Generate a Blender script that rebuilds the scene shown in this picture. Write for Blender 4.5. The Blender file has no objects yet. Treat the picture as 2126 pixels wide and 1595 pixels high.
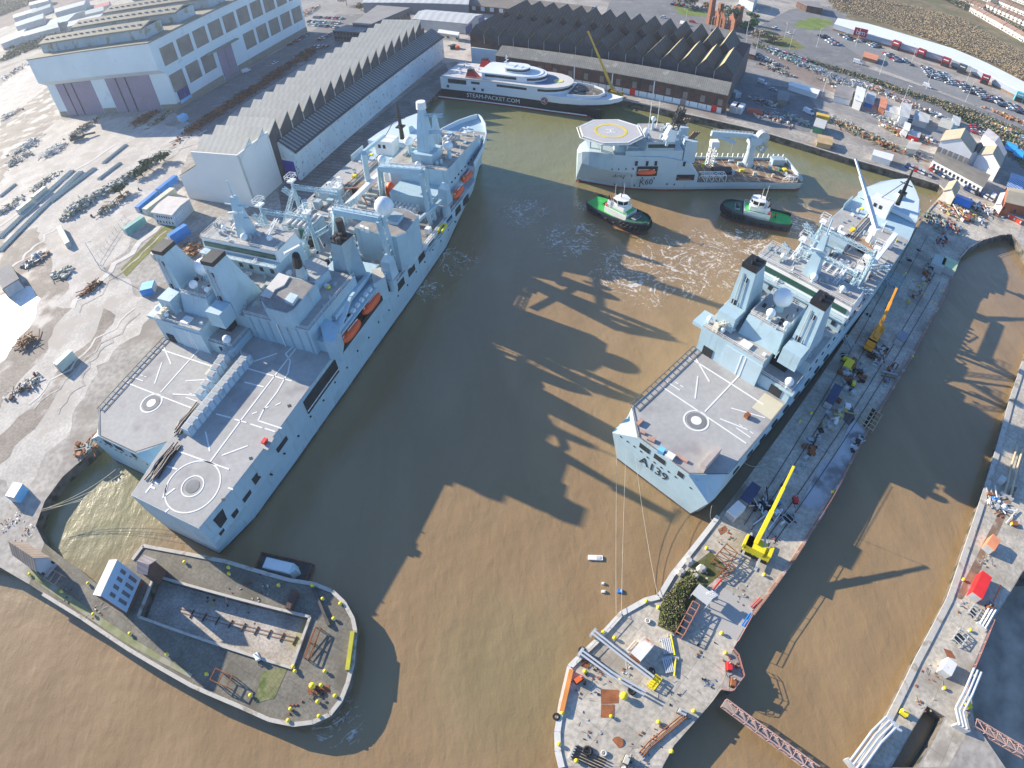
import bpy, math, random
from mathutils import Vector, Matrix, noise
from mathutils.geometry import delaunay_2d_cdt
R = math.radians
sc = bpy.context.scene
# ---------------- camera (wide fish-eye-like drone lens) ----------------
F_, T_, RO, HC, K_ = 1197.5, .7089, -.0398, 126.6, .5916
cam = bpy.data.cameras.new('camera'); co = bpy.data.objects.new('camera', cam); sc.collection.objects.link(co); sc.camera = co
cam.type = 'PANO'; cam.panorama_type = 'FISHEYE_LENS_POLYNOMIAL'; cam.fisheye_fov = R(180)
cam.sensor_width = 36; cam.sensor_height = 27; cam.clip_end = 12000
cam.fisheye_polynomial_k0 = 0
for i_, k_ in enumerate((0.049289228, 1.4398693e-05, -1.6656199e-05, 2.1587047e-07)): setattr(cam, 'fisheye_polynomial_k%d' % (i_+1), -k_)
co.matrix_world = Matrix.Translation((0, 0, HC)) @ Matrix.Rotation(T_, 4, 'X') @ Matrix.Rotation(RO, 4, 'Z')
# ---------------- world, sun, exposure ----------------
SUN_EL, SUN_AZ = R(21.5), R(-31)          # SUN_AZ: direction in which the shadows fall
w = bpy.data.worlds.new('World'); sc.world = w; w.use_nodes = True
nt = w.node_tree; bg = nt.nodes['Background']; sky = nt.nodes.new('ShaderNodeTexSky')
sky.sky_type = 'NISHITA'; sky.sun_disc = False; sky.sun_elevation = SUN_EL
sd = Vector((math.cos(SUN_AZ)*math.cos(SUN_EL), math.sin(SUN_AZ)*math.cos(SUN_EL), -math.sin(SUN_EL)))
sky.sun_rotation = math.atan2(-sd.x, -sd.y)
sky.dust_density = .2; sky.ozone_density = 6.0; sky.air_density = 1.0
nt.links.new(sky.outputs[0], bg.inputs[0]); bg.inputs[1].default_value = .13
sl = bpy.data.lights.new('sun', 'SUN'); sl.energy = 5.0; sl.angle = R(.5); sl.color = (1, .885, .70)
so = bpy.data.objects.new('sun', sl); sc.collection.objects.link(so); so.rotation_euler = sd.to_track_quat('-Z', 'Y').to_euler()
sc.view_settings.view_transform = 'Standard'; sc.view_settings.look = 'None'; sc.view_settings.exposure = .98; sc.view_settings.gamma = 1
random.seed(7)
# ---------------- photo pixel (2126 wide) + height -> world point ----------------
CT, ST, CR, SR = math.cos(T_), math.sin(T_), math.cos(RO), math.sin(RO)
def W(px, py, z=3.5):
    x = px-1063; y = 797.5-py; r = math.hypot(x, y)+1e-9
    th = math.atan(r*K_/F_)/K_; s = math.sin(th)/r
    d = (x*s, y*s, -math.cos(th)); d = (CR*d[0]-SR*d[1], SR*d[0]+CR*d[1], d[2])
    d = (d[0], CT*d[1]-ST*d[2], ST*d[1]+CT*d[2]); k = (z-HC)/min(d[2], -.06)
    return Vector((d[0]*k, d[1]*k, z))
def WS(l, z=3.5): return [W(a, b, z) for a, b in l]
ZG = 3.5
# ---------------- materials ----------------
MATS = {}
def mt(name, rgb, rough=.75, var=.15, sc_=.25, metal=0., dirt=None, dirt_at=.55, bump=0., stripe=None, fine=0., emis=0, dsc=.12, slab=None, streak=None):
    """painted / weathered surface: broad tone variation, fine grain, optional dirt colour and stripes"""
    if name in MATS: return MATS[name]
    m = bpy.data.materials.new(name); m.use_nodes = True; t = m.node_tree; n = t.nodes; l = t.links
    b = n['Principled BSDF']; b.inputs['Roughness'].default_value = rough; b.inputs['Metallic'].default_value = metal
    if emis:
        b.inputs['Emission Color'].default_value = (*rgb, 1); b.inputs['Emission Strength'].default_value = emis
    g = n.new('ShaderNodeNewGeometry')
    def nz(s, det=4):
        q = n.new('ShaderNodeTexNoise'); q.inputs['Scale'].default_value = s; q.inputs['Detail'].default_value = det
        l.new(g.outputs['Position'], q.inputs['Vector']); return q.outputs['Fac']
    def mixc(f, a, c, typ='MIX'):
        q = n.new('ShaderNodeMix'); q.data_type = 'RGBA'; q.blend_type = typ
        if hasattr(f, 'node'): l.new(f, q.inputs[0])
        else: q.inputs[0].default_value = f
        for s_, v in ((6, a), (7, c)):
            if hasattr(v, 'node'): l.new(v, q.inputs[s_])
            else: q.inputs[s_].default_value = (*v, 1)
        return q.outputs[2]
    def ramp(f, a, b_):
        q = n.new('ShaderNodeMapRange'); l.new(f, q.inputs[0]); q.inputs[1].default_value = a; q.inputs[2].default_value = b_; return q.outputs[0]
    lo = tuple(c*(1-var) for c in rgb); hi = tuple(min(1, c*(1+var)) for c in rgb)
    c = mixc(ramp(nz(sc_), .3, .7), lo, hi)
    if fine: c = mixc(ramp(nz(sc_*9, 2), .35, .65), c, mixc(1, c, (1-fine,)*3, 'MULTIPLY'))
    if dirt: c = mixc(ramp(nz(dsc, 6), dirt_at, dirt_at+.13), c, dirt)
    if streak:                                      # (colour, threshold): grime running down the plates
        mp = n.new('ShaderNodeMapping'); mp.inputs['Scale'].default_value = (1, 1, .1); l.new(g.outputs['Position'], mp.inputs['Vector']); q = n.new('ShaderNodeTexNoise'); q.inputs['Scale'].default_value = .9; q.inputs['Detail'].default_value = 6; l.new(mp.outputs[0], q.inputs['Vector'])
        c = mixc(ramp(q.outputs['Fac'], streak[1], streak[1]+.2), c, mixc(.6, c, streak[0]))
    if slab:                                        # (angle, size): cast slabs with dark joints and tone steps
        mp = n.new('ShaderNodeMapping'); mp.inputs['Rotation'].default_value = (0, 0, -slab[0]); l.new(g.outputs['Position'], mp.inputs['Vector'])
        bt = n.new('ShaderNodeTexBrick'); l.new(mp.outputs[0], bt.inputs['Vector']); bt.inputs['Scale'].default_value = 1; bt.inputs['Brick Width'].default_value = slab[1]; bt.inputs['Row Height'].default_value = slab[1]*.8
        bt.inputs['Mortar Size'].default_value = .05; bt.inputs['Color1'].default_value = (1, 1, 1, 1); bt.inputs['Color2'].default_value = (.86, .86, .86, 1); bt.inputs['Mortar'].default_value = (.62, .61, .6, 1)
        c = mixc(1, c, bt.outputs['Color'], 'MULTIPLY')
    if stripe:                                      # (angle, pitch, dark factor)
        mp = n.new('ShaderNodeMapping'); mp.inputs['Rotation'].default_value = (0, 0, -stripe[0]); l.new(g.outputs['Position'], mp.inputs['Vector'])
        wv = n.new('ShaderNodeTexWave'); wv.inputs['Scale'].default_value = .3142/stripe[1]*1.0; wv.wave_profile = 'SIN'; l.new(mp.outputs[0], wv.inputs['Vector'])
        c = mixc(ramp(wv.outputs['Fac'], .45, .55), c, mixc(1, c, (stripe[2],)*3, 'MULTIPLY'))
    l.new(c, b.inputs['Base Color'])
    if bump:
        q = n.new('ShaderNodeBump'); q.inputs['Distance'].default_value = bump; l.new(nz(sc_*6), q.inputs['Height']); l.new(q.outputs[0], b.inputs['Normal'])
    MATS[name] = m; return m
# ---------------- mesh accumulator ----------------
class G:
    def __init__(s): s.v = []; s.f = []; s.mi = []; s.c = 0
    def m(s, i): s.c = i; return s
    def add(s, vs, fs):
        o = len(s.v); s.v += [Vector(p) for p in vs]
        for f in fs: s.f.append([i+o for i in f]); s.mi.append(s.c)
        return s
    def face(s, *p): return s.add(p, [list(range(len(p)))])
    def loft(s, loops, ca=True, cb=True):
        n = len(loops[0]); vs = [p for L in loops for p in L]; fs = []
        for k in range(len(loops)-1):
            for i in range(n): fs.append([k*n+i, k*n+(i+1) % n, (k+1)*n+(i+1) % n, (k+1)*n+i])
        if ca: fs.append(list(range(n))[::-1])
        if cb: fs.append([(len(loops)-1)*n+i for i in range(n)])
        return s.add(vs, fs)
    def prism(s, pts, z0, z1, mi_top=None):
        a = [Vector((p[0], p[1], z0)) for p in pts]; b = [Vector((p[0], p[1], z1)) for p in pts]
        if mi_top is None: return s.loft([a, b])
        s.loft([a, b], True, False); c = s.c; s.c = mi_top; s.face(*b); s.c = c; return s
    def box(s, c, sx, sy, sz, a=0.):
        ca, sa = math.cos(a)/2, math.sin(a)/2
        p = [(c[0]+ca*sx*i-sa*sy*j, c[1]+sa*sx*i+ca*sy*j) for i, j in ((-1, -1), (1, -1), (1, 1), (-1, 1))]
        return s.prism(p, c[2], c[2]+sz)
    def cyl(s, p, q, r, r2=None, n=8):
        p = Vector(p); q = Vector(q); d = (q-p)
        if d.length < 1e-6: return s
        d.normalize(); u = d.orthogonal().normalized(); v = d.cross(u); r2 = r if r2 is None else r2
        e = [u*math.cos(2*math.pi*i/n)+v*math.sin(2*math.pi*i/n) for i in range(n)]
        return s.loft([[p+k*r for k in e], [q+k*r2 for k in e]])
    def path(s, pts, r, n=5):
        for a, b in zip(pts, pts[1:]): s.cyl(a, b, r, n=n)
        return s
    def bar(s, p, q, wd, ht):                       # rectangular beam
        p = Vector(p); q = Vector(q); d = (q-p)
        if d.length < 1e-6: return s
        d.normalize(); u = Vector((-d.y, d.x, 0)); u = Vector((1, 0, 0)) if u.length < .05 else u.normalized(); v = d.cross(u)
        e = [u*(wd/2*i)+v*(ht/2*j) for i, j in ((-1, -1), (1, -1), (1, 1), (-1, 1))]
        return s.loft([[p+k for k in e], [q+k for k in e]])
    def ball(s, c, r, n=12, m=7, sz=1., a0=0.):
        c = Vector(c); L = []
        for j in range(m+1):
            t = math.pi*j/m*(1-a0); L.append([c+Vector((r*math.sin(t)*math.cos(2*math.pi*i/n), r*math.sin(t)*math.sin(2*math.pi*i/n), r*sz*math.cos(t))) for i in range(n)])
        return s.loft(L, False, True)
    def rail(s, pts, h=1.1, step=3., r=.05, close=False):
        pts = [Vector(p) for p in pts]
        if close: pts = pts+[pts[0]]
        for a, b in zip(pts, pts[1:]):
            k = max(1, int((b-a).length/step))
            for i in range(k+1): p = a.lerp(b, i/k); s.bar(p, p+Vector((0, 0, h)), r*1.6, r*1.6)
            for e in (h, h*.5): s.bar(a+Vector((0, 0, e)), b+Vector((0, 0, e)), r*1.6, r*1.6)
        return s
    def truss(s, a, b, wd, ht, k, r=.12):            # box lattice beam from a to b
        a = Vector(a); b = Vector(b); d = (b-a).normalized(); u = Vector((-d.y, d.x, 0)); u = Vector((1, 0, 0)) if u.length < .05 else u.normalized(); v = d.cross(u)
        e = [u*(wd/2*i)+v*(ht/2*j) for i, j in ((-1, -1), (1, -1), (1, 1), (-1, 1))]
        for q in e: s.bar(a+q, b+q, r, r)
        for i in range(k):
            p = a.lerp(b, i/k); t = a.lerp(b, (i+1)/k)
            for j in range(4):
                s.bar(p+e[j], t+e[(j+1) % 4], r*.7, r*.7); s.bar(p+e[j], p+e[(j+1) % 4], r*.7, r*.7)
        return s
ROOT = {}
def build(name, g, mats, parent=None, smooth=False, at=None, mat4=None, loc=False):
    """world-space accumulator -> one mesh object (child coordinates when it has a parent)"""
    me = bpy.data.meshes.new(name); M = ROOT[parent.name] if parent else None
    if M is None:
        if at is None:
            n = len(g.v); c = sum(g.v, Vector())/n; at = Vector((c.x, c.y, min(p.z for p in g.v)))
        M = mat4 or Matrix.Translation(at)
    I = Matrix.Identity(4) if loc else M.inverted(); me.from_pydata([I @ p for p in g.v], [], g.f)
    if not isinstance(mats, (list, tuple)): mats = [mats]
    for m in mats: me.materials.append(m)
    me.polygons.foreach_set('material_index', g.mi)
    if smooth: me.polygons.foreach_set('use_smooth', [True]*len(g.f))
    o = bpy.data.objects.new(name, me); sc.collection.objects.link(o)
    if parent: o.parent = parent; ROOT[o.name] = M
    else: o.matrix_world = M; ROOT[o.name] = M
    import bmesh
    bm = bmesh.new(); bm.from_mesh(me); bmesh.ops.recalc_face_normals(bm, faces=bm.faces); bm.to_mesh(me); bm.free()
    return o
def tag(o, label=None, cat=None, group=None, kind=None):
    if label: o['label'] = label
    if cat: o['category'] = cat
    if group: o['group'] = group
    if kind: o['kind'] = kind
    return o
def thing(name, loc, label, cat, group=None, rz=0.):
    o = bpy.data.objects.new(name, None); sc.collection.objects.link(o); o.empty_display_size = .5
    M = Matrix.Translation(loc) @ Matrix.Rotation(rz, 4, 'Z'); o.matrix_world = M; ROOT[o.name] = M
    return tag(o, label, cat, group)
def one(name, g, mats, label, cat, group=None, **k): return tag(build(name, g, mats, **k), label, cat, group)
def kids(o): return [c for c in sc.collection.objects if c.parent is o]
def dup(o, M, label=None, group=None, ch=None):
    c = o.copy(); sc.collection.objects.link(c); c.matrix_world = M; ROOT[c.name] = M
    if label: c['label'] = label
    if group: c['group'] = group
    for k in (kids(o) if ch is None else ch):
        d = k.copy(); sc.collection.objects.link(d); d.parent = c
        for k2 in kids(k):
            e = k2.copy(); sc.collection.objects.link(e); e.parent = d
    return c
def TRS(p, a=0., s=1.): return Matrix.Translation(p) @ Matrix.Rotation(a, 4, 'Z') @ Matrix.Scale(s, 4)
def sheet(name, pts, z, mat, holes=(), wall=None, kind='structure', label=None, wmat=None):
    """flat polygon with optional holes; wall=z0 adds vertical faces down to z0"""
    loops = [[Vector((p[0], p[1])) for p in L] for L in [pts]+list(holes)]
    vs = []; es = []
    for L in loops:
        o_ = len(vs); vs += L; es += [(o_+i, o_+(i+1) % len(L)) for i in range(len(L))]
    V, _, Fc, *_r = delaunay_2d_cdt(vs, es, [], 0, 1e-4); g = G()
    def inside(x, y):
        c = False
        for L in loops:
            for a, b in zip(L, L[1:]+L[:1]):
                if (a.y > y) != (b.y > y) and x < (b.x-a.x)*(y-a.y)/(b.y-a.y)+a.x: c = not c
        return c
    keep = []
    for f in Fc:
        c = sum((V[i] for i in f), Vector((0, 0)))/len(f)
        if inside(c.x, c.y): keep.append(list(f))
    g.add([Vector((p.x, p.y, z)) for p in V], keep)
    if wall is not None:
        g.m(1 if wmat else 0)
        for L in loops:
            for a, b in zip(L, L[1:]+L[:1]): g.face(Vector((a.x, a.y, z)), Vector((b.x, b.y, z)), Vector((b.x, b.y, wall)), Vector((a.x, a.y, wall)))
    me = bpy.data.meshes.new(name); me.from_pydata(g.v, [], g.f); me.materials.append(mat)
    if wmat: me.materials.append(wmat)
    me.polygons.foreach_set('material_index', g.mi)
    o = bpy.data.objects.new(name, me); sc.collection.objects.link(o)
    if kind: o['kind'] = kind
    if label: o['label'] = label
    return o
# ================= SETTING =================
def nodes_mat(name):
    m = bpy.data.materials.new(name); m.use_nodes = True; MATS[name] = m; return m, m.node_tree.nodes, m.node_tree.links, m.node_tree.nodes['Principled BSDF']
def water_mat():
    m, n, l, b = nodes_mat('muddy_water'); g = n.new('ShaderNodeNewGeometry')
    def nz(s, det, dist=0, vec=None):
        q = n.new('ShaderNodeTexNoise'); q.inputs['Scale'].default_value = s; q.inputs['Detail'].default_value = det; q.inputs['Distortion'].default_value = dist
        l.new(vec or g.outputs['Position'], q.inputs['Vector']); return q
    def mr(f, a, c, lo=0, hi=1):
        q = n.new('ShaderNodeMapRange'); l.new(f, q.inputs[0])
        for i, v in zip((1, 2, 3, 4), (a, c, lo, hi)): q.inputs[i].default_value = v
        q.interpolation_type = 'SMOOTHSTEP'; return q.outputs[0]
    def ma(op, a, c=None):
        q = n.new('ShaderNodeMath'); q.operation = op
        for i, v in ((0, a), (1, c)):
            if v is None: continue
            if hasattr(v, 'node'): l.new(v, q.inputs[i])
            else: q.inputs[i].default_value = v
        return q.outputs[0]
    def mix(f, a, c):
        q = n.new('ShaderNodeMix'); q.data_type = 'RGBA'; l.new(f, q.inputs[0])
        for i, v in ((6, a), (7, c)):
            if hasattr(v, 'node'): l.new(v, q.inputs[i])
            else: q.inputs[i].default_value = (*v, 1)
        return q.outputs[2]
    mq = n.new('ShaderNodeMapping'); mq.inputs['Rotation'].default_value = (0, 0, -1.0); mq.inputs['Scale'].default_value = (1, .38, 1); l.new(g.outputs['Position'], mq.inputs['Vector'])
    big = nz(.034, 7, 1.8, mq.outputs[0]).outputs['Fac']
    col = mix(mr(big, .35, .65), WATER_A, WATER_B)
    sp = n.new('ShaderNodeSeparateXYZ'); l.new(g.outputs['Position'], sp.inputs[0])
    def blob(x, y, rx, soft=.5):                    # 1 inside a circle, 0 outside
        q = n.new('ShaderNodeVectorMath'); q.operation = 'DISTANCE'; l.new(g.outputs['Position'], q.inputs[0]); q.inputs[1].default_value = (x, y, 0)
        return mr(q.outputs['Value'], rx*soft, rx, 1, 0)
    gn = ma('ADD', sp.outputs['Y'], ma('MULTIPLY', ma('SUBTRACT', nz(.03, 4, 2).outputs['Fac'], .5), 60.))
    gr = ma('MULTIPLY', mr(gn, 195, 235), 1.0)
    p = W(720, 1400, 0); gr = ma('MAXIMUM', gr, ma('MULTIPLY', blob(p.x+35, p.y, 26, .2), .35))
    p = W(180, 1060, 0); gr = ma('MAXIMUM', gr, ma('MULTIPLY', blob(p.x, p.y+4, 42, .3), .8))
    col = mix(gr, col, WATER_G)
    # foam stirred up by the tugs
    foam = None
    for px, py, r in ((1085, 440, 17), (1180, 500, 19), (1215, 428, 8), (1300, 560, 24), (1390, 540, 26), (1480, 520, 24), (1550, 500, 22), (1340, 600, 16), (1600, 440, 12), (1672, 428, 6), (880, 600, 12), (940, 540, 15), (1440, 585, 18), (700, 1500, 9), (1210, 480, 14), (1660, 470, 16), (1520, 560, 20)):
        p = W(px, py, 0); f = blob(p.x, p.y, r, .1); foam = f if foam is None else ma('MAXIMUM', foam, f)
    fb = nz(.055, 5, 3.5).outputs['Fac']; ridge = ma('SUBTRACT', 1., ma('MULTIPLY', ma('ABSOLUTE', ma('SUBTRACT', fb, .5)), 26.))
    fb2 = nz(.22, 5, 3.0).outputs['Fac']; ridge2 = ma('SUBTRACT', 1., ma('MULTIPLY', ma('ABSOLUTE', ma('SUBTRACT', fb2, .5)), 17.))
    speck = mr(nz(.5, 5, 1.5).outputs['Fac'], .36, .60, .15, 1)
    rr = ma('MULTIPLY', ma('MAXIMUM', ma('MAXIMUM', ridge, 0.), ma('MULTIPLY', ma('MAXIMUM', ridge2, 0.), .55)), speck)
    fm = ma('MULTIPLY', rr, foam); fm = mr(fm, .12, .75, 0, .85)
    col2 = mix(fm, col, (.75, .72, .68))
    l.new(col2, b.inputs['Base Color'])
    l.new(mr(fm, 0, .5, .22, .7), b.inputs['Roughness']); b.inputs['IOR'].default_value = 1.6
    # waves: fine ripples on broader chop
    mp = n.new('ShaderNodeMapping'); mp.inputs['Rotation'].default_value = (0, 0, .5); mp.inputs['Scale'].default_value = (1, .45, 1); l.new(g.outputs['Position'], mp.inputs['Vector'])
    w1 = nz(.55, 3, .4, mp.outputs[0]).outputs['Fac']; w2 = nz(1.6, 2, .3).outputs['Fac']; w3 = nz(.12, 2).outputs['Fac']
    h = ma('ADD', ma('ADD', ma('MULTIPLY', w1, .22), ma('MULTIPLY', w2, .07)), ma('MULTIPLY', w3, .7))
    q = n.new('ShaderNodeBump'); q.inputs['Strength'].default_value = 1; q.inputs['Distance'].default_value = .5; l.new(h, q.inputs['Height']); l.new(q.outputs[0], b.inputs['Normal'])
    return m
WATER_A, WATER_B, WATER_G = (.282, .187, .090), (.325, .219, .110), (.205, .20, .09)
dock_l = [(322, 1196), (645, 1282), (607, 1388), (288, 1281)]
dockR = WS([(2023, 1500), (2012, 1405), (2061, 1290), (2124, 1186)])+[Vector((170, 30, 0)), Vector((170, -20, 0)), Vector((105, -20, 0))]
isl_out = [(0, 1178), (60, 1213), (170, 1283), (270, 1350), (400, 1425), (500, 1468), (560, 1495), (610, 1505), (650, 1500), (685, 1484), (708, 1455), (722, 1420), (732, 1380), (738, 1310), (733, 1285), (715, 1252), (690, 1228), (650, 1213), (600, 1205), (470, 1167), (385, 1150), (298, 1134), (276, 1163), (240, 1185), (200, 1212), (160, 1178), (120, 1150), (92, 1128), (74, 1092)]
quay_l = [(93, 1040), (130, 990), (170, 955), (207, 922)]
quayN = [(890, 212), (937, 163), (1290, 207), (1400, 232), (1560, 268), (1760, 328), (1950, 384), (1964, 398), (1925, 440)]
pier_l = [(1491, 1073), (1395, 1195), (1368, 1240), (1340, 1247), (1290, 1275), (1240, 1330), (1192, 1376), (1183, 1385), (1166, 1460), (1157, 1520), (1158, 1560), (1166, 1594)]
P = WS(pier_l); pend = P[-1]
pier_r = [(1375, 1594), (1400, 1548), (1478, 1458), (1497, 1432), (1520, 1436), (1543, 1405), (1531, 1362), (1521, 1350), (1531, 1332), (1560, 1280), (1642, 1169), (1728, 1033), (1786, 920), (1840, 828), (1888, 749), (1922, 684), (1953, 630), (1980, 568), (1992, 535), (2010, 515), (2040, 498), (2076, 488), (2098, 486), (2112, 500)]
quay_r = [(2126, 753), (2100, 831), (2076, 920), (2042, 1033), (2003, 1150), (1971, 1245), (1940, 1305), (1905, 1371), (1842, 1499), (1785, 1592)]
land = WS(isl_out)+WS(quay_l)+WS(quayN)+P+[Vector((pend.x+2, pend.y-60, 0)), Vector((W(1375, 1594).x-2, pend.y-60, 0))]+WS(pier_r)+[W(2150, 560), W(2160, 650)]+WS(quay_r)
q = W(1785, 1592); land += [Vector((q.x-10, q.y-60, 0)), Vector((500, -80, 0)), Vector((900, -900, 0)), Vector((6000, -900, 0)), Vector((6000, 7000, 0)), Vector((-6000, 7000, 0)), Vector((-6000, 200, 0)), Vector((-900, 60, 0)), Vector((-230, 56, 0))]
chan = WS([(1925, 1466), (1962, 1488), (1940, 1535), (1903, 1594), (1850, 1594), (1895, 1515)])
concrete = mt('quay_concrete', (.57, .515, .43), .85, .18, .14, dirt=(.33, .29, .235), dirt_at=.55, fine=.28, dsc=.10, slab=(R(46), 8.5))
stone = mt('quay_stone', (.16, .14, .12), .9, .3, .4, dirt=(.05, .055, .04), dirt_at=.5, dsc=.3, bump=.2)
ground = mt('yard_ground', (.42, .385, .345), .9, .2, .06, dirt=(.25, .215, .19), dirt_at=.52, fine=.3, dsc=.05)
sheet('ground', land, ZG, ground, holes=[WS(dock_l), dockR, chan], wall=-6.5, wmat=stone)
sheet('water', [(-6000, -3000), (6000, -3000), (6000, 6900), (-6000, 6900)], 0, water_mat(), holes=[WS(dock_l), dockR])
dockfl = mt('dock_floor', (.52, .47, .41), .85, .25, .2, dirt=(.40, .34, .12), dirt_at=.56, fine=.3, dsc=.09)
sheet('dry_dock_floor', WS(dock_l), .45, dockfl)
sheet('island_paving_', [], 0, dockfl) if 0 else None
sheet('dock_floor', dockR, -6, mt('dark_dock_floor', (.42, .355, .28), .9, .3, .2))
# zones laid on the ground
asphalt = mt('asphalt', (.20, .20, .205), .9, .15, .05, fine=.2, dirt=(.26, .25, .24), dirt_at=.58)
tarmac = mt('pale_tarmac', (.30, .29, .28), .9, .15, .03, fine=.2, dirt=(.22, .2, .2), dirt_at=.56, dsc=.09)
scrub = mt('scrub_ground', (.235, .18, .095), .95, .3, .02, dirt=(.13, .12, .05), dirt_at=.5, fine=.4, bump=.5, dsc=.03)
grass = mt('grass', (.17, .24, .045), .95, .25, .1, fine=.3)
earth = mt('wet_earth', (.25, .21, .185), .8, .3, .12, dirt=(.52, .48, .44), dirt_at=.53, fine=.35, dsc=.10)
pale = mt('pale_dust', (.54, .50, .455), .85, .18, .12, dirt=(.42, .375, .33), dirt_at=.52, fine=.22, dsc=.11)
brownyard = mt('brick_red_yard', (.27, .21, .18), .9, .2, .05, fine=.2)
tracks = mt('rail_paving', (.30, .27, .25), .9, .2, .08, dirt=(.19, .17, .16), dirt_at=.5, fine=.3, stripe=(R(67.8+90)-R(90), 2.6, .8))
def zone(name, px, mat, lv=1):
    P_ = WS(px)
    if mat.name.split('.')[0] in ('pale_dust', 'wet_earth', 'glare_white_mud', 'grass', 'rough_grass', 'scrub_ground', 'dry_grass', 'far_scrub'):
        out = []; N = len(P_)
        for i in range(N):
            a, b = P_[i], P_[(i+1) % N]; d = b-a; L_ = d.length; u = Vector((-d.y, d.x, 0)).normalized() if L_ > 0 else Vector(); k = max(1, min(40, int(L_/3.5))); am = min(4.5, L_*.06+.8)
            for j in range(k): p = a+d*(j/k); out.append(p+u*(noise.noise(p*.11)*am*2+noise.noise(p*.4)*am*.7)*(1 if j else 0))
        P_ = out
    return sheet(name, P_, ZG+.006*lv+.02, mat)
FAR = 4000
zone('quayside', [(578, 392), (760, 262), (925, 132), (937, 163), (890, 212), (700, 390), (590, 480)], tracks)
zone('pier_paving', pier_l[:8]+[(1166, 1460), (1158, 1520), (1166, 1590), (1376, 1590), (1400, 1547), (1478, 1458), (1497, 1432), (1521, 1350), (1560, 1280)]+pier_r[10:24]+[(2120, 470), (2060, 420), (1975, 400), (1925, 440)], concrete)
zone('island_paving', isl_out[14:24][::-1]+[(738, 1310), (732, 1380), (722, 1420), (708, 1455), (685, 1484), (650, 1500), (610, 1505), (560, 1495), (500, 1468), (400, 1425), (270, 1350), (170, 1283), (60, 1213), (10, 1183), (80, 1120), (160, 1178), (200, 1212), (276, 1163)][::1], concrete) if 0 else None
zone('east_quay_paving', [(2126, 753), (2100, 831), (2076, 920), (2042, 1033), (2003, 1150), (1971, 1245), (1905, 1371), (1842, 1499), (1790, 1585), (1845, 1592), (1895, 1512), (1925, 1462), (1966, 1488), (1908, 1594), (1968, 1592), (2020, 1500), (2010, 1405), (2059, 1290), (2122, 1186), (2400, 900), (2400, 760)], concrete)
# yard floor left: overexposed pale ground, wet earth, road
zone('pale_yard', [(230, 240), (430, 283), (362, 350), (380, 410), (300, 470), (215, 560), (330, 650), (200, 760), (150, 880), (60, 1010), (-300, 900), (-300, 300), (60, 260)], pale, 1)
zone('wet_earth', [(0, 480), (60, 470), (95, 520), (150, 640), (60, 770), (0, 850), (-260, 1050), (-260, 600)], earth, 2)
zone('mud_glare', [(0, 615), (40, 592), (62, 594), (84, 620), (72, 662), (40, 700), (12, 745), (-60, 790), (-60, 670)], mt('glare_white_mud', (.78, .76, .73), .5, .08, .1, dirt=(.5, .46, .42), dirt_at=.58, dsc=.12), 3)  # sun glare on the wet ground, painted as a white tone
zone('bank', [(0, 905), (60, 850), (120, 770), (200, 690), (215, 640), (240, 655), (170, 755), (100, 850), (20, 950), (-100, 1010)], earth, 4)
zone('shed_lane', [(430, 283), (362, 234), (510, 146), (637, 72), (700, 30), (860, 30), (790, 50), (640, 130), (500, 220), (424, 290)], asphalt, 2)
zone('car_park', [(560, 0), (760, 0), (780, 40), (640, 70), (600, -30)], tarmac, 1)
zone('quay_road', [(985, 130), (925, 132), (880, 60), (975, 60)], pale, 2)
# town side
zone('road', [(1250, 48), (1400, 88), (1560, 128), (1660, 150), (1800, 185), (1960, 240), (2126, 300), (2400, 390), (2400, 345), (2126, 262), (1960, 196), (1820, 148), (1700, 105), (1640, 85), (1560, 62), (1500, 40), (1420, 0), (1440, -60), (1290, -60)], asphalt, 3)
zone('roundabout', [(1560, 62), (1640, 20), (1700, 10), (1760, 30), (1740, 60), (1800, 120), (1790, 150), (1700, 130)], asphalt, 4)
zone('retail_car_park', [(1670, 62), (1735, 66), (2120, 236), (2300, 310), (2300, 330), (2126, 260), (1960, 192), (1830, 145), (1760, 100)], mt('car_park_asphalt', (.25, .25, .25), .9, .12, .06, fine=.2), 5)
zone('service_road', [(1530, 118), (1640, 155), (1760, 210), (1900, 262), (2126, 345), (2400, 440), (2400, 470), (2126, 372), (1900, 290), (1740, 232), (1540, 165)], tarmac, 2)
zone('timber_yard', [(1520, 170), (1670, 185), (1700, 230), (1680, 275), (1600, 262), (1508, 245)], asphalt, 4)
zone('brick_yard', [(1575, 112), (1660, 128), (1750, 165), (1760, 205), (1640, 158), (1570, 140)], brownyard, 5)
zone('scrub_land', [(1700, -60), (1740, 35), (2126, 172), (2400, 300), (2400, 120), (2126, -30), (1900, -80)], scrub, 1)
zone('grass_bank', [(1660, 42), (1720, 38), (1728, 52), (1690, 62), (1655, 58)], grass, 6)
zone('grass_island', [(1590, 62), (1650, 82), (1675, 100), (1650, 104), (1600, 92), (1580, 74)], mt('rough_grass', (.20, .2, .055), .95, .3, .2, fine=.3), 7)
zone('grass_verge', [(1400, 12), (1460, 20), (1470, 34), (1410, 30)], grass, 7)
zone('grass_patch', [(1845, 232), (1890, 248), (1880, 268), (1846, 252)], mt('dry_grass', (.34, .27, .13), .95, .3, .2, fine=.3), 6)
zone('far_fields', [(0, 60), (200, 0), (240, -40), (-60, -20), (-120, 60)], mt('far_scrub', (.20, .15, .15), .95, .3, .01, fine=.3), 3)
zone('wet_sand', [(0, 180), (110, 95), (95, 130), (108, 175), (0, 262), (-300, 420), (-300, 300)], pale, 4)
zone('west_yard', [(0, 262), (108, 175), (117, 250), (60, 300), (0, 380), (-300, 520), (-300, 430)], earth, 5)
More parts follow.
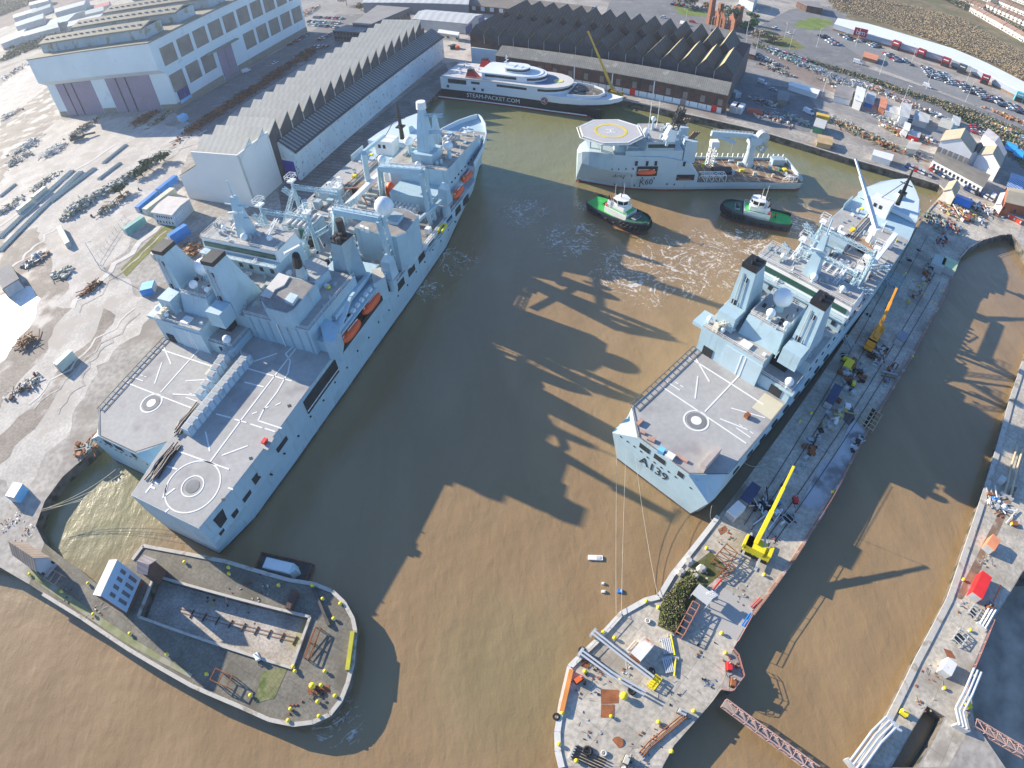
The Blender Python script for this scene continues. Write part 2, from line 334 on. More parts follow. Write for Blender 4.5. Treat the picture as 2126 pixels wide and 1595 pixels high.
# ================= LARGE BUILDINGS =================
blue_white = mt('pale_blue_cladding', (.68, .77, .78), .6, .07, .05, dirt=(.58, .66, .68), dirt_at=.6, dsc=.15)
whitewash = mt('flaking_whitewash', (.68, .78, .80), .8, .08, .1, dirt=(.18, .17, .18), dirt_at=.60, dsc=.6)
dark_clad = mt('dark_corrugated', (.10, .092, .10), .8, .2, .3, fine=.25)
purple = mt('mauve_door', (.30, .25, .33), .7, .08, .1, fine=.12)
tan_win = mt('tan_glazing', (.235, .21, .185), .5, .2, .15)
beige = mt('weathered_asbestos', (.33, .30, .24), .85, .15, .12, dirt=(.25, .24, .2), dirt_at=.52, fine=.15)
grey_roof = mt('pale_grey_roof', (.52, .50, .44), .8, .08, .1, fine=.08, stripe=(R(158), 3.2, .9))
striped = mt('ribbed_dark_roof', (.26, .27, .27), .7, .1, .1, stripe=(R(68), 2.3, .3))
brick = mt('dark_red_brick', (.155, .085, .065), .9, .25, .3, dirt=(.09, .06, .055), dirt_at=.5, fine=.25, dsc=.2)
red_brick = mt('red_brick', (.36, .12, .06), .9, .2, .3, fine=.2)
white_paint = mt('white_paint', (.80, .80, .78), .5, .05, .2, dirt=(.6, .58, .55), dirt_at=.66)
deepblue = mt('blue_roller_door', (.06, .055, .36), .5, .1, .2)
glass = mt('dark_glass', (.03, .04, .05), .15, .2, .5)
black = mt('black_paint', (.018, .018, .02), .55, .3, .4)
steel = mt('galvanised_steel', (.42, .44, .45), .5, .15, .4)
rust = mt('rusty_steel', (.30, .11, .045), .9, .3, .5, fine=.3)
orange = mt('orange_paint', (.80, .14, .03), .5, .1, .4)
redp = mt('red_paint', (.70, .03, .03), .45, .1, .4)
yellow = mt('yellow_paint', (.85, .68, .02), .5, .08, .4)
bluep = mt('blue_paint', (.03, .22, .62), .45, .15, .4)
teal = mt('teal_paint', (.16, .38, .36), .6, .12, .3)
greenp = mt('green_paint', (.05, .22, .13), .6, .12, .3)
cream = mt('cream_panel', (.52, .50, .43), .7, .08, .2)
roofgrey = mt('grey_felt_roof', (.27, .26, .26), .9, .12, .1, fine=.15)
brightroof = mt('white_metal_roof', (.80, .81, .82), .45, .03, .05)
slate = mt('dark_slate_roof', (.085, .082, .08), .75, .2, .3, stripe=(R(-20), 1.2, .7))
def panel(g, A, B, z0, z1, u0, u1, out=.12, th=.3, cen=None):
    """thin box on the wall running from A to B between the fractions u0, u1"""
    A = Vector((A[0], A[1], 0)); B = Vector((B[0], B[1], 0)); d = (B-A).normalized(); nrm = Vector((d.y, -d.x, 0))
    if cen is not None and ((A+B)/2-Vector((cen[0], cen[1], 0))).dot(nrm) < 0: nrm = -nrm
    a = A.lerp(B, u0); b = A.lerp(B, u1)
    q = [a-nrm*th, b-nrm*th, b+nrm*out, a+nrm*out]
    return g.prism(q, z0, z1)
def V3(p, z): return Vector((p[0], p[1], z))
# ---- construction hall ----
FR, FL, BR = W(362, 234), W(117, 249), W(638, 66); BL = FL+(BR-FR)*1.0
n1 = (BR-FR).normalized(); n2 = (FL-FR).normalized(); HT = 47.5
hall = thing('construction_hall', (FR+BL)/2, 'huge pale blue ship construction hall with mauve doors and two rows of tan windows', 'hall')
cen = (FR+BL)/2; off = n1*5.0
g = G(); A, B, C, D = FR+off, FL+off, BL, BR
g.prism([A, B, C, D], ZG, HT); build('wall', g, blue_white, hall)
g = G(); g.prism([FR, FL, FL+off*1.0, FR+off*1.0], 31, HT); g.m(0).loft([[V3(p, 31.0) for p in (FR, FL)]+[V3(FL+off, 27), V3(FR+off, 27)], [V3(p, 31.02) for p in (FR, FL, FL+off, FR+off)]]); build('fascia', g, blue_white, hall)
g = G(); g.prism([FR-n2*.4-n1*.4, FL+n2*.4-n1*.4, BL+n2*.4, BR-n2*.4], HT, HT+.7); build('roof', g, beige, hall)
for u0, u1 in ((.08, .40), (.52, .87)):
    g = G(); panel(g, A, B, ZG, 27, 1-u1, 1-u0, .15, .2, cen); dr = build('door', g, purple, hall)
    g = G()
    for k in (.25, .47): panel(g, A, B, ZG, 27, 1-(u0+(u1-u0)*k)-.003, 1-(u0+(u1-u0)*k)+.003, .6, .1, cen)
    build('door_seam', g, dark_clad, dr)
for i in range(10):
    for r_, (z0, z1) in enumerate(((31, 42), (14, 25))):
        u = .04+i*.0965
        if r_ and i in (3, 4): continue
        g = G(); panel(g, FR, BR, z0, z1, u, u+.077, .12, .2, cen); build('window', g, tan_win, hall)
g = G(); panel(g, FR, BR, ZG, 24, .335, .43, .5, .2, cen); build('door', g, purple, hall)
g = G(); panel(g, FR, BR, ZG, 24, .3815, .3835, .8, .2, cen); panel(g, FR, BR, 24.4, 25.2, .26, .47, 3.2, .2, cen); build('door_canopy', g, beige, hall)
for A__, B__, u0, u1, zt in ((FR, BR, 0, .33, 7.5), (FR, BR, .435, 1, 7.5), (A, B, 0, .125, 7), (A, B, .485, .595, 7), (A, B, .925, 1, 7)): g = G(); panel(g, A__, B__, ZG+.01, zt, u0, u1, .25, .1, cen); build('plinth', g, beige, hall)
g = G(); panel(g, FR, BR, 6.5, 14, .05, .115, .35, .1, cen); g2 = build('banner', g, mt('navy_banner', (.03, .05, .2), .5, .3, .4, dirt=(.05, .3, .8), dirt_at=.6, dsc=.3), hall)
g = G(); panel(g, FR, BR, 6, 8, .05, .118, .5, .1, cen); build('banner_stripe', g, mt('pale_cyan', (.2, .55, .85), .5), g2)
for i in range(5):                                   # roof monitors running across the hall
    o = FR+n1*(8+i*29.5); w_ = 15
    a, b = o+n2*9, o+n2*(FL-FR).length*.94
    if i == 0: b = o+n2*(FL-FR).length*.93
    g = G(); g.prism([a, b, b+n1*w_, a+n1*w_], HT+.7, HT+7.2); mon = build('roof_monitor', g, mt('stained_monitor', (.42, .50, .53), .8, .15, .1, dirt=(.30, .27, .2), dirt_at=.53, dsc=.2), hall)
    g = G(); k = n1*1.2; g.loft([[V3(a-k, HT+6.4), V3(b-k, HT+6.4), V3(b-k, HT+7.4), V3(a-k, HT+7.4)], [V3(a+n1*w_*.5, HT+8.6), V3(b+n1*w_*.5, HT+8.6), V3(b+n1*w_*.5, HT+9.6), V3(a+n1*w_*.5, HT+9.6)], [V3(a+n1*w_+k, HT+6.4), V3(b+n1*w_+k, HT+6.4), V3(b+n1*w_+k, HT+7.4), V3(a+n1*w_+k, HT+7.4)]])
    build('monitor_roof', g, beige, mon)
    g = G()
    for j in range(16):
        p = a.lerp(b, .05+j*.06); g = G(); g.box(V3(p+n1*3.0, HT+7.9), 1.0, 2.2, 1.3, math.atan2(n1.y, n1.x)); build('roof_vent', g, roofgrey, mon)
g = G(); g.path([V3(FR-n2*.0, HT+.8), V3(BR, HT+.8)], .25, 4)
build('parapet', g, roofgrey, hall)
palew_ = mt('pale_downpipe', (.5, .5, .5), .6)
# ---- big saw-tooth roofed shop ----
def lerp(a, b, t): return a+(b-a)*t
a0, a1, b0, b1 = W(424, 282, 30.5), W(796, 43, 30.5), W(518, 288, 30.5), W(872, 44, 30.5)
shop = thing('sawtooth_workshop', (a0+b1)/2, 'long white and grey workshop with nineteen saw-tooth roof bays beside the quay', 'workshop')
NB = 19; dl = (a1-a0)/(NB-1); dr_ = (b1-b0)/(NB-1)
L0 = a0-dl*1.05; R0 = b0-dr_*1.05; L1 = a1+dl*.45; R1 = b1+dr_*.45
g = G(); g.prism([L0, R0, R1, L1], ZG, 25.2); build('wall', g, dark_clad, shop)
ln = (R0-L0).normalized(); bn = dr_.normalized()
g = G(); e = R0+(R0-L0)*0
fr0 = R0-bn*.6; g.prism([L0-bn*.7, fr0+ln*.5, fr0+ln*.5+bn*(dr_.length*2.3), R0+bn*(dr_.length*2.3)-ln*.3, R0-ln*.3, L0], ZG, 28.2); build('end_wall', g, mt('off_white_cladding', (.74, .73, .70), .7, .04, .1), shop)
g = G(); p = R0+ln*.9-bn*.3; g.cyl(V3(p, ZG), V3(p, 28), .45, n=6)
build('downpipe', g, steel, shop)
for k in range(2, NB): p = lerp(b0, b1, (k-.95)/(NB-1))+ln*.35; g = G(); g.cyl(V3(p, 14), V3(p, 25.4), .24, n=5); build('downpipe', g, palew_, shop)
for k in range(NB):
    l_, r_ = a0+dl*k, b0+dr_*k; g = G()
    lv, rv = l_-dl*.93, r_-dr_*.93; lv2, rv2 = l_+dl*.07, r_+dr_*.07
    if k == 0: lv, rv = l_-dl*1.0, r_-dr_*1.0
    g.loft([[V3(lv, 25.2), V3(l_, 30.6), V3(lv2, 25.2)], [V3(rv, 25.2), V3(r_, 30.6), V3(rv2, 25.2)]]); 
    ends = build('gable', g, dark_clad if k > 1 else whitewash, shop)
    g = G(); up = Vector((0, 0, .35)); ov = ln*.5
    g.loft([[V3(lv, 25.3)-ov, V3(l_, 30.8)-ov, V3(l_, 31.2)-ov, V3(lv, 25.7)-ov], [V3(rv, 25.3)+ov, V3(r_, 30.8)+ov, V3(r_, 31.2)+ov, V3(rv, 25.7)+ov]])
    build('roof_slope', g, grey_roof, shop)
g = G(); p = L0-ln*((W(381, 399)-W(428, 405)).length*.9); q = p+bn*60
g.loft([[V3(p-bn*.6, ZG), V3(L0-bn*.6, ZG), V3(L0-bn*.6, 21.5), V3(p-bn*.6, 15)], [V3(q, ZG), V3(L0+bn*60, ZG), V3(L0+bn*60, 21.5), V3(q, 15)]]); lt = build('side_aisle', g, MATS['off_white_cladding'], shop)
g = G(); g.loft([[V3(p-ln, 14.8), V3(L0, 21.6), V3(L0, 21.9), V3(p-ln, 15.1)], [V3(q-ln, 14.8), V3(L0+bn*60, 21.6), V3(L0+bn*60, 21.9), V3(q-ln, 15.1)]]); build('aisle_roof', g, slate, lt)
# quayside annex
e0, e1 = W(610, 318, 17), W(919, 77, 17); w0 = (W(557, 310, 17)-e0); r0, r1 = e0+w0*.5, e1+w0*.5; l0, l1 = e0+w0, e1+w0
ann = thing('quayside_shed', (e0+l1)/2, 'long low white-walled shed with ribbed dark roof on the quay beside the saw-tooth workshop', 'shed')
g = G(); g.loft([[V3(e0, ZG), V3(e0, 17), V3(r0, 21.5), V3(l0, 17), V3(l0, ZG)], [V3(e1, ZG), V3(e1, 17), V3(r1, 21.5), V3(l1, 17), V3(l1, ZG)]]); build('wall', g, whitewash, ann)
dq = (e1-e0).normalized(); wn = w0.normalized(); ov = wn*-.6
g = G(); g.loft([[V3(e0+ov, 17.1), V3(r0, 21.7), V3(r0, 22.0), V3(e0+ov, 17.4)], [V3(e1+ov, 17.1), V3(r1, 21.7), V3(r1, 22.0), V3(e1+ov, 17.4)]])
g.loft([[V3(l0, 17.1), V3(r0, 21.7), V3(r0, 22.0), V3(l0, 17.4)], [V3(l1, 17.1), V3(r1, 21.7), V3(r1, 22.0), V3(l1, 17.4)]]); build('roof', g, striped, ann)
g = G(); g.bar(V3(e0-wn*.9, 17.2), V3(e1-wn*.9, 17.2), .8, .8); build('gutter', g, dark_clad, ann)
g = G(); panel(g, e0, l0, ZG, 12.5, .12, .86, .25, .2, (e0+l1)/2); build('roller_door', g, deepblue, ann)
# ---- brick plate shed by the ferry berth ----
z1, z2 = 14, 19.5
c0, c1 = W(1029, 115, z1), W(1512, 198, z1); k0, k1 = W(1042, 93, z2), W(1520, 170, z2)
bs = thing('brick_plate_shed', (c0+k1)/2, 'long brown brick shed with rows of dark saw-tooth gables behind the white ferry', 'shed')
g = G(); g.loft([[V3(c0, ZG), V3(c0, z1), V3(k0, z2-1), V3(k0, ZG)], [V3(c1, ZG), V3(c1, z1), V3(k1, z2-1), V3(k1, ZG)]]); build('front_aisle_wall', g, brick, bs)
fd = (c1-c0).normalized(); bd = Vector((-fd.y, fd.x, 0)); bcen = (c0+k1)/2+bd*30
skyl = mt('asbestos_rooflights', (.30, .285, .25), .85, .12, .2, dirt=(.42, .42, .38), dirt_at=.6, fine=.2, stripe=(math.atan2(fd.y, fd.x), 1.1, .85), dsc=.25)
g = G(); g.loft([[V3(c0-bd*.8, z1-.2), V3(k0, z2-.7), V3(k0, z2-.35), V3(c0-bd*.8, z1+.15)], [V3(c1-bd*.8, z1-.2), V3(k1, z2-.7), V3(k1, z2-.35), V3(c1-bd*.8, z1+.15)]]); build('front_aisle_roof', g, skyl, bs)
g = G(); panel(g, c0, c1, ZG, 6.5, .30, .985, .2, .1, bcen); build('blue_base_band', g, blue_white, bs)
fl_ = (c1-c0).length
for i in range(28):
    g = G(); u = .02+i*.0348
    panel(g, c0, c1, ZG+.5, z1-.5, u, u+.0022, .25, .1, bcen); build('pilaster', g, dark_clad, bs)
    if i % 2:
        g = G(); panel(g, c0, c1, 7.5, 11, u+.006, u+.024, .14, .1, bcen); build('window', g, tan_win, bs)
for u in (.365, .53, .705):
    g = G(); panel(g, c0, c1, ZG, z1, u, u+.004, .5, .1, bcen); build('downpipe', g, white_paint, bs)
for u, m_ in ((.61, redp), (.945, redp), (.82, mt('taupe_door', (.3, .26, .25), .7))):
    g = G(); panel(g, c0, c1, ZG, 7.2, u, u+.022, .35, .1, bcen); build('door', g, m_, bs)
# main bays
zv, zr = 21.5, 26.5
m0, m1 = W(975.5, 69, zv), W(1522, 155, zv); md = (m1-m0).normalized(); mb = Vector((-md.y, md.x, 0)); DEP = 34; NBY = 16
g = G(); g.prism([m0, m1, m1+mb*(DEP*1.9), m0+mb*(DEP*1.9)], ZG, zv-.1); build('wall', g, brick, bs)
g = G(); panel(g, m0, m1, z2-2, zv-.1, .1, 1, .15, .1, bcen+mb*30); panel(g, m1, m1+mb*(DEP*1.9), ZG, zv-.1, .0, 1, .15, .1, bcen+mb*30); build('cladding', g, dark_clad, bs)
sunny = mt('sunlit_slope', (.42, .36, .20), .85, .12, .2); bl = (m1-m0).length/NBY  # pale tan puts sunlight into the colour of the sun-facing slopes
for blk in range(2):
    for i in range(NBY):
        p = m0+md*(bl*(i+(0.35 if blk else 0)))+mb*(DEP*.93*blk+(1.5 if blk else 0)); hh = 1.2*blk
        if blk and i == NBY-1: continue
        r_ = p+md*bl*.44; q = p+md*bl; bk = mb*DEP*.92
        g = G(); g.loft([[V3(p, zv-.2), V3(r_, zr+hh), V3(q, zv-.2)], [V3(p+bk, zv-.2), V3(r_+bk, zr+hh), V3(q+bk, zv-.2)]]); gb = build('gable', g, dark_clad, bs)
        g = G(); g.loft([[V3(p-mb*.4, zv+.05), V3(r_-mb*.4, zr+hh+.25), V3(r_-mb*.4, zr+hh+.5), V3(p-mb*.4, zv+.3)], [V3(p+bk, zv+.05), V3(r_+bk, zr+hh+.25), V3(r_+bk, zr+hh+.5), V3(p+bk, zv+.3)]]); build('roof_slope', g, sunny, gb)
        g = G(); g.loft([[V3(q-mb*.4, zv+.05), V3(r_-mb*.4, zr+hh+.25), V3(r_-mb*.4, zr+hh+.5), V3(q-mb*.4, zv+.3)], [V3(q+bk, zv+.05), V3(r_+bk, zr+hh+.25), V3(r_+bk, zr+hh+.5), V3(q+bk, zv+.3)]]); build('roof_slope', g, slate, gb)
for i in range(1, NBY):
    if i % 1 == 0:
        p = m0+md*bl*i-mb*.3; g = G(); g.cyl(V3(p, 16), V3(p, zv), .2, n=5); build('downpipe', g, steel, bs)
g = G(); panel(g, m0, m1, ZG, 13, .005, .12, 1.2, .1, bcen+mb*30); build('office_front', g, blue_white, bs)
# ---- generic gabled / flat building ----
def gable(name, label, cat, px, ze, rise, wall, roof, ax=0, group=None, zb=ZG, over=.4, extra=None, world=False):
    """px: four eave corners (photo px at height ze); ridge runs parallel to side 0-1 when ax=0, 1-2 when ax=1"""
    q = list(px) if world else WS(px, ze)
    if ax: q = q[1:]+q[:1]
    a, b, c, d = q; t = thing(name, Vector(((a.x+c.x)/2, (a.y+c.y)/2, zb)), label, cat, group)
    m0_, m1_ = (a+d)/2, (b+c)/2
    g = G()
    if rise > 0: g.loft([[V3(a, zb), V3(a, ze), V3(m0_, ze+rise), V3(d, ze), V3(d, zb)], [V3(b, zb), V3(b, ze), V3(m1_, ze+rise), V3(c, ze), V3(c, zb)]])
    else: g.prism([a, b, c, d], zb, ze)
    build('wall', g, wall, t)
    u = (b-a).normalized()*over; v = (d-a).normalized()*over; g = G()
    if rise > 0:
        for s0, s1, r0_, r1_, k in ((a, b, m0_, m1_, -1), (d, c, m0_, m1_, 1)):
            dz = over*rise/max(.1, (d-a).length/2)
            g.loft([[V3(s0-u+v*k, ze+.05-dz), V3(r0_-u, ze+rise+.05), V3(r0_-u, ze+rise+.3), V3(s0-u+v*k, ze+.3-dz)], [V3(s1+u+v*k, ze+.05-dz), V3(r1_+u, ze+rise+.05), V3(r1_+u, ze+rise+.3), V3(s1+u+v*k, ze+.3-dz)]])
    else: g.prism([a-u-v, b+u-v, c+u+v, d-u+v], ze, ze+.3)
    build('roof', g, roof, t)
    t['q'] = [c_ for p in (a, b, c, d) for c_ in (p.x, p.y)]
    return t
def corners(t): q = t['q']; r_ = [Vector((q[i], q[i+1], 0)) for i in range(0, 8, 2)]; del t['q']; return r_
def windows(t, side, z0, z1, us, w_, mat=None, name='window', frame=None):
    q = t['q']; r_ = [Vector((q[i], q[i+1], 0)) for i in range(0, 8, 2)]; c = sum(r_, Vector())/4
    A, B = r_[side], r_[(side+1) % 4]
    for u in us:
        g = G(); panel(g, A, B, z0, z1, u-w_/2, u+w_/2, .12, .15, c); o = build(name, g, mat or glass, t)
        if frame:
            g = G(); panel(g, A, B, z0-.25, z0-.02, u-w_/2, u+w_/2, .2, .1, c); build('sill', g, frame, o)
def fr(n, a=.06, b=.94): return [a+(b-a)*i/(n-1) for i in range(n)]
# ================= SHIPS =================
navy = mt('naval_grey', (.42, .57, .64), .5, .06, .06, dirt=(.35, .48, .54), dirt_at=.57, dsc=.14, fine=.05, streak=((.26, .22, .18), .60))
navyd = mt('naval_grey_worn', (.34, .44, .49), .6, .08, .2, dirt=(.28, .25, .22), dirt_at=.62, dsc=.5)
deckg = mt('ship_deck_grey', (.42, .41, .395), .85, .08, .1, dirt=(.31, .29, .29), dirt_at=.55, fine=.1, dsc=.12)
deckd = mt('ship_deck_worn', (.27, .255, .25), .9, .15, .25, dirt=(.34, .31, .28), dirt_at=.55, fine=.2, dsc=.2)
antif = mt('red_antifouling', (.30, .045, .035), .7, .2, .2, dirt=(.12, .04, .035), dirt_at=.55)
boot = mt('weathered_boot_top', (.075, .075, .08), .8, .3, .15, dirt=(.20, .15, .11), dirt_at=.54, dsc=.25)
wline = mt('deck_line_white', (.78, .78, .76), .7, .05, .5)
domem = mt('radome_white', (.82, .84, .85), .4, .03, .3)
lifeo = mt('lifeboat_orange', (.85, .12, .03), .4, .06, .5)
darkhole = mt('dark_opening', (.025, .03, .035), .8, .3, .5)
def ship(name, O, th, y0, label, cat):
    d = Vector((math.cos(th), math.sin(th), 0)); p = Vector((-d.y, d.x, 0)); o = O+p*y0; o.z = 0
    return thing(name, o, label, cat, rz=th)
def SP(s, x, y, z): return ROOT[s.name] @ Vector((x, y, z))
def pt(par, name, g, mat, **k): return build(name, g, mat, par, loc=True, **k)
def bx(x0, x1, y0, y1, z0, z1): g = G(); return g.prism([(x0, y0), (x1, y0), (x1, y1), (x0, y1)], z0, z1)
def hull(par, st, keel=-1.2, mat=navy, bmat=boot, zb=.7, smooth=False):
    """st: (x, [(halfwidth, z) from the deck edge down to the waterline])"""
    def ring(x, prof): return [Vector((x, h, z)) for h, z in prof]+[Vector((x, -h, z)) for h, z in reversed(prof)]
    def cut(prof, hi):
        out = []
        for (h0, z0), (h1, z1) in zip(prof, prof[1:]): out.append((h0, z0)); out += [(h0+(h1-h0)*(z0-zb)/(z0-z1), zb)] if z0 > zb > z1 else []
        out.append(prof[-1]); return [q for q in out if (q[1] >= zb-1e-6 if hi else q[1] <= zb+1e-6)]
    g = G(); g.loft([ring(x, cut(p, 1)) for x, p in st]); h_ = pt(par, 'hull', g, mat, smooth=smooth)
    g = G(); g.loft([ring(x, cut(p, 0)) for x, p in st]); pt(par, 'hull_bottom', g, bmat)
    return h_
def mark(par, pts, wd, z, mat=wline, close=False):
    g = G(); pts = [Vector((p[0], p[1], z)) for p in pts]
    if close: pts = pts+[pts[0]]
    for a, b in zip(pts, pts[1:]): g.bar(a, b, wd, .06)
    return pt(par, 'deck_marking', g, mat)
def circ(x, y, r, n=36): return [(x+r*math.cos(2*math.pi*i/n), y+r*math.sin(2*math.pi*i/n)) for i in range(n)]
def radome(par, x, y, z, r, ped=None):
    g = G(); g.ball((x, y, z), r, 14, 9); d_ = pt(par, 'radome', g, domem, smooth=True)
    if ped is not None: g = G(); g.cyl((x, y, ped), (x, y, z-r*.7), r*.55, r*.35); pt(d_, 'pedestal', g, navy)
def rails(par, pts, z, close=False): g = G(); g.rail([Vector((p[0], p[1], z)) for p in pts], 1.1, 3, .05, close); return pt(par, 'railing', g, wline)
def fittings(par, n, x0, x1, y0, y1, z, mats, smin=.5, smax=2.0, hmax=1.8, seed=1):
    rg = random.Random(seed)
    for i in range(n):
        g = G(); x, y = rg.uniform(x0, x1), rg.uniform(y0, y1); a, b, h = rg.uniform(smin, smax), rg.uniform(smin, smax), rg.uniform(.5, hmax); k = rg.random()
        if k < .5: g.box((x, y, z), a, b, h); nm = 'deck_locker'
        elif k < .7: g.cyl((x, y, z), (x, y, z+h), a*.35); nm = 'vent'
        elif k < .85: g.cyl((x-a*.7, y, z+.6), (x+a*.7, y, z+.6), .45); nm = 'winch'
        else: g.path([(x, y, z), (x, y, z+h), (x+a*1.5, y, z+h)], .12); nm = 'pipe'
        pt(par, nm, g, mats[rg.randrange(len(mats))])
def lifeboat(name, s, x, y, z, L, label, a=0.):
    M = ROOT[s.name] @ Matrix.Translation((x, y, z)) @ Matrix.Rotation(a, 4, 'Z'); g = G(); n = 10; loops = []
    for i in range(n+1):
        t = i/n*2-1; w_ = L*.17*math.sqrt(max(.03, 1-abs(t)**2.6)); h = L*.14*(.35+.65*math.sqrt(max(0, 1-t**4)))
        loops.append([Vector((t*L/2, w_*math.cos(q), (h if math.sin(q) > 0 else L*.12*math.sqrt(max(.1, 1-t**4)))*math.sin(q))) for q in [2*math.pi*j/10 for j in range(10)]])
    g.loft(loops); o = thing_at('lifeboat', M, label, 'lifeboat', 'enclosed orange lifeboats in their davits'); pt(o, 'boat_shell', g, lifeo, smooth=True)
    g = G(); g.box((-L*.25, 0, L*.09), L*.16, L*.2, L*.09); pt(o, 'cockpit', g, lifeo)
    g = G(); g.bar((-L*.42, 0, L*.13), (L*.42, 0, L*.13), .14, .5); pt(o, 'keel_line', g, wline)
    return o
def thing_at(name, M, label, cat, group=None):
    o = bpy.data.objects.new(name, None); sc.collection.objects.link(o); o.empty_display_size = .5; o.matrix_world = M; ROOT[o.name] = M
    return tag(o, label, cat, group)
_f = bpy.data.curves.new
def text(par, s, M, size, mat, name='lettering', ext=.03):
    """raised lettering as mesh, M places its plane (x right, y up) in the parent's frame"""
    c = bpy.data.curves.new('t', 'FONT'); c.body = s; c.size = size; c.extrude = ext; c.resolution_u = 2
    o = bpy.data.objects.new('t', c); sc.collection.objects.link(o); bpy.context.view_layer.update()
    me = bpy.data.meshes.new_from_object(o.evaluated_get(bpy.context.evaluated_depsgraph_get())); bpy.data.objects.remove(o)
    xs = [v.co.x for v in me.vertices]; cx_ = (min(xs)+max(xs))/2
    for v in me.vertices: v.co = M @ Vector((v.co.x-cx_, v.co.y, v.co.z))
    me.materials.clear(); me.materials.append(mat); me.name = name
    q = bpy.data.objects.new(name, me); sc.collection.objects.link(q); q.parent = par; ROOT[q.name] = ROOT[par.name]
    return q
def basis(o, x, y):                                    # matrix from origin, x axis, y axis
    x = Vector(x).normalized(); y = Vector(y).normalized(); z = x.cross(y)
    return Matrix(((x.x, y.x, z.x, o[0]), (x.y, y.y, z.y, o[1]), (x.z, y.z, z.z, o[2]), (0, 0, 0, 1)))
# ---------- fast tanker (built once, used for both sister ships) ----------
tide = ship('naval_tanker', W(1374, 975, 13)+Vector((math.cos(R(43.5)), math.sin(R(43.5)), 0))*2.5, R(42.6), 1.9,
            'grey naval tanker numbered A139 on its transom, lying alongside the right-hand pier', 'ship')
DK = 14.
def P4(hd, zd, hk, zk, hw): return [(hd, zd), (hk, zk), ((hk+hw)/2, zk*.4), (hw, -1.2)]
hull(tide, [(0, [(7.6, DK), (14.6, 9.2), (12.6, 3), (11.2, -1.2)]), (2.2, [(10, DK), (15, 9), (13.6, 2.6), (12.6, -1.2)]), (6.5, P4(14.2, DK, 15, 9, 13.2)), (35, P4(14.3, DK, 14.6, 9, 13.6)), (60, P4(14.4, DK, 14.5, 9, 13.8)), (110, P4(14.4, DK, 14.4, 9, 13.8)),
            (128, P4(14.3, DK, 14, 9, 12)), (142, P4(14, DK, 12.6, 9, 9)), (152, P4(13, 15, 10.6, 9, 6)), (160, P4(11.4, 17.5, 8.4, 10, 3.6)), (168, P4(8.6, 18.5, 5.6, 10, 1.6)), (174, P4(5.2, 19, 2.8, 10, .6)), (178, P4(2.2, 19.3, .9, 10, .25)), (180, P4(.4, 19.5, .2, 10, .1))])
g = G(); g.face(*[Vector((x, y, DK+.04)) for x, y in [(.1, 7.5), (.1, -7.5), (6.5, -14.1), (35, -14.2), (35, 14.2), (6.5, 14.1)]]); pt(tide, 'flight_deck', g, deckg)
g = G(); g.face(*[Vector((x, y, DK+.04)) for x, y in [(35, -14.2), (110, -14.3), (128, -14.1), (142, -13.6), (150, -12.6), (150, 12.6), (142, 13.6), (128, 14.1), (110, 14.3), (35, 14.2)]]); pt(tide, 'main_deck', g, deckg)
# flight deck markings
zq = DK+.08
mark(tide, circ(14.3, .0, 3.1), .4, zq, close=True)
g = G(); g.cyl((14.3, 0, zq-.03), (14.3, 0, zq+.03), 2.5, n=24); pt(tide, 'landing_spot', g, mt('dark_landing_grid', (.22, .22, .225), .8))
g = G(); g.cyl((14.3, 0, zq+.03), (14.3, 0, zq+.08), 1.35, n=20); pt(tide, 'landing_grid', g, wline)
mark(tide, [(18.2, 0), (34.8, 0)], .4, zq); mark(tide, [(17.2, 13.4), (17.2, -13)], .35, zq); mark(tide, [(31, 14), (31, -10)], .4, zq)
for a, b in (((20, 4.2), (27, 8)), ((27.5, 4.6), (32, 12)), ((19, -4), (21, -11)), ((24, -4.4), (27.5, -12.5))): mark(tide, [a, b], .35, zq)
for yy in (8.6, -8.6):
    mark(tide, [(19.5, yy), (19.5, yy+4.3*(1 if yy > 0 else -1))], .25, zq)
    for k in range(3): mark(tide, [(21, yy+k*1.6*(1 if yy > 0 else -1)), (21, yy+(k*1.6+1)*(1 if yy > 0 else -1))], .2, zq)
g = G(); g.face(*[Vector((x, y, DK+.07)) for x, y in ((28, -8.2), (28, -14), (34.9, -14), (34.9, -8.2))]); pt(tide, 'deck_mat', g, mt('cream_deck_panel', (.62, .57, .42), .8, .04))
g = G()                                             # safety nets, port side and quarter
for k in range(15): x = 7+k*2; g.bar((x, 12.3, DK+.15), (x, 14.9, DK+.5), .15, .15)
g.bar((6.5, 12.3, DK+.2), (35, 12.3, DK+.2), .15, .15); g.bar((6.5, 14.9, DK+.5), (35, 14.9, DK+.5), .2, .2); g.bar((.4, 7.6, DK+.3), (6.5, 14.4, DK+.3), .15, .15); g.bar((.3, 7.6, DK+.3), (.3, -7.6, DK+.3), .15, .15); g.bar((.4, -7.6, DK+.3), (6.5, -14.4, DK+.3), .15, .15); g.bar((6.5, -14.4, DK+.3), (35, -14.4, DK+.3), .12, .12)
pt(tide, 'safety_net', g, mt('net_frame_grey', (.12, .125, .13), .7))
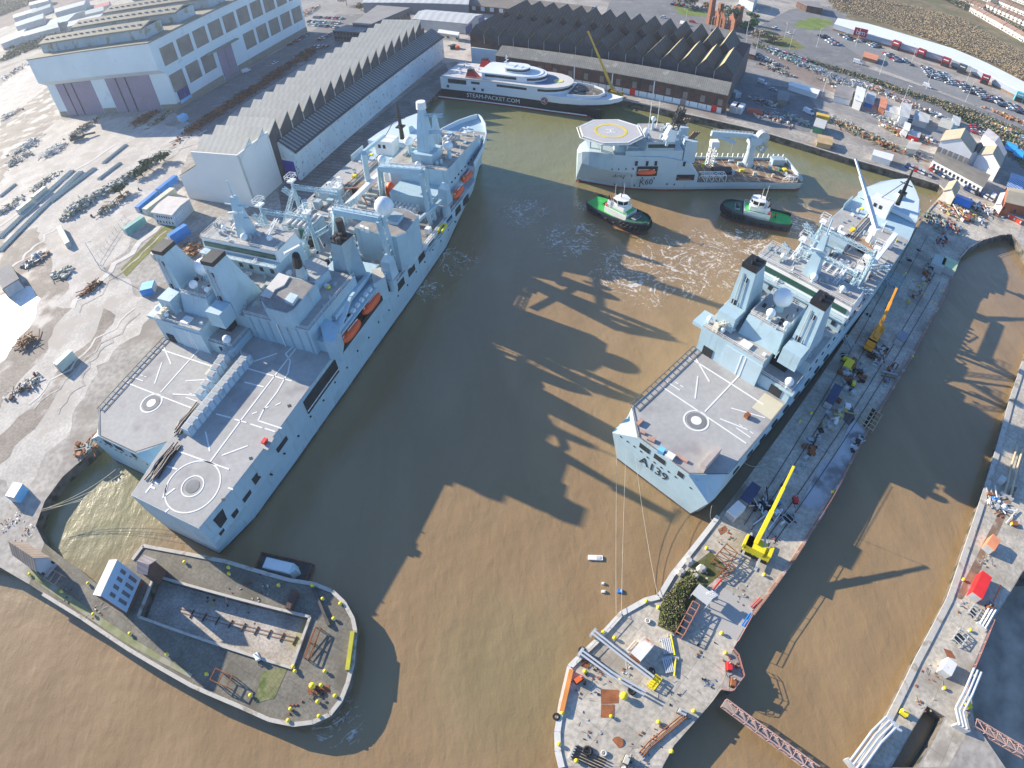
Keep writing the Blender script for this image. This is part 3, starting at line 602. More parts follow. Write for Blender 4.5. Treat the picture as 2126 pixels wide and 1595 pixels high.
# hangar and after superstructure
pt(tide, 'hangar', bx(35, 46, -4.8, 14.0, DK, 22.5), navy); pt(tide, 'hangar', bx(36, 46, -14.2, -4.8, DK, 18), navy)
dd = pt(tide, 'hangar_door', bx(34.7, 35, -5, 6, DK, 21.5), mt('pale_door', (.46, .58, .64), .6, .04))
for yy in (-.3, .9): pt(dd, 'guide_line', bx(34.6, 34.7, yy, yy+.3, DK, 21.5), wline)
pt(tide, 'opening', bx(34.8, 35.05, 9, 12, DK, 17), darkhole); pt(tide, 'opening', bx(35.8, 36.05, -12, -8.6, DK, 17), darkhole); pt(tide, 'opening', bx(41, 46.1, -9.5, -5, 18, 20.9), darkhole)
pt(tide, 'superstructure', bx(46, 74, -14.2, 14.2, DK, 22.5), navy); pt(tide, 'superstructure', bx(44, 46.02, -14.2, -9, 18, 22.5), navy)
for xx, yy, l_, w_ in ((35.2, 12.6, 6, 5), (35.2, -12.9, 8, 4)): g = bx(xx, xx+l_, yy-w_/2, yy+w_/2+2*(yy > 0), 21.4 if yy > 0 else 17.6, 22.5 if yy > 0 else 18); pt(tide, 'wing_platform', g, navy)
pt(tide, 'upper_deck', bx(35.2, 74, -14.1, 14.1, 22.5, 22.56) if 0 else G().face(*[Vector((x, y, 22.56)) for x, y in ((35.1, 14), (35.1, -4.7), (44.1, -4.7), (44.1, -14.1), (74, -14.1), (74, 14.1))]), deckg)
pt(tide, 'lower_deck', G().face(*[Vector((x, y, 18.06)) for x, y in ((36.1, -4.9), (36.1, -14.1), (44, -14.1), (44, -4.9))]), deckg)
hs = pt(tide, 'centre_house', G().loft([[Vector(p) for p in ((40, -5.8, 22.5), (55, -5.8, 22.5), (55, 5.8, 22.5), (40, 5.8, 22.5))], [Vector(p) for p in ((41.5, -5.2, 28.6), (55, -5.2, 28.6), (55, 5.2, 28.6), (41.5, 5.2, 28.6))]]), navy)
pt(hs, 'house_roof', bx(41.7, 54.8, -5, 5, 28.6, 28.66), deckg); rails(hs, [(41.7, -5), (54.8, -5), (54.8, 5), (41.7, 5)], 28.66, True)
radome(tide, 49, .3, 32.8, 2.6, 28.6); radome(tide, 43.5, .4, 30.9, 1.25, 28.6); radome(tide, 43.5, -4.4, 30.2, .8, 28.6); radome(tide, 36.8, -12.4, 20.2, 1.2, 18); radome(tide, 36.4, 8.8, 23.9, .7, 22.5); radome(tide, 37.5, 13.5, 24, .9, 22.5)
for s in (1, -1):
    yc = 9.6*s
    g = G(); g.loft([[Vector((x, yc+y, 22.5)) for x, y in ((43.2, -2.8), (54.5, -2.8), (54.5, 2.8), (43.2, 2.8))], [Vector((x, yc+y, 40)) for x, y in ((43.6, -2.0), (48.4, -2.0), (48.4, 2.0), (43.6, 2.0))]]); fn = pt(tide, 'funnel', g, navy)
    g = G(); g.prism([(43.4, yc-2.15), (48.6, yc-2.15), (48.6, yc+2.15), (43.4, yc+2.15)], 39.4, 40.7); cp = pt(fn, 'funnel_cap', g, black)
    for q in (0, 1): g = G(); g.cyl((45+q*1.8, yc, 40.7), (45+q*1.8, yc, 41.7), .6); pt(cp, 'exhaust_pipe', g, black)
    g = G(); g.path([(42.9, yc+1.1, 24), (43.35, yc+1.1, 38)], .12); g.path([(42.9, yc-.2, 24), (43.35, yc-.2, 37)], .12); pt(fn, 'ladder', g, steel)
    pt(fn, 'louvre', bx(43.05, 43.45, yc+.4, yc+1.7, 27, 29), darkhole); pt(fn, 'louvre', bx(43.4, 43.65, yc-.6, yc+.2, 35.6, 37), darkhole)
    pt(tide, 'funnel_annex', bx(38.2, 43.1, yc-2.6, yc+2.6, 22.5, 27.6), navy)
g = G(); g.truss((36.4, 10.6, 24.4), (40.6, 7.2, 25.6), 1, 1, 5, .16); g.box((36.2, 10.6, 22.6), 1.6, 1.6, 2); pt(tide, 'stores_crane', g, mt('cream_crane', (.68, .62, .5), .6))
pt(tide, 'hatch', bx(35.9, 38.6, .4, 3.4, 22.6, 23.1), white_paint)
rails(tide, [(35.3, 14), (35.3, -4.6)], 22.56); rails(tide, [(74, 14), (46, 14)], 22.56); rails(tide, [(36.2, -4.9), (36.2, -14), (44, -14)], 18.06)
# bridge block
br_ = pt(tide, 'accommodation_block', bx(60.5, 73, -14.6, 14.6, 22.56, 27.4), navy)
bh = pt(tide, 'bridge', G().loft([[Vector(p) for p in ((62, -15.2, 27.4), (72.5, -15.2, 27.4), (72.5, 15.2, 27.4), (62, 15.2, 27.4))], [Vector(p) for p in ((62.3, -14.8, 30.8), (71.5, -14.8, 30.8), (71.5, 14.8, 30.8), (62.3, 14.8, 30.8))]]), white_paint)
pt(bh, 'bridge_window_band', bx(61.8, 62.1, -14, 14, 28.2, 29.8), mt('green_glass', (.03, .09, .07), .15)); pt(bh, 'bridge_roof', bx(62.3, 71.7, -14.8, 14.8, 30.8, 31), deckg)
pt(bh, 'wing_balcony', bx(59.4, 61.9, -15, 15, 26.9, 27.3), navy); rails(bh, [(59.5, -15), (59.5, 15)], 27.3); rails(bh, [(62.4, -14.7), (71.6, -14.7), (71.6, 14.7), (62.4, 14.7)], 31, True)
radome(bh, 67, 9, 32.1, .8, 31); radome(bh, 66, -10, 32.3, .9, 31); radome(bh, 64, -2, 32.6, 1.1, 31)
g = G(); g.loft([[Vector((x, y, 31)) for x, y in ((65, -2), (69.5, -2), (69.5, 2), (65, 2))], [Vector((x, y, 44)) for x, y in ((66.6, -.7), (68, -.7), (68, .7), (66.6, .7))]]); mm = pt(tide, 'main_mast', g, navy)
g = G(); g.bar((67.3, -4.5, 41), (67.3, 4.5, 41), .35, .35); pt(mm, 'yard', g, navy); g = G(); g.bar((67.3, -3.5, 37), (67.3, 3.5, 37), .3, .3); pt(mm, 'yard', g, navy); g = G(); g.cyl((67.3, 0, 44), (67.3, 0, 49), .2); pt(mm, 'topmast', g, navy); g = G(); g.box((66, 0, 39), .6, 4.4, .7, .4); pt(mm, 'radar_scanner', g, white_paint)
# replenishment gear
for x, ht in ((84, 29), (101, 28)):
    for s in (1, -1):
        g = G(); g.cyl((x, 9.5*s, DK), (x, 9.5*s, ht), .8, .5, 8); rp = pt(tide, 'replenishment_post', g, navy)
        g = G(); g.box((x, 9.5*s, ht), 2.6, 2.2, .6); g.rail([Vector(p) for p in ((x-1.7, 9.5*s-1.3, ht+1), (x+1.7, 9.5*s-1.3, ht+1), (x+1.7, 9.5*s+1.3, ht+1), (x-1.7, 9.5*s+1.3, ht+1))], 1.6, 1.5, .08, True); pt(rp, 'head_platform', g, white_paint)
        g = G(); g.truss((x, 9.5*s, ht-3), (x-11, 9.5*s, DK+1), 1.2, 1.2, 9, .15); pt(rp, 'stay_truss', g, navy)
        g = G(); g.truss((x+1, 9.5*s, 20), (x+1, 15.6*s, 24), 1.3, 1.3, 5, .2); pt(rp, 'sponson_arm', g, navy)
    g = G(); g.truss((x, -9.5, ht-2), (x, 9.5, ht-2), 1.1, 1.2, 10, .17); pt(tide, 'gantry_beam', g, navy)
pt(tide, 'ras_control_house', bx(88, 96, -5, 7, DK, 19.5), navy)
for k in range(5): pt(tide, 'louvre_panel', bx(87.6, 88, -4.4+k*2.2, -2.6+k*2.2, 15, 19), greenp if k % 2 else white_paint)
pt(tide, 'house_top', bx(88.2, 95.8, -4.8, 6.8, 19.5, 19.6), deckg)
for k in range(5): pt(tide, 'roof_frame', bx(88.2, 95.8, -4.6+k*2.3, -4.2+k*2.3, 19.6, 20.2), wline)
pt(tide, 'deck_house', bx(75, 82, -8, 2, DK, 20), navy); pt(tide, 'deck_house', bx(76, 80, 4, 12, DK, 18), navyd); pt(tide, 'deck_house', bx(112, 118, 2, 9, DK, 17), navyd)
fittings(tide, 60, 46, 60, -13.5, 13.5, 22.6, [white_paint, navy, steel, navyd], seed=3)
fittings(tide, 95, 75, 126, -13, 13, DK, [white_paint, navy, steel, navyd, steel, white_paint, black, white_paint], .6, 2.8, 3.2, seed=4); fittings(tide, 30, 62, 72, -14, 14, 31, [white_paint, steel, navyd], .3, 1.0, 1.6, seed=6); fittings(tide, 24, 41, 54.5, -5, 5, 28.7, [white_paint, steel, navyd, black], .3, 1.0, 1.0, seed=7)
for k in range(7): pt(tide, 'aft_wall_window', bx(60.3, 60.55, -13+k*4, -11.8+k*4, 24.2, 25.6), glass)
for k in range(4): pt(tide, 'stairway', bx(46+k*6, 49+k*6, 12.2, 13.2, 22.6, 23.8+k*.3), steel)
for k in range(12): pt(tide, 'scuttle', bx(46+k*4, 46.8+k*4, -14.45, -14.15, 18.5, 19.3), darkhole)
for y_ in (-7, 7): g = G(); g.truss((60, y_, 27), (74, y_, 33), 1, 1, 6, .15); pt(tide, 'aerial_lattice', g, white_paint)
for k in range(5): g = G(); g.path([(76+k*9, -11.5, 15+k*.2), (80+k*9, -6, 19), (84+k*9, 3, 15)], .25, 6); pt(tide, 'hose_loop', g, [black, steel, white_paint, black, rust][k])
fittings(tide, 14, 36, 60, -12, 12, 22.6, [white_paint, navy], .4, 1.2, seed=5)
g = G(); g.bar((104, -9.5, 19.5), (131, -9.5, 19.5), 1.8, 1.6); g.box((104, -9.5, DK), 2, 2, 5); g.box((131, -9.5, DK), 2, 2, 5); pt(tide, 'stowed_boom', g, white_paint)
for k in range(6): g = G(); g.cyl((108+k*2.6, -12, 15), (108+k*2.6, -8.6, 15), .7); pt(tide, 'hose_reel', g, steel)
for k in range(4): g = G(); g.path([(106, 2+k*.8, 14.5), (148, 2+k*.8, 14.5)], .18); pt(tide, 'cargo_pipe', g, [steel, deckd, navyd, rust][k])
pt(tide, 'deck_patch', bx(118, 128, -6, 3, DK+.05, DK+.12), mt('rust_stained_deck', (.30, .22, .15), .9, .3, .4, dirt=(.36, .18, .07), dirt_at=.52, dsc=.5))
# bow
pt(tide, 'bulwark', G().loft([[Vector((x, y*s, z)) for x, y, z in ((142, 14, DK), (152, 13, 15), (156, 12.3, 16.2))]+[Vector((x, (y-.4)*s, z+2.4)) for x, y, z in ((156, 12.3, 16.4), (152, 13, 16.4), (142, 14, DK))] for s in (1,)]+[]) if 0 else bx(141, 150, 13.2, 13.6, DK, 16.6), navy)
g = G(); wb = [(153, 12.6, 17.6), (160, 11.3, 18), (168, 8.5, 18.9), (174, 5.1, 19.3), (178, 2.2, 19.6), (180.1, .4, 19.8)]
top = [Vector(p) for p in wb]+[Vector((x, -y, z)) for x, y, z in reversed(wb)]; low = [Vector((p.x, p.y*.98, p.z-1.6)) for p in top]; g.loft([low, top]); pt(tide, 'whaleback', g, mt('bright_bow_paint', (.58, .68, .73), .5, .04, .1))
pt(tide, 'forward_house', bx(148, 154, -2, 6, DK, 20.5), white_paint)
pt(tide, 'house_window', bx(147.9, 148.02, 1, 2.2, 17.5, 19), darkhole); pt(tide, 'house_window', bx(147.9, 148.02, 3.2, 4.4, 17.5, 19), darkhole)
g = G(); g.cyl((155, -3, 19), (155, -3, 34), 1.0, .35); g.bar((155, -5.5, 28), (155, -.5, 28), .3, .3); g.box((155, -3, 24), 3, 3, .5); g.cyl((155, -3, 30), (151, 4, 19), .15); pt(tide, 'foremast', g, black)
g = G(); g.loft([[Vector(p) for p in ((161, -3, 18.2), (165, -4, 18.5), (163, 1, 18.4))], [Vector(p) for p in ((162, -2.4, 20.6), (164, -2.8, 20.6), (163, -.8, 20.6))]]); pt(tide, 'breakwater', g, navy)
fittings(tide, 22, 127, 150, -11, 11, DK, [white_paint, navyd, steel, yellow], .5, 1.8, 2, seed=8)
# hull fittings: transom openings, number
for y0, y1 in ((3.4, 6.4), (-1.2, 2.0), (-6.6, -5)):
    pt(tide, 'mooring_opening', G().loft([[Vector((-.12+.25*0, y, 11.3)) for y in (y0, y1)]+[Vector((.5, y, 11.3)) for y in (y1, y0)], [Vector((-.12, y, 13)) for y in (y0, y1)]+[Vector((.5, y, 13)) for y in (y1, y0)]]), darkhole)
text(tide, 'A139', basis((-.12, 1.2, 6.0), (0, -1, 0), (0, 0, 1)), 4.0, mt('pennant_black', (.03, .035, .04), .6))
for k in range(9): pt(tide, 'side_opening', bx(10+k*6.5, 12.4+k*6.5, -14.95, -14.1, 10.2, 11.4), darkhole)
for k in range(10): pt(tide, 'fairlead', bx(-.1, .2, 10.6-k*2.1+1 if k < 9 else -9.6, 11.2-k*2.1+1 if k < 9 else -9, 9.5 if 3 < k < 7 else 9.9, 9.9 if 3 < k < 7 else 10.3), darkhole)
# stuff left lying on this flight deck is separate from the ship (A139 only, added later)
tide_kids = kids(tide)
def T2M():
    th = R(67.9); a = W(352, 530, 38); b = W(457, 560, 38); mid = (a+b)/2; d = Vector((math.cos(th), math.sin(th), 0)); s = 1.045
    o = mid-d*46.5*s; o.z = 0; return Matrix.Translation(o) @ Matrix.Rotation(th, 4, 'Z') @ Matrix.Scale(s, 4)
tide2 = dup(tide, T2M(), 'grey naval tanker moored between the quay and the larger flat-decked supply ship')
for c in list(kids(tide2)):
    if c.name.startswith('lettering'): bpy.data.objects.remove(c)
# ---------- larger supply ship ----------
def LP(s, px, py, z): return ROOT[s.name].inverted() @ W(px, py, z)
def pq(par, s, name, px, z0, z1, mat, top=None):
    q = [LP(s, a, b, z1) for a, b in px]; g = G(); g.prism(q, z0, z1); o = pt(par, name, g, mat)
    if top: g = G(); c = sum(q, Vector())/len(q); g.face(*[Vector((c.x+(p.x-c.x)*.97, c.y+(p.y-c.y)*.97, z1+.05)) for p in q]); pt(o, 'roof_deck', g, top)
    return o
def leg(par, s, name, a, za, b, zb, wd, mat=navy, ht=None):
    g = G(); g.bar(LP(s, *a, za), LP(s, *b, zb), wd, ht or wd); return pt(par, name, g, mat)
fv = ship('supply_ship', W(348, 1066, 16), R(68.1), 1.4, 'largest grey supply ship with F V painted on its long flight deck and orange lifeboats', 'ship')
FD, MD = 16., 13.2
def P5(hd, zd, hk, zk, hw): return [(hd, zd), (hk, zk), (hw, -1.2)]
hull(fv, [(0, P5(11.6, FD, 11.8, 8, 8.5)), (3, P5(12, FD, 12.2, 8, 9.5)), (12, P5(13, FD, 13.1, 8, 12)), (30, P5(14, FD, 13.8, 8, 13)), (58, P5(14, FD, 14, 8, 13.6))], bmat=boot, zb=.9)
hull(fv, [(58, P5(14, MD, 14, 8, 13.6)), (100, P5(14, MD, 14, 8, 13.6)), (130, P5(14, MD, 14, 8, 12.4)), (145, P5(14, MD, 13.4, 8, 9.5)), (158, P5(14, 14.2, 12.4, 9, 6.5))], bmat=boot, zb=.9)
hull(fv, [(158, P5(14, 19.5, 12.4, 10, 6.5)), (170, P5(12.6, 20.3, 9.4, 10, 3.4)), (180, P5(10, 21, 6, 10, 1.4)), (188, P5(6.3, 21.4, 3, 10, .5)), (193, P5(2.6, 21.7, 1, 10, .2)), (195, P5(.6, 21.8, .3, 10, .1))], bmat=boot, zb=.9)
g = G(); g.face(*[Vector((x, y, FD+.04)) for x, y in [(.1, 11.5), (3, 11.9), (12, 12.9), (30, 13.9), (58, 13.9), (58, -13.9), (30, -13.9), (12, -12.9), (3, -11.9), (.1, -11.5)]]); pt(fv, 'flight_deck', g, deckg)
g = G(); g.face(*[Vector((x, y, MD+.04)) for x, y in [(58, 13.9), (145, 13.9), (158, 13.8), (158, -13.8), (145, -13.9), (58, -13.9)]]); pt(fv, 'main_deck', g, deckd)
g = G(); q = [(158.1, 13.8), (170, 12.3), (180, 9.7), (188, 6), (193, 2.3)]; g.face(*[Vector((x, y, 19.6 if x < 160 else 20.4 if x < 175 else 21.2)) for x, y in q+[(x, -y) for x, y in reversed(q)]]); pt(fv, 'forecastle_deck', g, deckd)
g = G(); q = [(158, 14), (170, 12.6), (180, 10), (188, 6.3), (193, 2.6), (195, .5)]; 
for s in (1, -1): g.loft([[Vector((x, y*s, z)) for z in (19.6+(x-158)*.06, 21.6+(x-158)*.06)]+[Vector((x-.3, (y-.35)*s, z)) for z in (21.6+(x-158)*.06, 19.6+(x-158)*.06)] for x, y in q])
pt(fv, 'bow_bulwark', g, mt('bright_bow_paint', (.66, .71, .74)))
zq = FD+.08
cx, cy = LP(fv, 400, 1010, FD).xy
mark(fv, circ(cx, cy, 7.2), .35, zq, close=True); mark(fv, circ(cx, cy, 2.9), .35, zq, close=True)
g = G(); g.cyl((cx, cy, zq-.03), (cx, cy, zq+.03), 1.9, n=20); pt(fv, 'landing_grid', g, mt('dark_landing_grid', (.15, .15, .16)))
def ml(*px, wd=.4): mark(fv, [LP(fv, a, b, FD).xy for a, b in px], wd, zq)
ml((437, 959), (628, 637+70)); ml((372, 938), (476, 975)); ml((343, 967), (368, 975)); ml((474, 1013), (484, 1017)); ml((512, 765), (606, 792)); ml((508, 794), (548, 804)); ml((427, 897), (436, 938)); ml((461, 946), (515, 926)); ml((496, 714), (504, 745)); ml((527, 751), (576, 734))
ml((449, 860), (480, 868)); ml((487, 871), (512, 878)); ml((520, 881), (545, 889)); ml((550, 890), (572, 897)); ml((536, 874), (548, 850), (575, 815), (598, 775), (603, 750), (593, 735), (612, 717)); ml((536, 874), (585, 890)); ml((343, 1064), (351, 1057)); ml((524, 860), (534, 856)); ml((547, 850), (558, 845)); ml((572, 842), (583, 837))
th_ = math.atan2(*(reversed((LP(fv, 470, 975, FD)-LP(fv, 372, 938, FD)).xy)))
for s_, px in (('F', (300, 1022)), ('V', (330, 1032))):
    p = LP(fv, *px, FD); text(fv, s_, basis((p.x, p.y-1.2, zq), (0, -1, 0), (1, 0, 0)), 5.2, wline, 'deck_letter', .03)
for px in ((600, 843), (520, 952), (463, 1038)): pq(fv, fv, 'deck_hatch', [(px[0]-4, px[1]-2), (px[0]+3, px[1]-4), (px[0]+5, px[1]+1), (px[0]-2, px[1]+3)], FD, FD+.12, darkhole)
pq(fv, fv, 'deck_lift_frame', [(539, 928), (553, 903), (569, 909), (556, 935)], FD, FD+.1, mt('lift_well', (.42, .40, .38), .8))
# containers, fenders and hoses on the flight deck are separate things (added below)
# hangar
hg = pt(fv, 'hangar', bx(56, 80, -9.5, 13.4, MD, 25), navy); pt(fv, 'hangar', bx(57.5, 70, -13.4, -9.5, MD, 20), navy)
for k in range(7): pt(hg, 'door_rib', bx(55.7, 56, -8.6+k*3.3, -8.2+k*3.3, FD, 24.4), navyd)
pt(hg, 'hangar_roof', bx(56.1, 80, -9.4, 13.3, 25, 25.07), deckg); rails(hg, [(56.2, 13.2), (56.2, -9.3), (80, -9.3)], 25.07)
pt(hg, 'centre_line', bx(55.55, 55.7, 1.2, 1.5, FD, 24.8), wline)
ah = pq(fv, fv, 'aft_control_house', [(542, 625), (553, 640), (595, 651), (610, 643), (657, 587), (614, 577), (580, 568)], 25, 30.5, navy, deckd)
g = G(); P_ = [LP(fv, a, b, 29.2) for a, b in [(542, 625), (553, 641), (595, 652), (610, 644)]]
for a, b in zip(P_, P_[1:]): g.bar(a, b, .35, 1.2)
pt(ah, 'window_band', g, glass)
pq(ah, fv, 'tarpaulin', [(541, 612), (579, 566), (601, 574), (590, 592), (571, 601), (560, 618)], 30.6, 31, mt('pale_tarpaulin', (.6, .57, .54), .8, .08, .5))
pq(ah, fv, 'skylight', [(590, 622), (603, 607), (619, 613), (607, 630)], 30.6, 31.6, mt('pale_blue_box', (.5, .62, .66), .5))
g = G(); g.loft([[LP(fv, a, b, 25) for a, b in ((618, 592), (640, 598), (650, 583), (628, 577))], [LP(fv, a, b, 37) for a, b in ((612, 552), (620, 554), (624, 546), (616, 544))]]); mm = pt(fv, 'aft_mast', g, navy)
g = G(); g.cyl(LP(fv, 618, 550, 37), LP(fv, 614, 530, 42), 1.4, 1.0); pt(mm, 'mast_top', g, black); g = G(); a = LP(fv, 590, 527, 43); b = LP(fv, 622, 510, 43); g.bar(a, b, .8, .5); pt(mm, 'radar_scanner', g, white_paint)
pq(fv, fv, 'flight_control_block', [(632, 541), (652, 534), (678, 545), (683, 560), (646, 590), (640, 575)], 25, 28.5, navy, deckg)
# funnel
g = G(); g.loft([[LP(fv, a, b, 20) for a, b in ((694, 576), (728, 583), (766, 579), (738, 553))], [LP(fv, a, b, 38.5) for a, b in ((688, 504), (708, 509), (732, 489), (712, 483))]]); fn = pt(fv, 'funnel', g, navy)
g = G(); g.loft([[LP(fv, a, b, 38.6) for a, b in ((687, 505), (708, 510), (733, 489), (712, 482))], [LP(fv, a, b, 39.8) for a, b in ((687, 502), (708, 507), (733, 486), (712, 479))]]); cp = pt(fn, 'funnel_cap', g, black)
for a, b, h, r in ((711, 486, 44.5, 1.1), (697, 500, 41.5, .6), (704, 505, 41.5, .7), (708, 497, 41.6, .6), (700, 495, 41.6, .6)):
    p = LP(fv, a, b, 39.8); g = G(); g.cyl(p, (p.x, p.y, h), r, r, 12); q_ = pt(cp, 'exhaust_pipe', g, mt('sooty_pipe', (.05, .045, .05), .6)); g = G(); g.cyl((p.x, p.y, h-.02), (p.x, p.y, h+.03), r*.7, n=12); pt(q_, 'pipe_mouth', g, darkhole)
pt(fv, 'funnel_casing', bx(76, 92, -9.5, 6, MD, 20), navy)
pq(fv, fv, 'casing_deck', [(770, 560), (790, 555), (800, 575), (775, 590)], MD, 21, navy, mt('worn_cream_deck', (.48, .45, .39), .85))
# replenishment control house with dome
ih = pq(fv, fv, 'replenishment_house', [(735, 472), (785, 485), (822, 492), (842, 484), (868, 448), (842, 434), (790, 432)], MD, 26.5, navy, deckd)
g = G(); P_ = [LP(fv, a, b, 24.6) for a, b in [(785, 489), (822, 496), (842, 488), (868, 452)]]
for a, b in zip(P_, P_[1:]): g.bar(a, b, .4, 1.3)
pt(ih, 'window_band', g, glass)
pq(ih, fv, 'tank_tray', [(802, 458), (824, 462), (838, 444), (818, 438)], 26.6, 27.8, navy, navyd)
p = LP(fv, 797, 428, 31.5); radome(fv, p.x, p.y, 31.5, 3.1, 26.5)
for px in ((747, 470), (757, 474)): pq(ih, fv, 'roof_box', [(px[0], px[1]-4), (px[0]+8, px[1]-2), (px[0]+8, px[1]+3), (px[0], px[1]+1)], 26.6, 28, white_paint)
# gantries
def gantry(tL, tR, zt, bL, bR, w0_, nm='replenishment_gantry'):
    g = G(); a = LP(fv, *tL, zt); b = LP(fv, *tR, zt); g.bar(a, b, 2.0, 2.0); t = pt(fv, nm, g, navy)
    for tp, bt, k in ((tL, bL, .8), (tR, bR, 1.1)):
        p = LP(fv, *tp, zt); q = LP(fv, *bt, MD)
        for dx in (-k, k): g = G(); g.bar(p+Vector((dx, 0, 0)), q+Vector((dx*1.5, 0, 0)), .9, 1.6); pt(t, 'leg', g, navy)
        for i in range(9): e = p.lerp(q, (i+.5)/9); g = G(); g.bar(e-Vector((k*1.3, 0, 0)), e+Vector((k*1.3, 0, .4)), .3, .3); pt(t, 'rung', g, wline)
    g = G(); g.rail([a+Vector((0, 0, 1)), b+Vector((0, 0, 1))], 1.3, 2, .08); pt(t, 'railing', g, wline)
    return t
gantry((697, 438), (789, 455), 35, (697, 497), (824, 562), 2); gantry((788, 349), (876, 356), 35, (795, 411), (899, 462), 2)
t_ = leg(fv, fv, 'kingpost', (768, 400), MD, (755, 318), 36, 1.8); leg(t_, fv, 'boom', (755, 316), 36, (797, 282), 34, 1.1)
for (a, za, b, zb) in (((640, 470), MD, (632, 418), 32),):
    leg(fv, fv, 'kingpost', a, za, b, zb, 1.6)
# pedestal cranes
for base, head in (((928, 447), (925, 408)), ((817, 600), (803, 566))):
    p = LP(fv, *base, MD); g = G(); g.cyl((p.x, p.y, MD), (p.x, p.y, 18.5), 1.5, n=12); c_ = pt(fv, 'crane_pedestal', g, navy)
    g = G(); g.loft([[Vector((p.x+i*2, p.y+j*1.8, 18.5)) for i, j in ((-1, -1), (1, -1), (1, 1), (-1, 1))], [Vector((p.x+i*1.5, p.y+j*1.5, 24.5)) for i, j in ((-1, -1), (1, -1), (1, 1), (-1, 1))], [Vector((p.x+i*.4, p.y+j*.4, 26.5)) for i, j in ((-1, -1), (1, -1), (1, 1), (-1, 1))]]); pt(c_, 'crane_cab', g, navy)
    g = G(); g.bar((p.x, p.y, 20.5), (p.x-17, p.y+5, 18.2), .9, 1.1); pt(c_, 'jib', g, navy)
    g = G(); g.cyl((p.x, p.y, 18.2), (p.x, p.y, 18.5), 2.6, n=16); pt(c_, 'ring_platform', g, steel)
# boat deck, starboard
pt(fv, 'boat_deck', bx(60, 88, -14.2, -9.5, 18.6, 19.2), navy); pt(fv, 'boat_recess', bx(59, 92, -14.35, -13.9, 13.6, 15.4), darkhole)
g = G(); g.bar((66, -10, 21), (86, -10, 21), 1.2, 1.6); pt(fv, 'stores_housing', g, navy)
for k in range(8): pt(fv, 'raft_canister', bx(66+k*2.4, 67.4+k*2.4, -13.2, -12.2, 19.2, 20), white_paint)
pq(fv, fv, 'crane_house', [(663, 668), (681, 662), (702, 676), (697, 712), (672, 708)], FD, 23, navy)
g = G(); g.bar(LP(fv, 702, 690, 22), LP(fv, 728, 618, 26), .9, .9); g.bar(LP(fv, 728, 618, 26), LP(fv, 740, 604, 25), .9, .9); pt(fv, 'davit_arm', g, navy)
# side openings of the hull (starboard)
def side(x0, x1, z0, z1, y=-14.05, mat=darkhole, nm='side_opening'): pt(fv, nm, bx(x0, x1, y-.1, y+.3, z0, z1), mat)
side(41, 57, 9.6, 14.6); pt(fv, 'gallery_rail', bx(41, 57, -14.3, -14.1, 10.6, 10.9), wline)
side(27, 31.5, 10.5, 12, -13.95); side(17, 19.5, 10, 12.5, -13.35); side(12, 16.2, 9.2, 10.6, -13.15); side(7.5, 11.5, 8.6, 10.2, -12.75); side(3.6, 8.6, 10.4, 14.2, -12.4); side(2.4, 7, 8.4, 9.4, -12.2)
for k in range(8): side(93+k*7.5, 97.5+k*7.5, 9.4, 12.2, -14.0)
for k in range(19): g = G(); x = 22+k*6.4; g.cyl((x, -14.2, 7.6+(k % 2)*.6), (x, -13.6, 7.6+(k % 2)*.6), .3, n=6); pt(fv, 'porthole', g, darkhole)
pt(fv, 'side_platform', bx(112, 134, -14.9, -14.0, 10.8, 11.4), navy)
g = G(); g.truss((100, -14.5, 14.4), (128, -14.5, 13.6), 1, 1, 16, .14); pt(fv, 'accommodation_ladder', g, wline)
for x, y, z, m_ in ((119.5, -12.8, MD, white_paint),): pt(fv, 'deck_cabin', bx(x, x+2, y, y+1.8, z, z+2.2), m_)
# forward superstructure
fs = pt(fv, 'forward_superstructure', bx(141, 172, -10.6, 13.2, MD, 26), navy)
pt(fs, 'superstructure_roof', bx(141.2, 171.8, -10.4, 13, 26, 26.07), mt('stained_roof_deck', (.40, .37, .33), .9, .15, .2, dirt=(.25, .22, .18), dirt_at=.5, dsc=.4))
pt(fs, 'side_step', bx(170, 178, -9.4, 9, 19, 23), navy); pt(fs, 'lower_front', bx(132, 141.02, -9, 9, MD, 19.5), navy)
rails(fs, [(141.4, -10.3), (141.4, 12.9)], 26.07)
for k in range(9): g = G(); x = 144+k*3; g.cyl((x, -10.9, 20), (x, -10.5, 20), .35, n=6); pt(fs, 'porthole', g, darkhole)
pt(fs, 'bridge_window_band', bx(171.7, 172.2, -9, 11, 22, 24.5), glass)
p0_ = LP(fv, 888, 328, 26)
g = G(); g.loft([[p0_+Vector((x, y, 0)) for x, y in ((-2.8, -2.8), (2.8, -2.8), (2.8, 2.8), (-2.8, 2.8))], [p0_+Vector((x, y, 12)) for x, y in ((-1.9, -1.9), (1.9, -1.9), (1.9, 1.9), (-1.9, 1.9))], [p0_+Vector((x*.9, y*.9, 19.5)) for x, y in ((-1.1, -1.1), (1.1, -1.1), (1.1, 1.1), (-1.1, 1.1))]]); fm = pt(fv, 'foremast', g, navy)
pt(fm, 'mast_base', bx(p0_.x-4.5, p0_.x+4.5, p0_.y-4.2, p0_.y+4.2, 26, 29.5), navy)
g = G(); g.cyl(p0_+Vector((0, 0, 19.5)), p0_+Vector((0, 0, 22)), 1.9, 1.7, 12); pt(fm, 'masthead_platform', g, white_paint)
g = G(); g.truss(p0_+Vector((0, 0, 17)), p0_+Vector((0, -8, 17.5)), .9, .9, 5, .14); pt(fm, 'yard', g, navy); g = G(); g.truss(p0_+Vector((0, 0, 10)), p0_+Vector((1, -7, 11)), .9, .9, 5, .14); pt(fm, 'yard', g, navy)
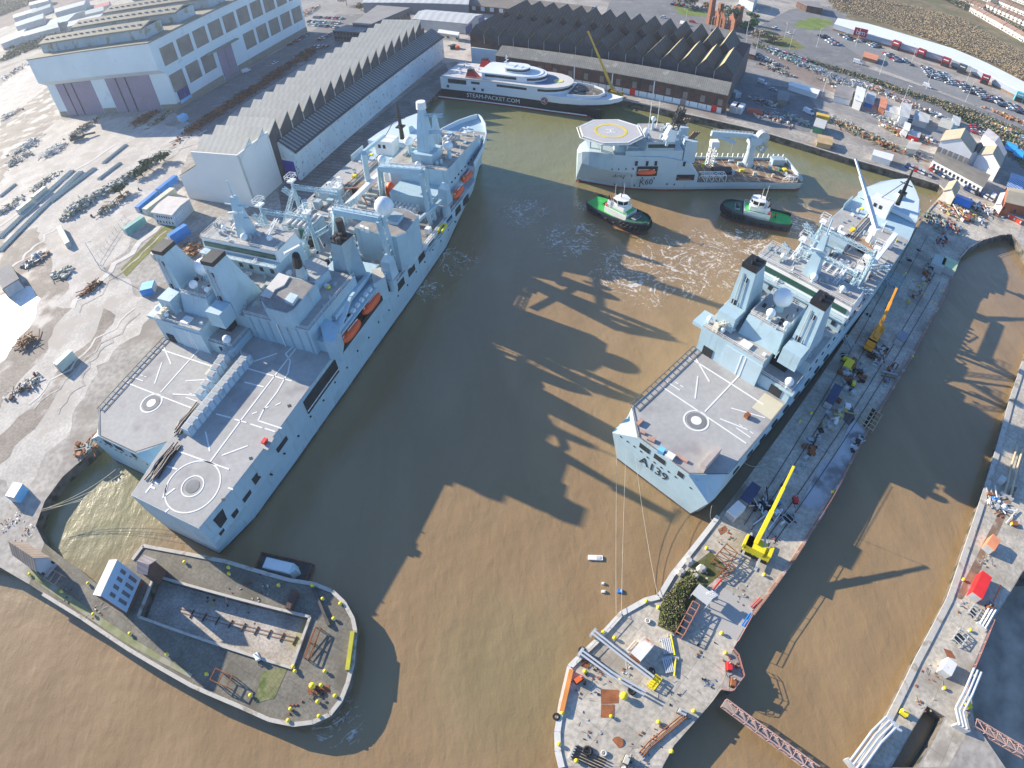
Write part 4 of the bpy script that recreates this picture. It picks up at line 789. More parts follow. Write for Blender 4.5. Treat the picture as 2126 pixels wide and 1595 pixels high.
p = LP(fv, 908, 296, 26); g = G(); g.loft([[p+Vector((x, y, 0)) for x, y in ((-1.5, -1.5), (1.5, -1.5), (1.5, 1.5), (-1.5, 1.5))], [p+Vector((x*.45, y*.45, 11)) for x, y in ((-1.5, -1.5), (1.5, -1.5), (1.5, 1.5), (-1.5, 1.5))]]); pt(fv, 'signal_mast', g, navy)
for px, z, r in (((848, 293), 31.5, 1.75), ((931, 303), 31, 1.7), ((793, 331), 30, 1.6), ((867, 341), 29, 1.0)): p = LP(fv, *px, z); radome(fv, p.x, p.y, z, r, 26)
fittings(fv, 46, 143, 170, -9.5, 12, 26.07, [white_paint, navy, navyd, steel], .6, 2.4, 2.4, seed=11)
fittings(fv, 30, 58, 79, -8.5, 12.5, 25.07, [white_paint, navy, navyd, yellow], .5, 1.6, 1.4, seed=12)
fittings(fv, 26, 160, 188, -6, 6, 20.6, [white_paint, navy, navyd, steel], .5, 1.8, 1.6, seed=13)
fittings(fv, 90, 90, 141, -11, 12, MD, [white_paint, navy, navyd, steel, white_paint, cream, black], .7, 3, 3.6, seed=14); fittings(fv, 24, 80, 98, -9, 12, 20.1 if 0 else MD, [white_paint, navyd, steel], .6, 2, 8.0, seed=15)
# winch rows (capsules) between the gantries
for (x0, y0, nx, ny) in ((100.5, -1.5, 3, 7), (127, -2, 3, 8)):
    for i in range(nx):
        for j in range(ny):
            g = G(); x, y = x0+i*2.4, y0+j*1.75; g.cyl((x-.85, y, MD+2.2), (x+.85, y, MD+2.2), .62, n=8); g.box((x, y, MD), 1.2, 1.0, 1.8); pt(fv, 'winch', g, white_paint)
g = G(); g.truss((124, -7, MD+3), (124, 10, MD+3), 1.6, 1.2, 9, .22); pt(fv, 'transverse_walkway', g, wline)
rails(fv, [(60, -13.8), (92, -13.8), (120, -13.8), (150, -13.8)], MD); rails(fv, [(60, 13.8), (150, 13.8)], MD)
pq(fv, fv, 'stores_house', [(640, 403), (672, 380), (706, 398), (722, 418), (690, 432), (650, 428)], MD, 22, navyd, deckg) if 0 else None
l1_ = [lifeboat('lifeboat', fv, *xy, L, lab, a) for xy, L, lab, a in (
    ((66.5, -14.2, 16.4), 9.6, 'orange lifeboat nearest the flight deck on the side of the largest supply ship', 0), ((78.5, -14.0, 16.6), 9.6, 'orange lifeboat just forward of the aftermost one on the largest supply ship', 0),
    (LP(fv, 952, 399, 16.5), 8.6, 'orange lifeboat beside the crane pedestal near the bow of the largest supply ship', .05), (LP(fv, 970, 367, 17), 8.6, 'foremost orange lifeboat below the forward superstructure of the largest supply ship', .05))]
g = G(); g.box((0, 0, 0), 3.4, 2.2, 2.2); 
o = thing_at('lifeboat', ROOT[fv.name] @ Matrix.Translation(LP(fv, 812, 395, 17)), 'small orange rescue boat standing on end amidships between the two gantries', 'lifeboat'); g = G(); g.ball((0, 0, 0), 2.2, 10, 7, 1.5); pt(o, 'boat_shell', g, lifeo, smooth=True); g = G(); g.box((0, 0, -3.4), 2.4, 2.4, .8); pt(o, 'cradle', g, navy)
# things lying on the big flight deck
def fvt(name, px, z, a, label, cat, group=None): p = LP(fv, *px, z); return thing_at(name, ROOT[fv.name] @ Matrix.Translation(p) @ Matrix.Rotation(a, 4, 'Z'), label, cat, group)
A0, A1 = LP(fv, 392, 905, FD), LP(fv, 520, 748, FD); av = A1-A0; an = math.atan2(av.y, av.x)
crate = None; crm = mt('pale_blue_crate', (.48, .60, .68), .6, .08, .3, dirt=(.3, .33, .36), dirt_at=.6, dsc=.5)
NCR = 13
for i in range(NCR):
    p = A0.lerp(A1, (i+.5)/NCR); p.z = FD+.05; M = ROOT[fv.name] @ Matrix.Translation(p) @ Matrix.Rotation(an, 4, 'Z'); lab = 'pale blue container in the long row down the middle of the F V flight deck'
    if crate is None:
        crate = thing_at('deck_container', M, lab, 'container', 'containers in the long row on the flight deck'); L_ = av.length/NCR-.12
        g = G(); g.box((0, 0, 0), L_, 2.6, 2.7); pt(crate, 'box_body', g, crm)
        for k in (-1, 1): g = G(); g.box((k*L_*.47, -1.33, .1), .25, .15, 2.5); pt(crate, 'door_post', g, navyd)
        g = G(); g.box((0, 0, 2.7), L_*.8, 2.0, .12); pt(crate, 'lid', g, deckg)
    else: dup(crate, M, lab)
for k, px in enumerate(((478, 741), (470, 752), (462, 764), (455, 775), (447, 789), (424, 826), (436, 808))):
    M = ROOT[fv.name] @ Matrix.Translation(LP(fv, *px, FD+.05)) @ Matrix.Rotation(an, 4, 'Z'); dup(crate, M, 'pale blue container in the short row along the edge of the F V flight deck', 'containers in the short row at the deck edge')
for px0, px1, lab in (((318, 990), (363, 930), 'long bundle of black hoses lying near the F V lettering on the flight deck'), ((368, 900), (412, 845), 'bundle of black and brown hoses lying between the container row and the deck edge')):
    a, b = LP(fv, *px0, FD+.2), LP(fv, *px1, FD+.2); o = thing_at('hose_bundle', ROOT[fv.name] @ Matrix.Translation((a+b)/2), lab, 'hoses'); c = (a+b)/2; rg = random.Random(px0[0])
    for k in range(9):
        g = G(); o_ = Vector((0, (k-4)*.35, .15+.3*(k % 2))); pts = [a-c+o_+Vector((rg.uniform(-2, 1), rg.uniform(-.4, .4), 0)), (a-c)*.3+o_+Vector((0, rg.uniform(-.5, .5), .2)), (b-c)*.4+o_+Vector((0, rg.uniform(-.5, .5), .1)), b-c+o_+Vector((rg.uniform(-1, 2), rg.uniform(-.3, .3), 0))]
        g.path(pts, .2, 6); pt(o, 'hose', g, [black, mt('brown_hose', (.14, .08, .06), .6), black, deckd][k % 4])
for px, m_, lab in (((551, 919), redp, 'small red trolley standing on the deck lift of the F V flight deck'), ((652, 592), yellow, 'small yellow pallet beside the aft control house')):
    o = fvt('trolley', px, FD+.15 if m_ is redp else 25.1, 0, lab, 'trolley'); g = G(); g.box((0, 0, .3), 1.6, 1, .7); pt(o, 'tray', g, m_); g = G(); g.box((0, 0, 0), 1.2, .9, .3); pt(o, 'chassis', g, black)
for px, lab in (((918, 474), 'yellow inflatable stowed near the deck edge of the largest supply ship'), ((852, 515), 'yellow inflatable beside the replenishment house of the largest supply ship')):
    o = fvt('inflatable_boat', px, MD+.7, .1, lab, 'boat'); g = G()
    for s in (1, -1): g.cyl((-2.2, s*.8, 0), (2.2, s*.8, 0), .45, n=8)
    g.cyl((2.2, -.8, 0), (2.2, .8, 0), .45, n=8); pt(o, 'tube', g, yellow); g = G(); g.box((0, 0, -.3), 4, 1.3, .4); pt(o, 'floor', g, greenp)
# ---------- survey / support ship K60 ----------
pr = ship('support_ship', W(1662, 385, 2), R(181.5), -8.5, 'pale grey support ship numbered K60 with a raised octagonal helideck over its rounded bow', 'ship')
pgrey = mt('pale_ship_grey', (.44, .54, .59), .5, .05, .06, dirt=(.38, .47, .51), dirt_at=.6, dsc=.12, streak=((.28, .22, .17), .64))
def Q5(h2, z2, h1, z1, h0): return [(h2, z2), (h1, z1), (h0, 2.), (h0*.9, -1.2)]
hull(pr, [(0, Q5(9.6, 4.2, 9.6, 3.6, 8.8)), (3, Q5(10.4, 4.2, 10.4, 3.6, 10)), (50, Q5(10.5, 4.2, 10.5, 3.6, 10.4))], bmat=antif, zb=.7, mat=pgrey)
hull(pr, [(50, Q5(10.5, 8, 10.5, 5, 10.4)), (56, Q5(10.5, 14, 10.5, 8, 10.4)), (66, Q5(10.5, 16, 10.5, 9, 10.2)), (78, Q5(10.2, 16.4, 10.2, 9, 8.6)), (86, Q5(9.2, 16.8, 9.4, 9.5, 6)), (92, Q5(7.4, 17, 7.7, 10, 3.4)), (96, Q5(5.4, 16.6, 5.6, 10.5, 1.6)), (98.6, Q5(3.4, 15.6, 3.7, 10.5, .5)), (100, Q5(1.4, 14, 1.5, 10.5, .3))], bmat=antif, zb=.7, mat=pgrey)
g = G(); g.ball((98.4, 0, -.2), 1.5, 12, 8); o = pt(pr, 'bulbous_bow', g, antif, smooth=True)
wood = mt('rust_brown_deck_planking', (.30, .19, .12), .9, .25, .3, dirt=(.42, .36, .28), dirt_at=.54, fine=.25, dsc=.4)
pt(pr, 'working_deck', bx(.2, 50, -10.3, 10.3, 4.2, 4.3), wood)
for k in range(8): pt(pr, 'deck_seam', bx(4+k*5.6, 4.25+k*5.6, -10, 10, 4.31, 4.36), mt('pale_seam', (.5, .45, .38), .8))
pt(pr, 'far_bulwark', bx(.2, 50, -10.6, -10.2, 4.2, 5.4), pgrey)
for k in range(20): pt(pr, 'bulwark_stay', bx(1.5+k*2.5, 1.9+k*2.5, -10.6, -10.1, 5.4, 7.2), wline)
pt(pr, 'stern_roller_bulwark', bx(.2, .8, -10.3, 9, 4.2, 6), pgrey)
hd = LP(pr, 1268, 272, 24)
oct_ = [(hd.x+13*math.cos(R(22.5+45*i)), hd.y+11.6*math.sin(R(22.5+45*i))) for i in range(8)]
g = G(); g.prism(oct_, 22.8, 24); dk = pt(pr, 'helideck', g, mt('helideck_grey', (.46, .45, .45), .8, .04))
mark(pr, [(a[0]*.985+hd.x*.015, a[1]*.985+hd.y*.015) for a in oct_], .4, 24.03, close=True)
mark(pr, circ(hd.x, hd.y, 6.2), 1.0, 24.03, mt('marking_yellow', (.72, .55, .06), .7), True)
for a, b in (((-1.7, -1.4), (1.7, -1.4)), ((-1.7, 1.4), (1.7, 1.4)), ((0, -1.4), (0, 1.4))): mark(pr, [(hd.x+a[0], hd.y+a[1]), (hd.x+b[0], hd.y+b[1])], .55, 24.03)
g = G(); g.rail([Vector((p[0], p[1], 23)) for p in oct_], 1.0, 2.4, .1, True); ed = [Vector((hd.x+(p[0]-hd.x)*1.09, hd.y+(p[1]-hd.y)*1.09, 23.6)) for p in oct_]; g.path(ed+[ed[0]], .18); pt(dk, 'edge_net', g, wline)
for dx, dy in ((-6, -6), (-6, 6), (4, -4), (4, 4), (8, 0)):
    g = G(); g.cyl((hd.x+dx, hd.y+dy, 16), (hd.x+dx, hd.y+dy, 22.9), .4); pt(dk, 'support_post', g, pgrey)
pt(pr, 'superstructure', bx(58, 82, -9.6, 9.6, 13.8, 18.6), pgrey)
br_ = pt(pr, 'bridge', G().loft([[Vector((x, y, 18.6)) for x, y in ((62, -9.5), (74, -9.5), (77, -5), (77, 5), (74, 9.5), (62, 9.5))], [Vector((x, y, 22)) for x, y in ((62, -9), (73.4, -9), (76, -5), (76, 5), (73.4, 9), (62, 9))]]), mt('blue_green_bridge', (.34, .44, .47), .5, .08))
pt(br_, 'window_band', bx(61.8, 73, 9.1, 9.5, 19.8, 21.2), glass); pt(br_, 'roof', bx(62.2, 73, -8.6, 8.6, 22, 22.2), deckg)
pt(pr, 'funnel', bx(52.5, 57.5, 3.5, 9.6, 13, 22.5), pgrey); pt(pr, 'funnel', bx(52.5, 57.5, -9.6, -3.5, 13, 22.5), pgrey)
for s in (6.5, -6.5):
    for k in range(3): g = G(); g.cyl((55.8-k*1.1, s, 22.4), (53.6-k*1.1, s, 25.5), .42); pt(pr, 'exhaust_pipe', g, mt('scorched_pipe', (.22, .13, .08), .7))
pm = LP(pr, 1385, 300, 20)
g = G(); g.loft([[Vector((pm.x+x, pm.y+y, 22)) for x, y in ((-2.5, -2), (2.5, -2), (2.5, 2), (-2.5, 2))], [Vector((pm.x+x-1.5, pm.y+y, 28)) for x, y in ((-1.5, -1.2), (1.5, -1.2), (1.5, 1.2), (-1.5, 1.2))]]); mst = pt(pr, 'main_mast', g, white_paint)
g = G(); g.truss((pm.x-2, pm.y, 27), (pm.x-4, pm.y, 36), 2.6, 2.4, 5, .35); g.box((pm.x-3, pm.y, 30), 4.4, 4.4, .5); g.box((pm.x-3.6, pm.y, 33), 3.4, 5, .4); pt(mst, 'lattice_top', g, black)
for px, z, r in (((1342, 272), 25, 1.3), ((1357, 247), 27, 1.1), ((1386, 288), 25, 1.2), ((1410, 270), 24, .9)): p = LP(pr, *px, z); radome(pr, p.x, p.y, z, r, 22)
for px in ((1346, 245), (1363, 240)): p = LP(pr, px[0], px[1]+25, 22); g = G(); g.cyl(p, p+Vector((0, 0, 12)), .12); pt(pr, 'whip_aerial', g, wline)
g = G(); g.loft([[Vector((x, y, 16.6)) for x, y in ((74, -8), (86, -7), (86, 7), (74, 8))], [Vector((x, y, 19)) for x, y in ((75, -7), (84, -6), (84, 6), (75, 7))]]); pt(pr, 'foredeck_casing', g, pgrey)
def prside(px0, px1, z0, z1, mat=darkhole, nm='window', y=10.45):
    a, b = LP(pr, px0[0], px0[1], (z0+z1)/2), LP(pr, px1[0], px1[1], (z0+z1)/2); return pt(pr, nm, bx(min(a.x, b.x), max(a.x, b.x), y, y+.2, z0, z1), mat)
prside((1318, 346), (1360, 346), 7.6, 12, nm='boat_recess'); prside((1402, 364), (1440, 366), 5.4, 8, nm='boat_recess')
for x, z in ((1315, 13.4), (1337, 13.4), (1355, 13.4), (1412, 13)): prside((x-2.5, 326), (x+2.5, 326), z-1, z+1)
for i, x in enumerate((1268, 1282, 1297, 1312, 1270, 1303, 1346, 1366, 1284, 1322, 1300, 1380, 1262, 1310)):
    z = (11, 11, 11, 11, 8.2, 7.8, 6.4, 3.6, 6.8, 6.6, 3.2, 3.4, 4, 3)[i]; prside((x-1, 345), (x+1, 345), z-.35, z+.35, nm='porthole')
text(pr, 'K60', basis((LP(pr, 1337, 370, 4.4).x, 10.62, 3.6), (-1, 0, 0), (0, 0, 1)), 3.6, MATS['pennant_black'])
text(pr, 'PROTEUS', basis((LP(pr, 1281, 356, 7.6).x, 10.2, 7.0), (-1, .03, 0), (0, 0, 1)), 1.3, MATS['pennant_black'])
# knuckle-boom crane
cb = LP(pr, 1551, 343, 4.3); hx, hy = cb.x, cb.y
g = G(); g.cyl((hx, hy, 4.3), (hx, hy, 12), 2.6, 1.6, 14); g.cyl((hx, hy, 12), (hx, hy, 15), 1.9, 1.9, 14); ck = pt(pr, 'crane_pedestal', g, pgrey)
g = G(); g.box((hx-.6, hy, 15), 5.5, 4, 3.6); pt(ck, 'crane_head', g, pgrey); g = G(); g.cyl((hx-4, hy-1.6, 18.5), (hx-4, hy+1.6, 18.5), 2.7, n=16); pt(ck, 'cable_drum', g, steel)
g = G(); g.truss((hx-3.5, hy+1.2, 12), (hx-5.5, hy+1.2, 16), 2.6, 2.6, 3, .22); pt(ck, 'winch_frame', g, navyd)
g = G(); g.bar((hx+1, hy, 18.5), (hx+20.5, hy+1, 20), 1.5, 2.0); bo = pt(ck, 'boom', g, pgrey); g = G(); g.rail([Vector((hx+1, hy, 19.5)), Vector((hx+20, hy+1, 21))], 1, 1.6, .08); pt(bo, 'railing', g, wline)
g = G(); g.bar((hx+20.5, hy+1, 19.6), (hx+9, hy+1.6, 16.2), 1.2, 1.5); pt(bo, 'folded_jib', g, pgrey); g = G(); g.cyl((hx+10, hy+1.6, 16), (hx+10, hy+1.6, 9), .08); pt(bo, 'hoist_wire', g, steel)
g = G(); g.truss((hx+18.6, hy+1, 4.3), (hx+18.2, hy+1, 14), 2.6, 2.6, 4, .35); g.box((hx+18.2, hy+1, 14), 3.4, 3.2, 2.6); pt(pr, 'boom_rest', g, wline)
g = G(); g.truss((37, 8.3, 5.4), (48.5, 8.3, 5.4), 3.4, 3.6, 4, .3); pt(pr, 'lattice_frame', g, wline)
g = G(); g.truss((3, 8.6, 5.4), (9, 8.6, 5.4), 2, 2.4, 3, .25); pt(pr, 'lattice_frame', g, wline)
pt(pr, 'hatch_grating', bx(31, 40, -1, 4, 4.3, 5.6), black); pt(pr, 'reel_house', bx(3, 9, -9, -5, 4.3, 7), navyd)
fittings(pr, 26, 4, 48, -8.5, 6, 4.3, [white_paint, navyd, rust, yellow, greenp, cream], .5, 2.2, 1.8, seed=21); fittings(pr, 18, 60, 76, -8, 8, 22.2, [white_paint, pgrey, navyd], .5, 1.6, 1.6, seed=22)
lifeboat('lifeboat', pr, LP(pr, 1338, 346, 10).x, 10.6, 9.4, 8.2, 'orange lifeboat hanging in the dark side recess of the ship numbered K60')
o = thing_at('rescue_boat', ROOT[pr.name] @ Matrix.Translation((LP(pr, 1420, 366, 6.5).x, 10.4, 6.2)), 'dull red rescue boat in the lower side recess of the ship numbered K60', 'boat')
g = G(); [g.cyl((-2.6, s*.8, 0), (2.6, s*.8, 0), .42, n=8) for s in (1, -1)]; g.cyl((2.6, -.8, 0), (3.2, 0, .2), .4); g.cyl((2.6, .8, 0), (3.2, 0, .2), .4); pt(o, 'tube', g, mt('dull_red', (.36, .09, .06), .6)); g = G(); g.box((-.4, 0, .1), 1.4, 1, 1); pt(o, 'console', g, black)
# ---------- fast ferry ----------
fe = ship('fast_ferry', W(930, 185, 1), R(-24), .4, 'white and black catamaran ferry lettered STEAM-PACKET.COM moored in front of the brick shed', 'ferry')
fblack = mt('ferry_navy_black', (.012, .016, .028), .35, .2, .2); fwhite = mt('ferry_white', (.72, .76, .78), .35, .03, .1)
for s in (1, -1):
    def dm(x, h, t, e): return [Vector((x, s*12-s*(1-h)*3, t)), Vector((x, s*(12-h*4), t)), Vector((x, s*(12-h*4), -1)), Vector((x, s*12-s*(1-h)*3.4-s*e, -1))]
    g = G(); g.loft([dm(3, 1, 6.4, .3), dm(50, 1, 6.2, .3), dm(70, .9, 5.8, .4), (dm(84, .5, 5.6, .8)), (dm(93, .15, 5.2, 1))]); dh = pt(fe, 'demihull', g, fblack)
    g = G(); g.bar((-1, s*12.3, 1.1), (66, s*12.3, 1.1), .5, .45); g.bar((66, s*12.3, 1.1), (86, s*11.2, 1.1), .5, .45); pt(dh, 'rubbing_strake', g, wline)
    g = G(); g.bar((-1, s*12.1, .2), (66, s*12.1, .2), .4, 1.2); g.bar((66, s*12.1, .2), (88, s*10.8, .2), .4, 1.2); pt(dh, 'waterline_band', g, antif)
    g = G(); g.box((-1, s*10, .2), 5, 3.6, .8); pt(fe, 'transom_platform', g, black)
up = [(3, 12, 5.9), (10, 12.1, 5.9), (60, 12.1, 5.9), (72, 11.8, 5.7), (82, 9.8, 5.6), (90, 6.9, 5.8), (96, 4, 6.2), (100, 1.4, 7), (101.6, .2, 7.6)]
g = G(); g.loft([[Vector((x, h, z+(3.6 if x < 75 else 3.6-(x-75)*.055))), Vector((x, h, z)), Vector((x, -h, z)), Vector((x, -h, z+(3.6 if x < 75 else 3.6-(x-75)*.055)))] for x, h, z in up]); pt(fe, 'upper_hull', g, fwhite)
def rounded(x0, x1, hw, rf, n=10): return [(x0, -hw)]+[(x1-rf+rf*math.sin(math.pi*i/n), -hw*math.cos(math.pi*i/n)) for i in range(n+1)]+[(x0, hw)]
g = G(); g.prism(rounded(4, 74, 11.8, 15), 9.3, 12.6); pa = pt(fe, 'passenger_deck', g, fwhite)
g = G(); g.prism(rounded(3, 74.6, 12, 15), 12.6, 13.1); pt(pa, 'sun_deck', g, mt('ferry_deck_cream', (.62, .60, .57), .6, .05))
g = G(); r_ = rounded(60, 73.2, 12.02, 15)[1:-1]; 
for a, b in zip(r_, r_[1:]): g.bar((a[0]*1.0+.9, a[1]*.99, 11.3), (b[0]+.9, b[1]*.99, 11.3), .25, 1.2)
pt(pa, 'window_band', g, glass)
for x0, x1 in ((36, 53), (21, 26)): pt(pa, 'window', bx(x0, x1, -12.0, -11.7, 10.5, 11.7), glass)
pt(pa, 'side_gallery', bx(7, 18, -12.0, -11.6, 9.6, 12), darkhole)
g = G(); g.prism(rounded(26, 60, 8.6, 12), 13.1, 16); ud = pt(fe, 'upper_deckhouse', g, fwhite); g = G(); g.prism(rounded(24, 58, 8.9, 12), 16, 16.3); pt(ud, 'deckhouse_roof', g, fwhite)
pt(ud, 'window', bx(28, 46, -8.9, -8.5, 14.2, 15.4), glass); g = G(); r_ = rounded(30, 60, 8.7, 12)[2:-4]; [g.bar((a[0]+.1, a[1], 14.8), (b[0]+.1, b[1], 14.8), .3, 1.2) for a, b in zip(r_, r_[1:])]; pt(ud, 'window_band', g, glass)
g = G(); g.prism([(x, y) for x, y in rounded(56, 66, 7.6, 7)], 13.1, 13.25); pt(fe, 'blue_deck', g, mt('blue_grey_deck', (.11, .19, .30), .6))
g = G(); g.prism(rounded(38, 50, 4.6, 5), 16.3, 18.4); bh = pt(fe, 'bridge', g, fwhite); g = G(); g.prism(rounded(39, 50.3, 4.75, 5), 17, 18.0); pt(bh, 'window_band', g, glass); g = G(); g.prism(rounded(37, 50.4, 4.9, 5), 18.4, 18.7); pt(bh, 'bridge_roof', g, fwhite)
g = G(); g.cyl((37, 0, 16.3), (37, 0, 24), .35, .2); g.bar((37, -2.5, 21), (37, 2.5, 21), .3, .3); g.bar((37, -1.6, 22.6), (37, 1.6, 22.6), .25, .25); g.bar((35.5, 0, 20), (38.5, 0, 20), .5, .3); pt(fe, 'mast', g, fwhite)
for s in (1, -1): g = G(); g.loft([[Vector((x, s*9.2+y, 13.1)) for x, y in ((17, -1.6), (25, -1.6), (25, 1.6), (17, 1.6))], [Vector((x, s*9.2+y, 17)) for x, y in ((18.5, -1.2), (21.5, -1.2), (21.5, 1.2), (18.5, 1.2))]]); fn = pt(fe, 'funnel', g, mt('ferry_red', (.42, .02, .03), .45)); pt(fn, 'funnel_cap', bx(18.4, 21.6, s*9.2-1.3, s*9.2+1.3, 17, 17.6), black)
pt(fe, 'bow_well', G().prism([(74, -8.6), (84, -7.4), (89.5, -4.6), (91, 0), (89.5, 4.6), (84, 7.4), (74, 8.6)], 9.0, 9.5), mt('dark_mooring_deck', (.13, .12, .11), .8, .3, .5, dirt=(.3, .25, .18), dirt_at=.55, dsc=.5))
g = G(); rr_ = [Vector(p) for p in ((74, -9.4, 9.6), (84, -8, 9.6), (89.8, -5, 9.6), (91.8, 0, 9.6), (89.8, 5, 9.6), (84, 8, 9.6), (74, 9.4, 9.6))]; [g.bar(a, b, .5, 1.6) for a, b in zip(rr_, rr_[1:])]; pt(fe, 'bow_bulwark', g, fwhite)
g = G(); g.cyl((66.5, 0, 13.12), (66.5, 0, 13.3), 2.6, n=20); pt(fe, 'yellow_landing_disc', g, mt('pale_yellow', (.75, .68, .22), .6))
text(fe, 'STEAM-PACKET.COM', basis((33.5, -12.12, 2.7), (1, 0, 0), (0, 0, 1)), 3.3, wline)
for o_, x_, y_ in (((63, -12.25, 6.1), (1, 0, 0), (0, 0, 1)),):
    g = G(); M = basis(o_, x_, y_); g.cyl(M @ Vector((0, 0, 0)), M @ Vector((0, 0, .12)), 2.0, n=24); em = pt(fe, 'hull_emblem', g, mt('emblem_maroon', (.16, .03, .05), .5))
    g = G(); c = [M @ Vector((1.75*math.cos(2*math.pi*i/24), 1.75*math.sin(2*math.pi*i/24), .15)) for i in range(25)]; g.path(c, .09, 4); pt(em, 'emblem_ring', g, wline)
    g = G()
    for k in range(3):
        a = R(90+120*k); p = [M @ Vector((r_*math.cos(a+t), r_*math.sin(a+t), .18)) for r_, t in ((.1, 0), (.65, .3), (.75, -.5), (1.15, -.65))]; g.path(p, .14, 4)
    pt(em, 'three_legs', g, wline)
g = G(); c = [Vector((91.5+1.5*math.cos(t), 1.5*math.sin(t)-1, 9.25)) for t in [i*.3 for i in range(22)]]; g.path(c, .15, 4); pt(fe, 'deck_emblem_ring', g, MATS['emblem_maroon'])
for x in (6, 22, 27): pt(fe, 'side_door', bx(x, x+1.4, -12.25, -12, 7, 8.4), darkhole)
pt(fe, 'aft_wing', bx(2.4, 4.2, -12.2, -9, 6, 12.6), fwhite); rails(fe, [(6, -11.5), (40, -11.5)], 13.1)
fittings(fe, 20, 5, 34, -10, 10, 13.1, [fwhite, steel, fwhite, cream], .5, 1.6, 1.2, seed=31); fittings(fe, 10, 76, 88, -5, 5, 9.5, [steel, cream, black], .4, 1.4, 1.0, seed=32)
# ---------- tugs (one built, one copied) ----------
a, b = W(1229, 421, 1.5), W(1341, 478, 1.5); v = b-a; L_ = v.length
tg = thing('harbour_tug', Vector((a.x, a.y, 0)), 'tug with green stern deck and white wheelhouse, bow pointing at the largest supply ship shadow', 'tug', 'harbour tugs', rz=math.atan2(v.y, v.x))
tnav = mt('tug_dark_blue', (.03, .045, .06), .4, .2, .3); tgreen = mt('tug_deck_green', (.05, .46, .10), .6, .08, .5, dirt=(.12, .55, .16), dirt_at=.6, dsc=.3); rub = mt('fender_rubber', (.02, .02, .022), .8, .3, 1)
hs_ = [(0, 3.6, 3.0), (1, 4.6, 2.9), (5, 5.2, 2.7), (14, 5.4, 3.0), (20, 5.3, 3.6), (24, 4.5, 4.2), (26.6, 2.9, 4.5), (27.8, .8, 4.6)]
hull(tg, [(x, [(h, z), (h*.96, z*.5), (h*.85, -.8)]) for x, h, z in hs_], mat=tnav, bmat=antif, zb=.35)
g = G(); g.face(*[Vector((x, y, z+.03-1.0 if 0 else z-.7)) for x, y, z in [(x, h*.9, 2.9) for x, h, z in hs_[:5]]+[(x, -h*.9, 2.9) for x, h, z in reversed(hs_[:5])]]) if 0 else g.prism([(x, h*.93) for x, h, z in hs_[:4]]+[(x, -h*.93) for x, h, z in reversed(hs_[:4])], 2.9, 3.04); pt(tg, 'after_deck', g, tgreen)
g = G(); g.prism([(x, h*.9) for x, h, z in hs_[4:]]+[(x, -h*.9) for x, h, z in reversed(hs_[4:])], 4.0, 4.66); pt(tg, 'fore_deck', g, mt('tug_foredeck', (.04, .14, .08), .7, .2))
for s in (1, -1):
    g = G(); [g.bar((x0, h0*s, z0+.55), (x1, h1*s, z1+.55), .35, 1.1) for (x0, h0, z0), (x1, h1, z1) in zip(hs_, hs_[1:])]; pt(tg, 'bulwark', g, tnav)
for k in range(17):                                    # tyre fenders round the bow
    t = R(-100+k*12.5); x = 20.5+7.6*math.cos(t); y = 5.6*math.sin(t); g = G()
    c = [Vector((x+.12*math.cos(t), y+.12*math.sin(t), 3.3))+Vector((-math.sin(t)*.75*math.cos(q), math.cos(t)*.75*math.cos(q), .75*math.sin(q))) for q in [i*math.pi/4 for i in range(9)]]; g.path(c, .34, 6); pt(tg, 'tyre_fender', g, rub)
for k in range(10):
    for s in (1, -1): 
        if k % 2: g = G(); x = 1+k*2.0; g.cyl((x, 5.5*s, 1.9), (x+1.2, 5.5*s, 1.9), .4); pt(tg, 'side_fender', g, rub)
ho = pt(tg, 'deckhouse', bx(9, 19.5, -3.4, 3.4, 3, 5.6), white_paint); pt(ho, 'green_top', bx(9.3, 19.2, -3.1, 3.1, 5.6, 5.7), tgreen)
pt(tg, 'upper_house', bx(11, 17.5, -2.6, 2.6, 5.7, 7.6), white_paint)
wo = [(12.2, -2.2), (14.5, -2.7), (16.6, -1.9), (17.4, 0), (16.6, 1.9), (14.5, 2.7), (12.2, 2.2)]
g = G(); g.prism(wo, 7.6, 8.4); wh = pt(tg, 'wheelhouse', g, white_paint)
g = G(); g.loft([[Vector((x, y, 8.4)) for x, y in wo], [Vector((14.6+(x-14.6)*1.04, y*1.04, 9.9)) for x, y in wo]]); pt(wh, 'windows', g, glass)
g = G(); [g.bar(Vector((x*1.005, y*1.01, 8.4)), Vector((14.6+(x-14.6)*1.06, y*1.06, 9.95)), .22, .22) for x, y in wo]; pt(wh, 'window_posts', g, white_paint)
g = G(); g.prism([(14.6+(x-14.6)*1.08, y*1.08) for x, y in wo], 9.9, 10.2); pt(wh, 'roof', g, white_paint)
g = G(); g.cyl((14, 0, 10.2), (14, 0, 17), .18, .1); g.bar((14, -1.3, 13.4), (14, 1.3, 13.4), .18, .18); g.bar((13.2, 0, 12), (14.8, 0, 12), .3, .3); pt(tg, 'mast', g, mt('mast_dark', (.06, .05, .05), .6))
for s in (1, -1):
    g = G(); g.cyl((13+s, s*1.4, 10.2), (13+s, s*1.4, 15.5), .07); pt(tg, 'whip_aerial', g, wline)
    g = G(); g.box((10.6, s*2.4, 5.7), 1.5, 1.1, 2.6); fn = pt(tg, 'funnel', g, white_paint); g = G(); g.cyl((10.6, s*2.4, 8.3), (9.9, s*2.4, 10.2), .28); pt(fn, 'exhaust_pipe', g, black)
    g = G(); g.cyl((9.6, s*2.2, 6.2), (9.6, s*3.2, 6.2), .7, n=12); pt(tg, 'fire_monitor', g, redp)
g = G(); g.cyl((22, -1.5, 5.4), (22, 1.5, 5.4), .8, n=12); wi = pt(tg, 'towing_winch', g, tnav); pt(wi, 'winch_frame', bx(21, 23, -2.1, 2.1, 4.6, 5), steel)
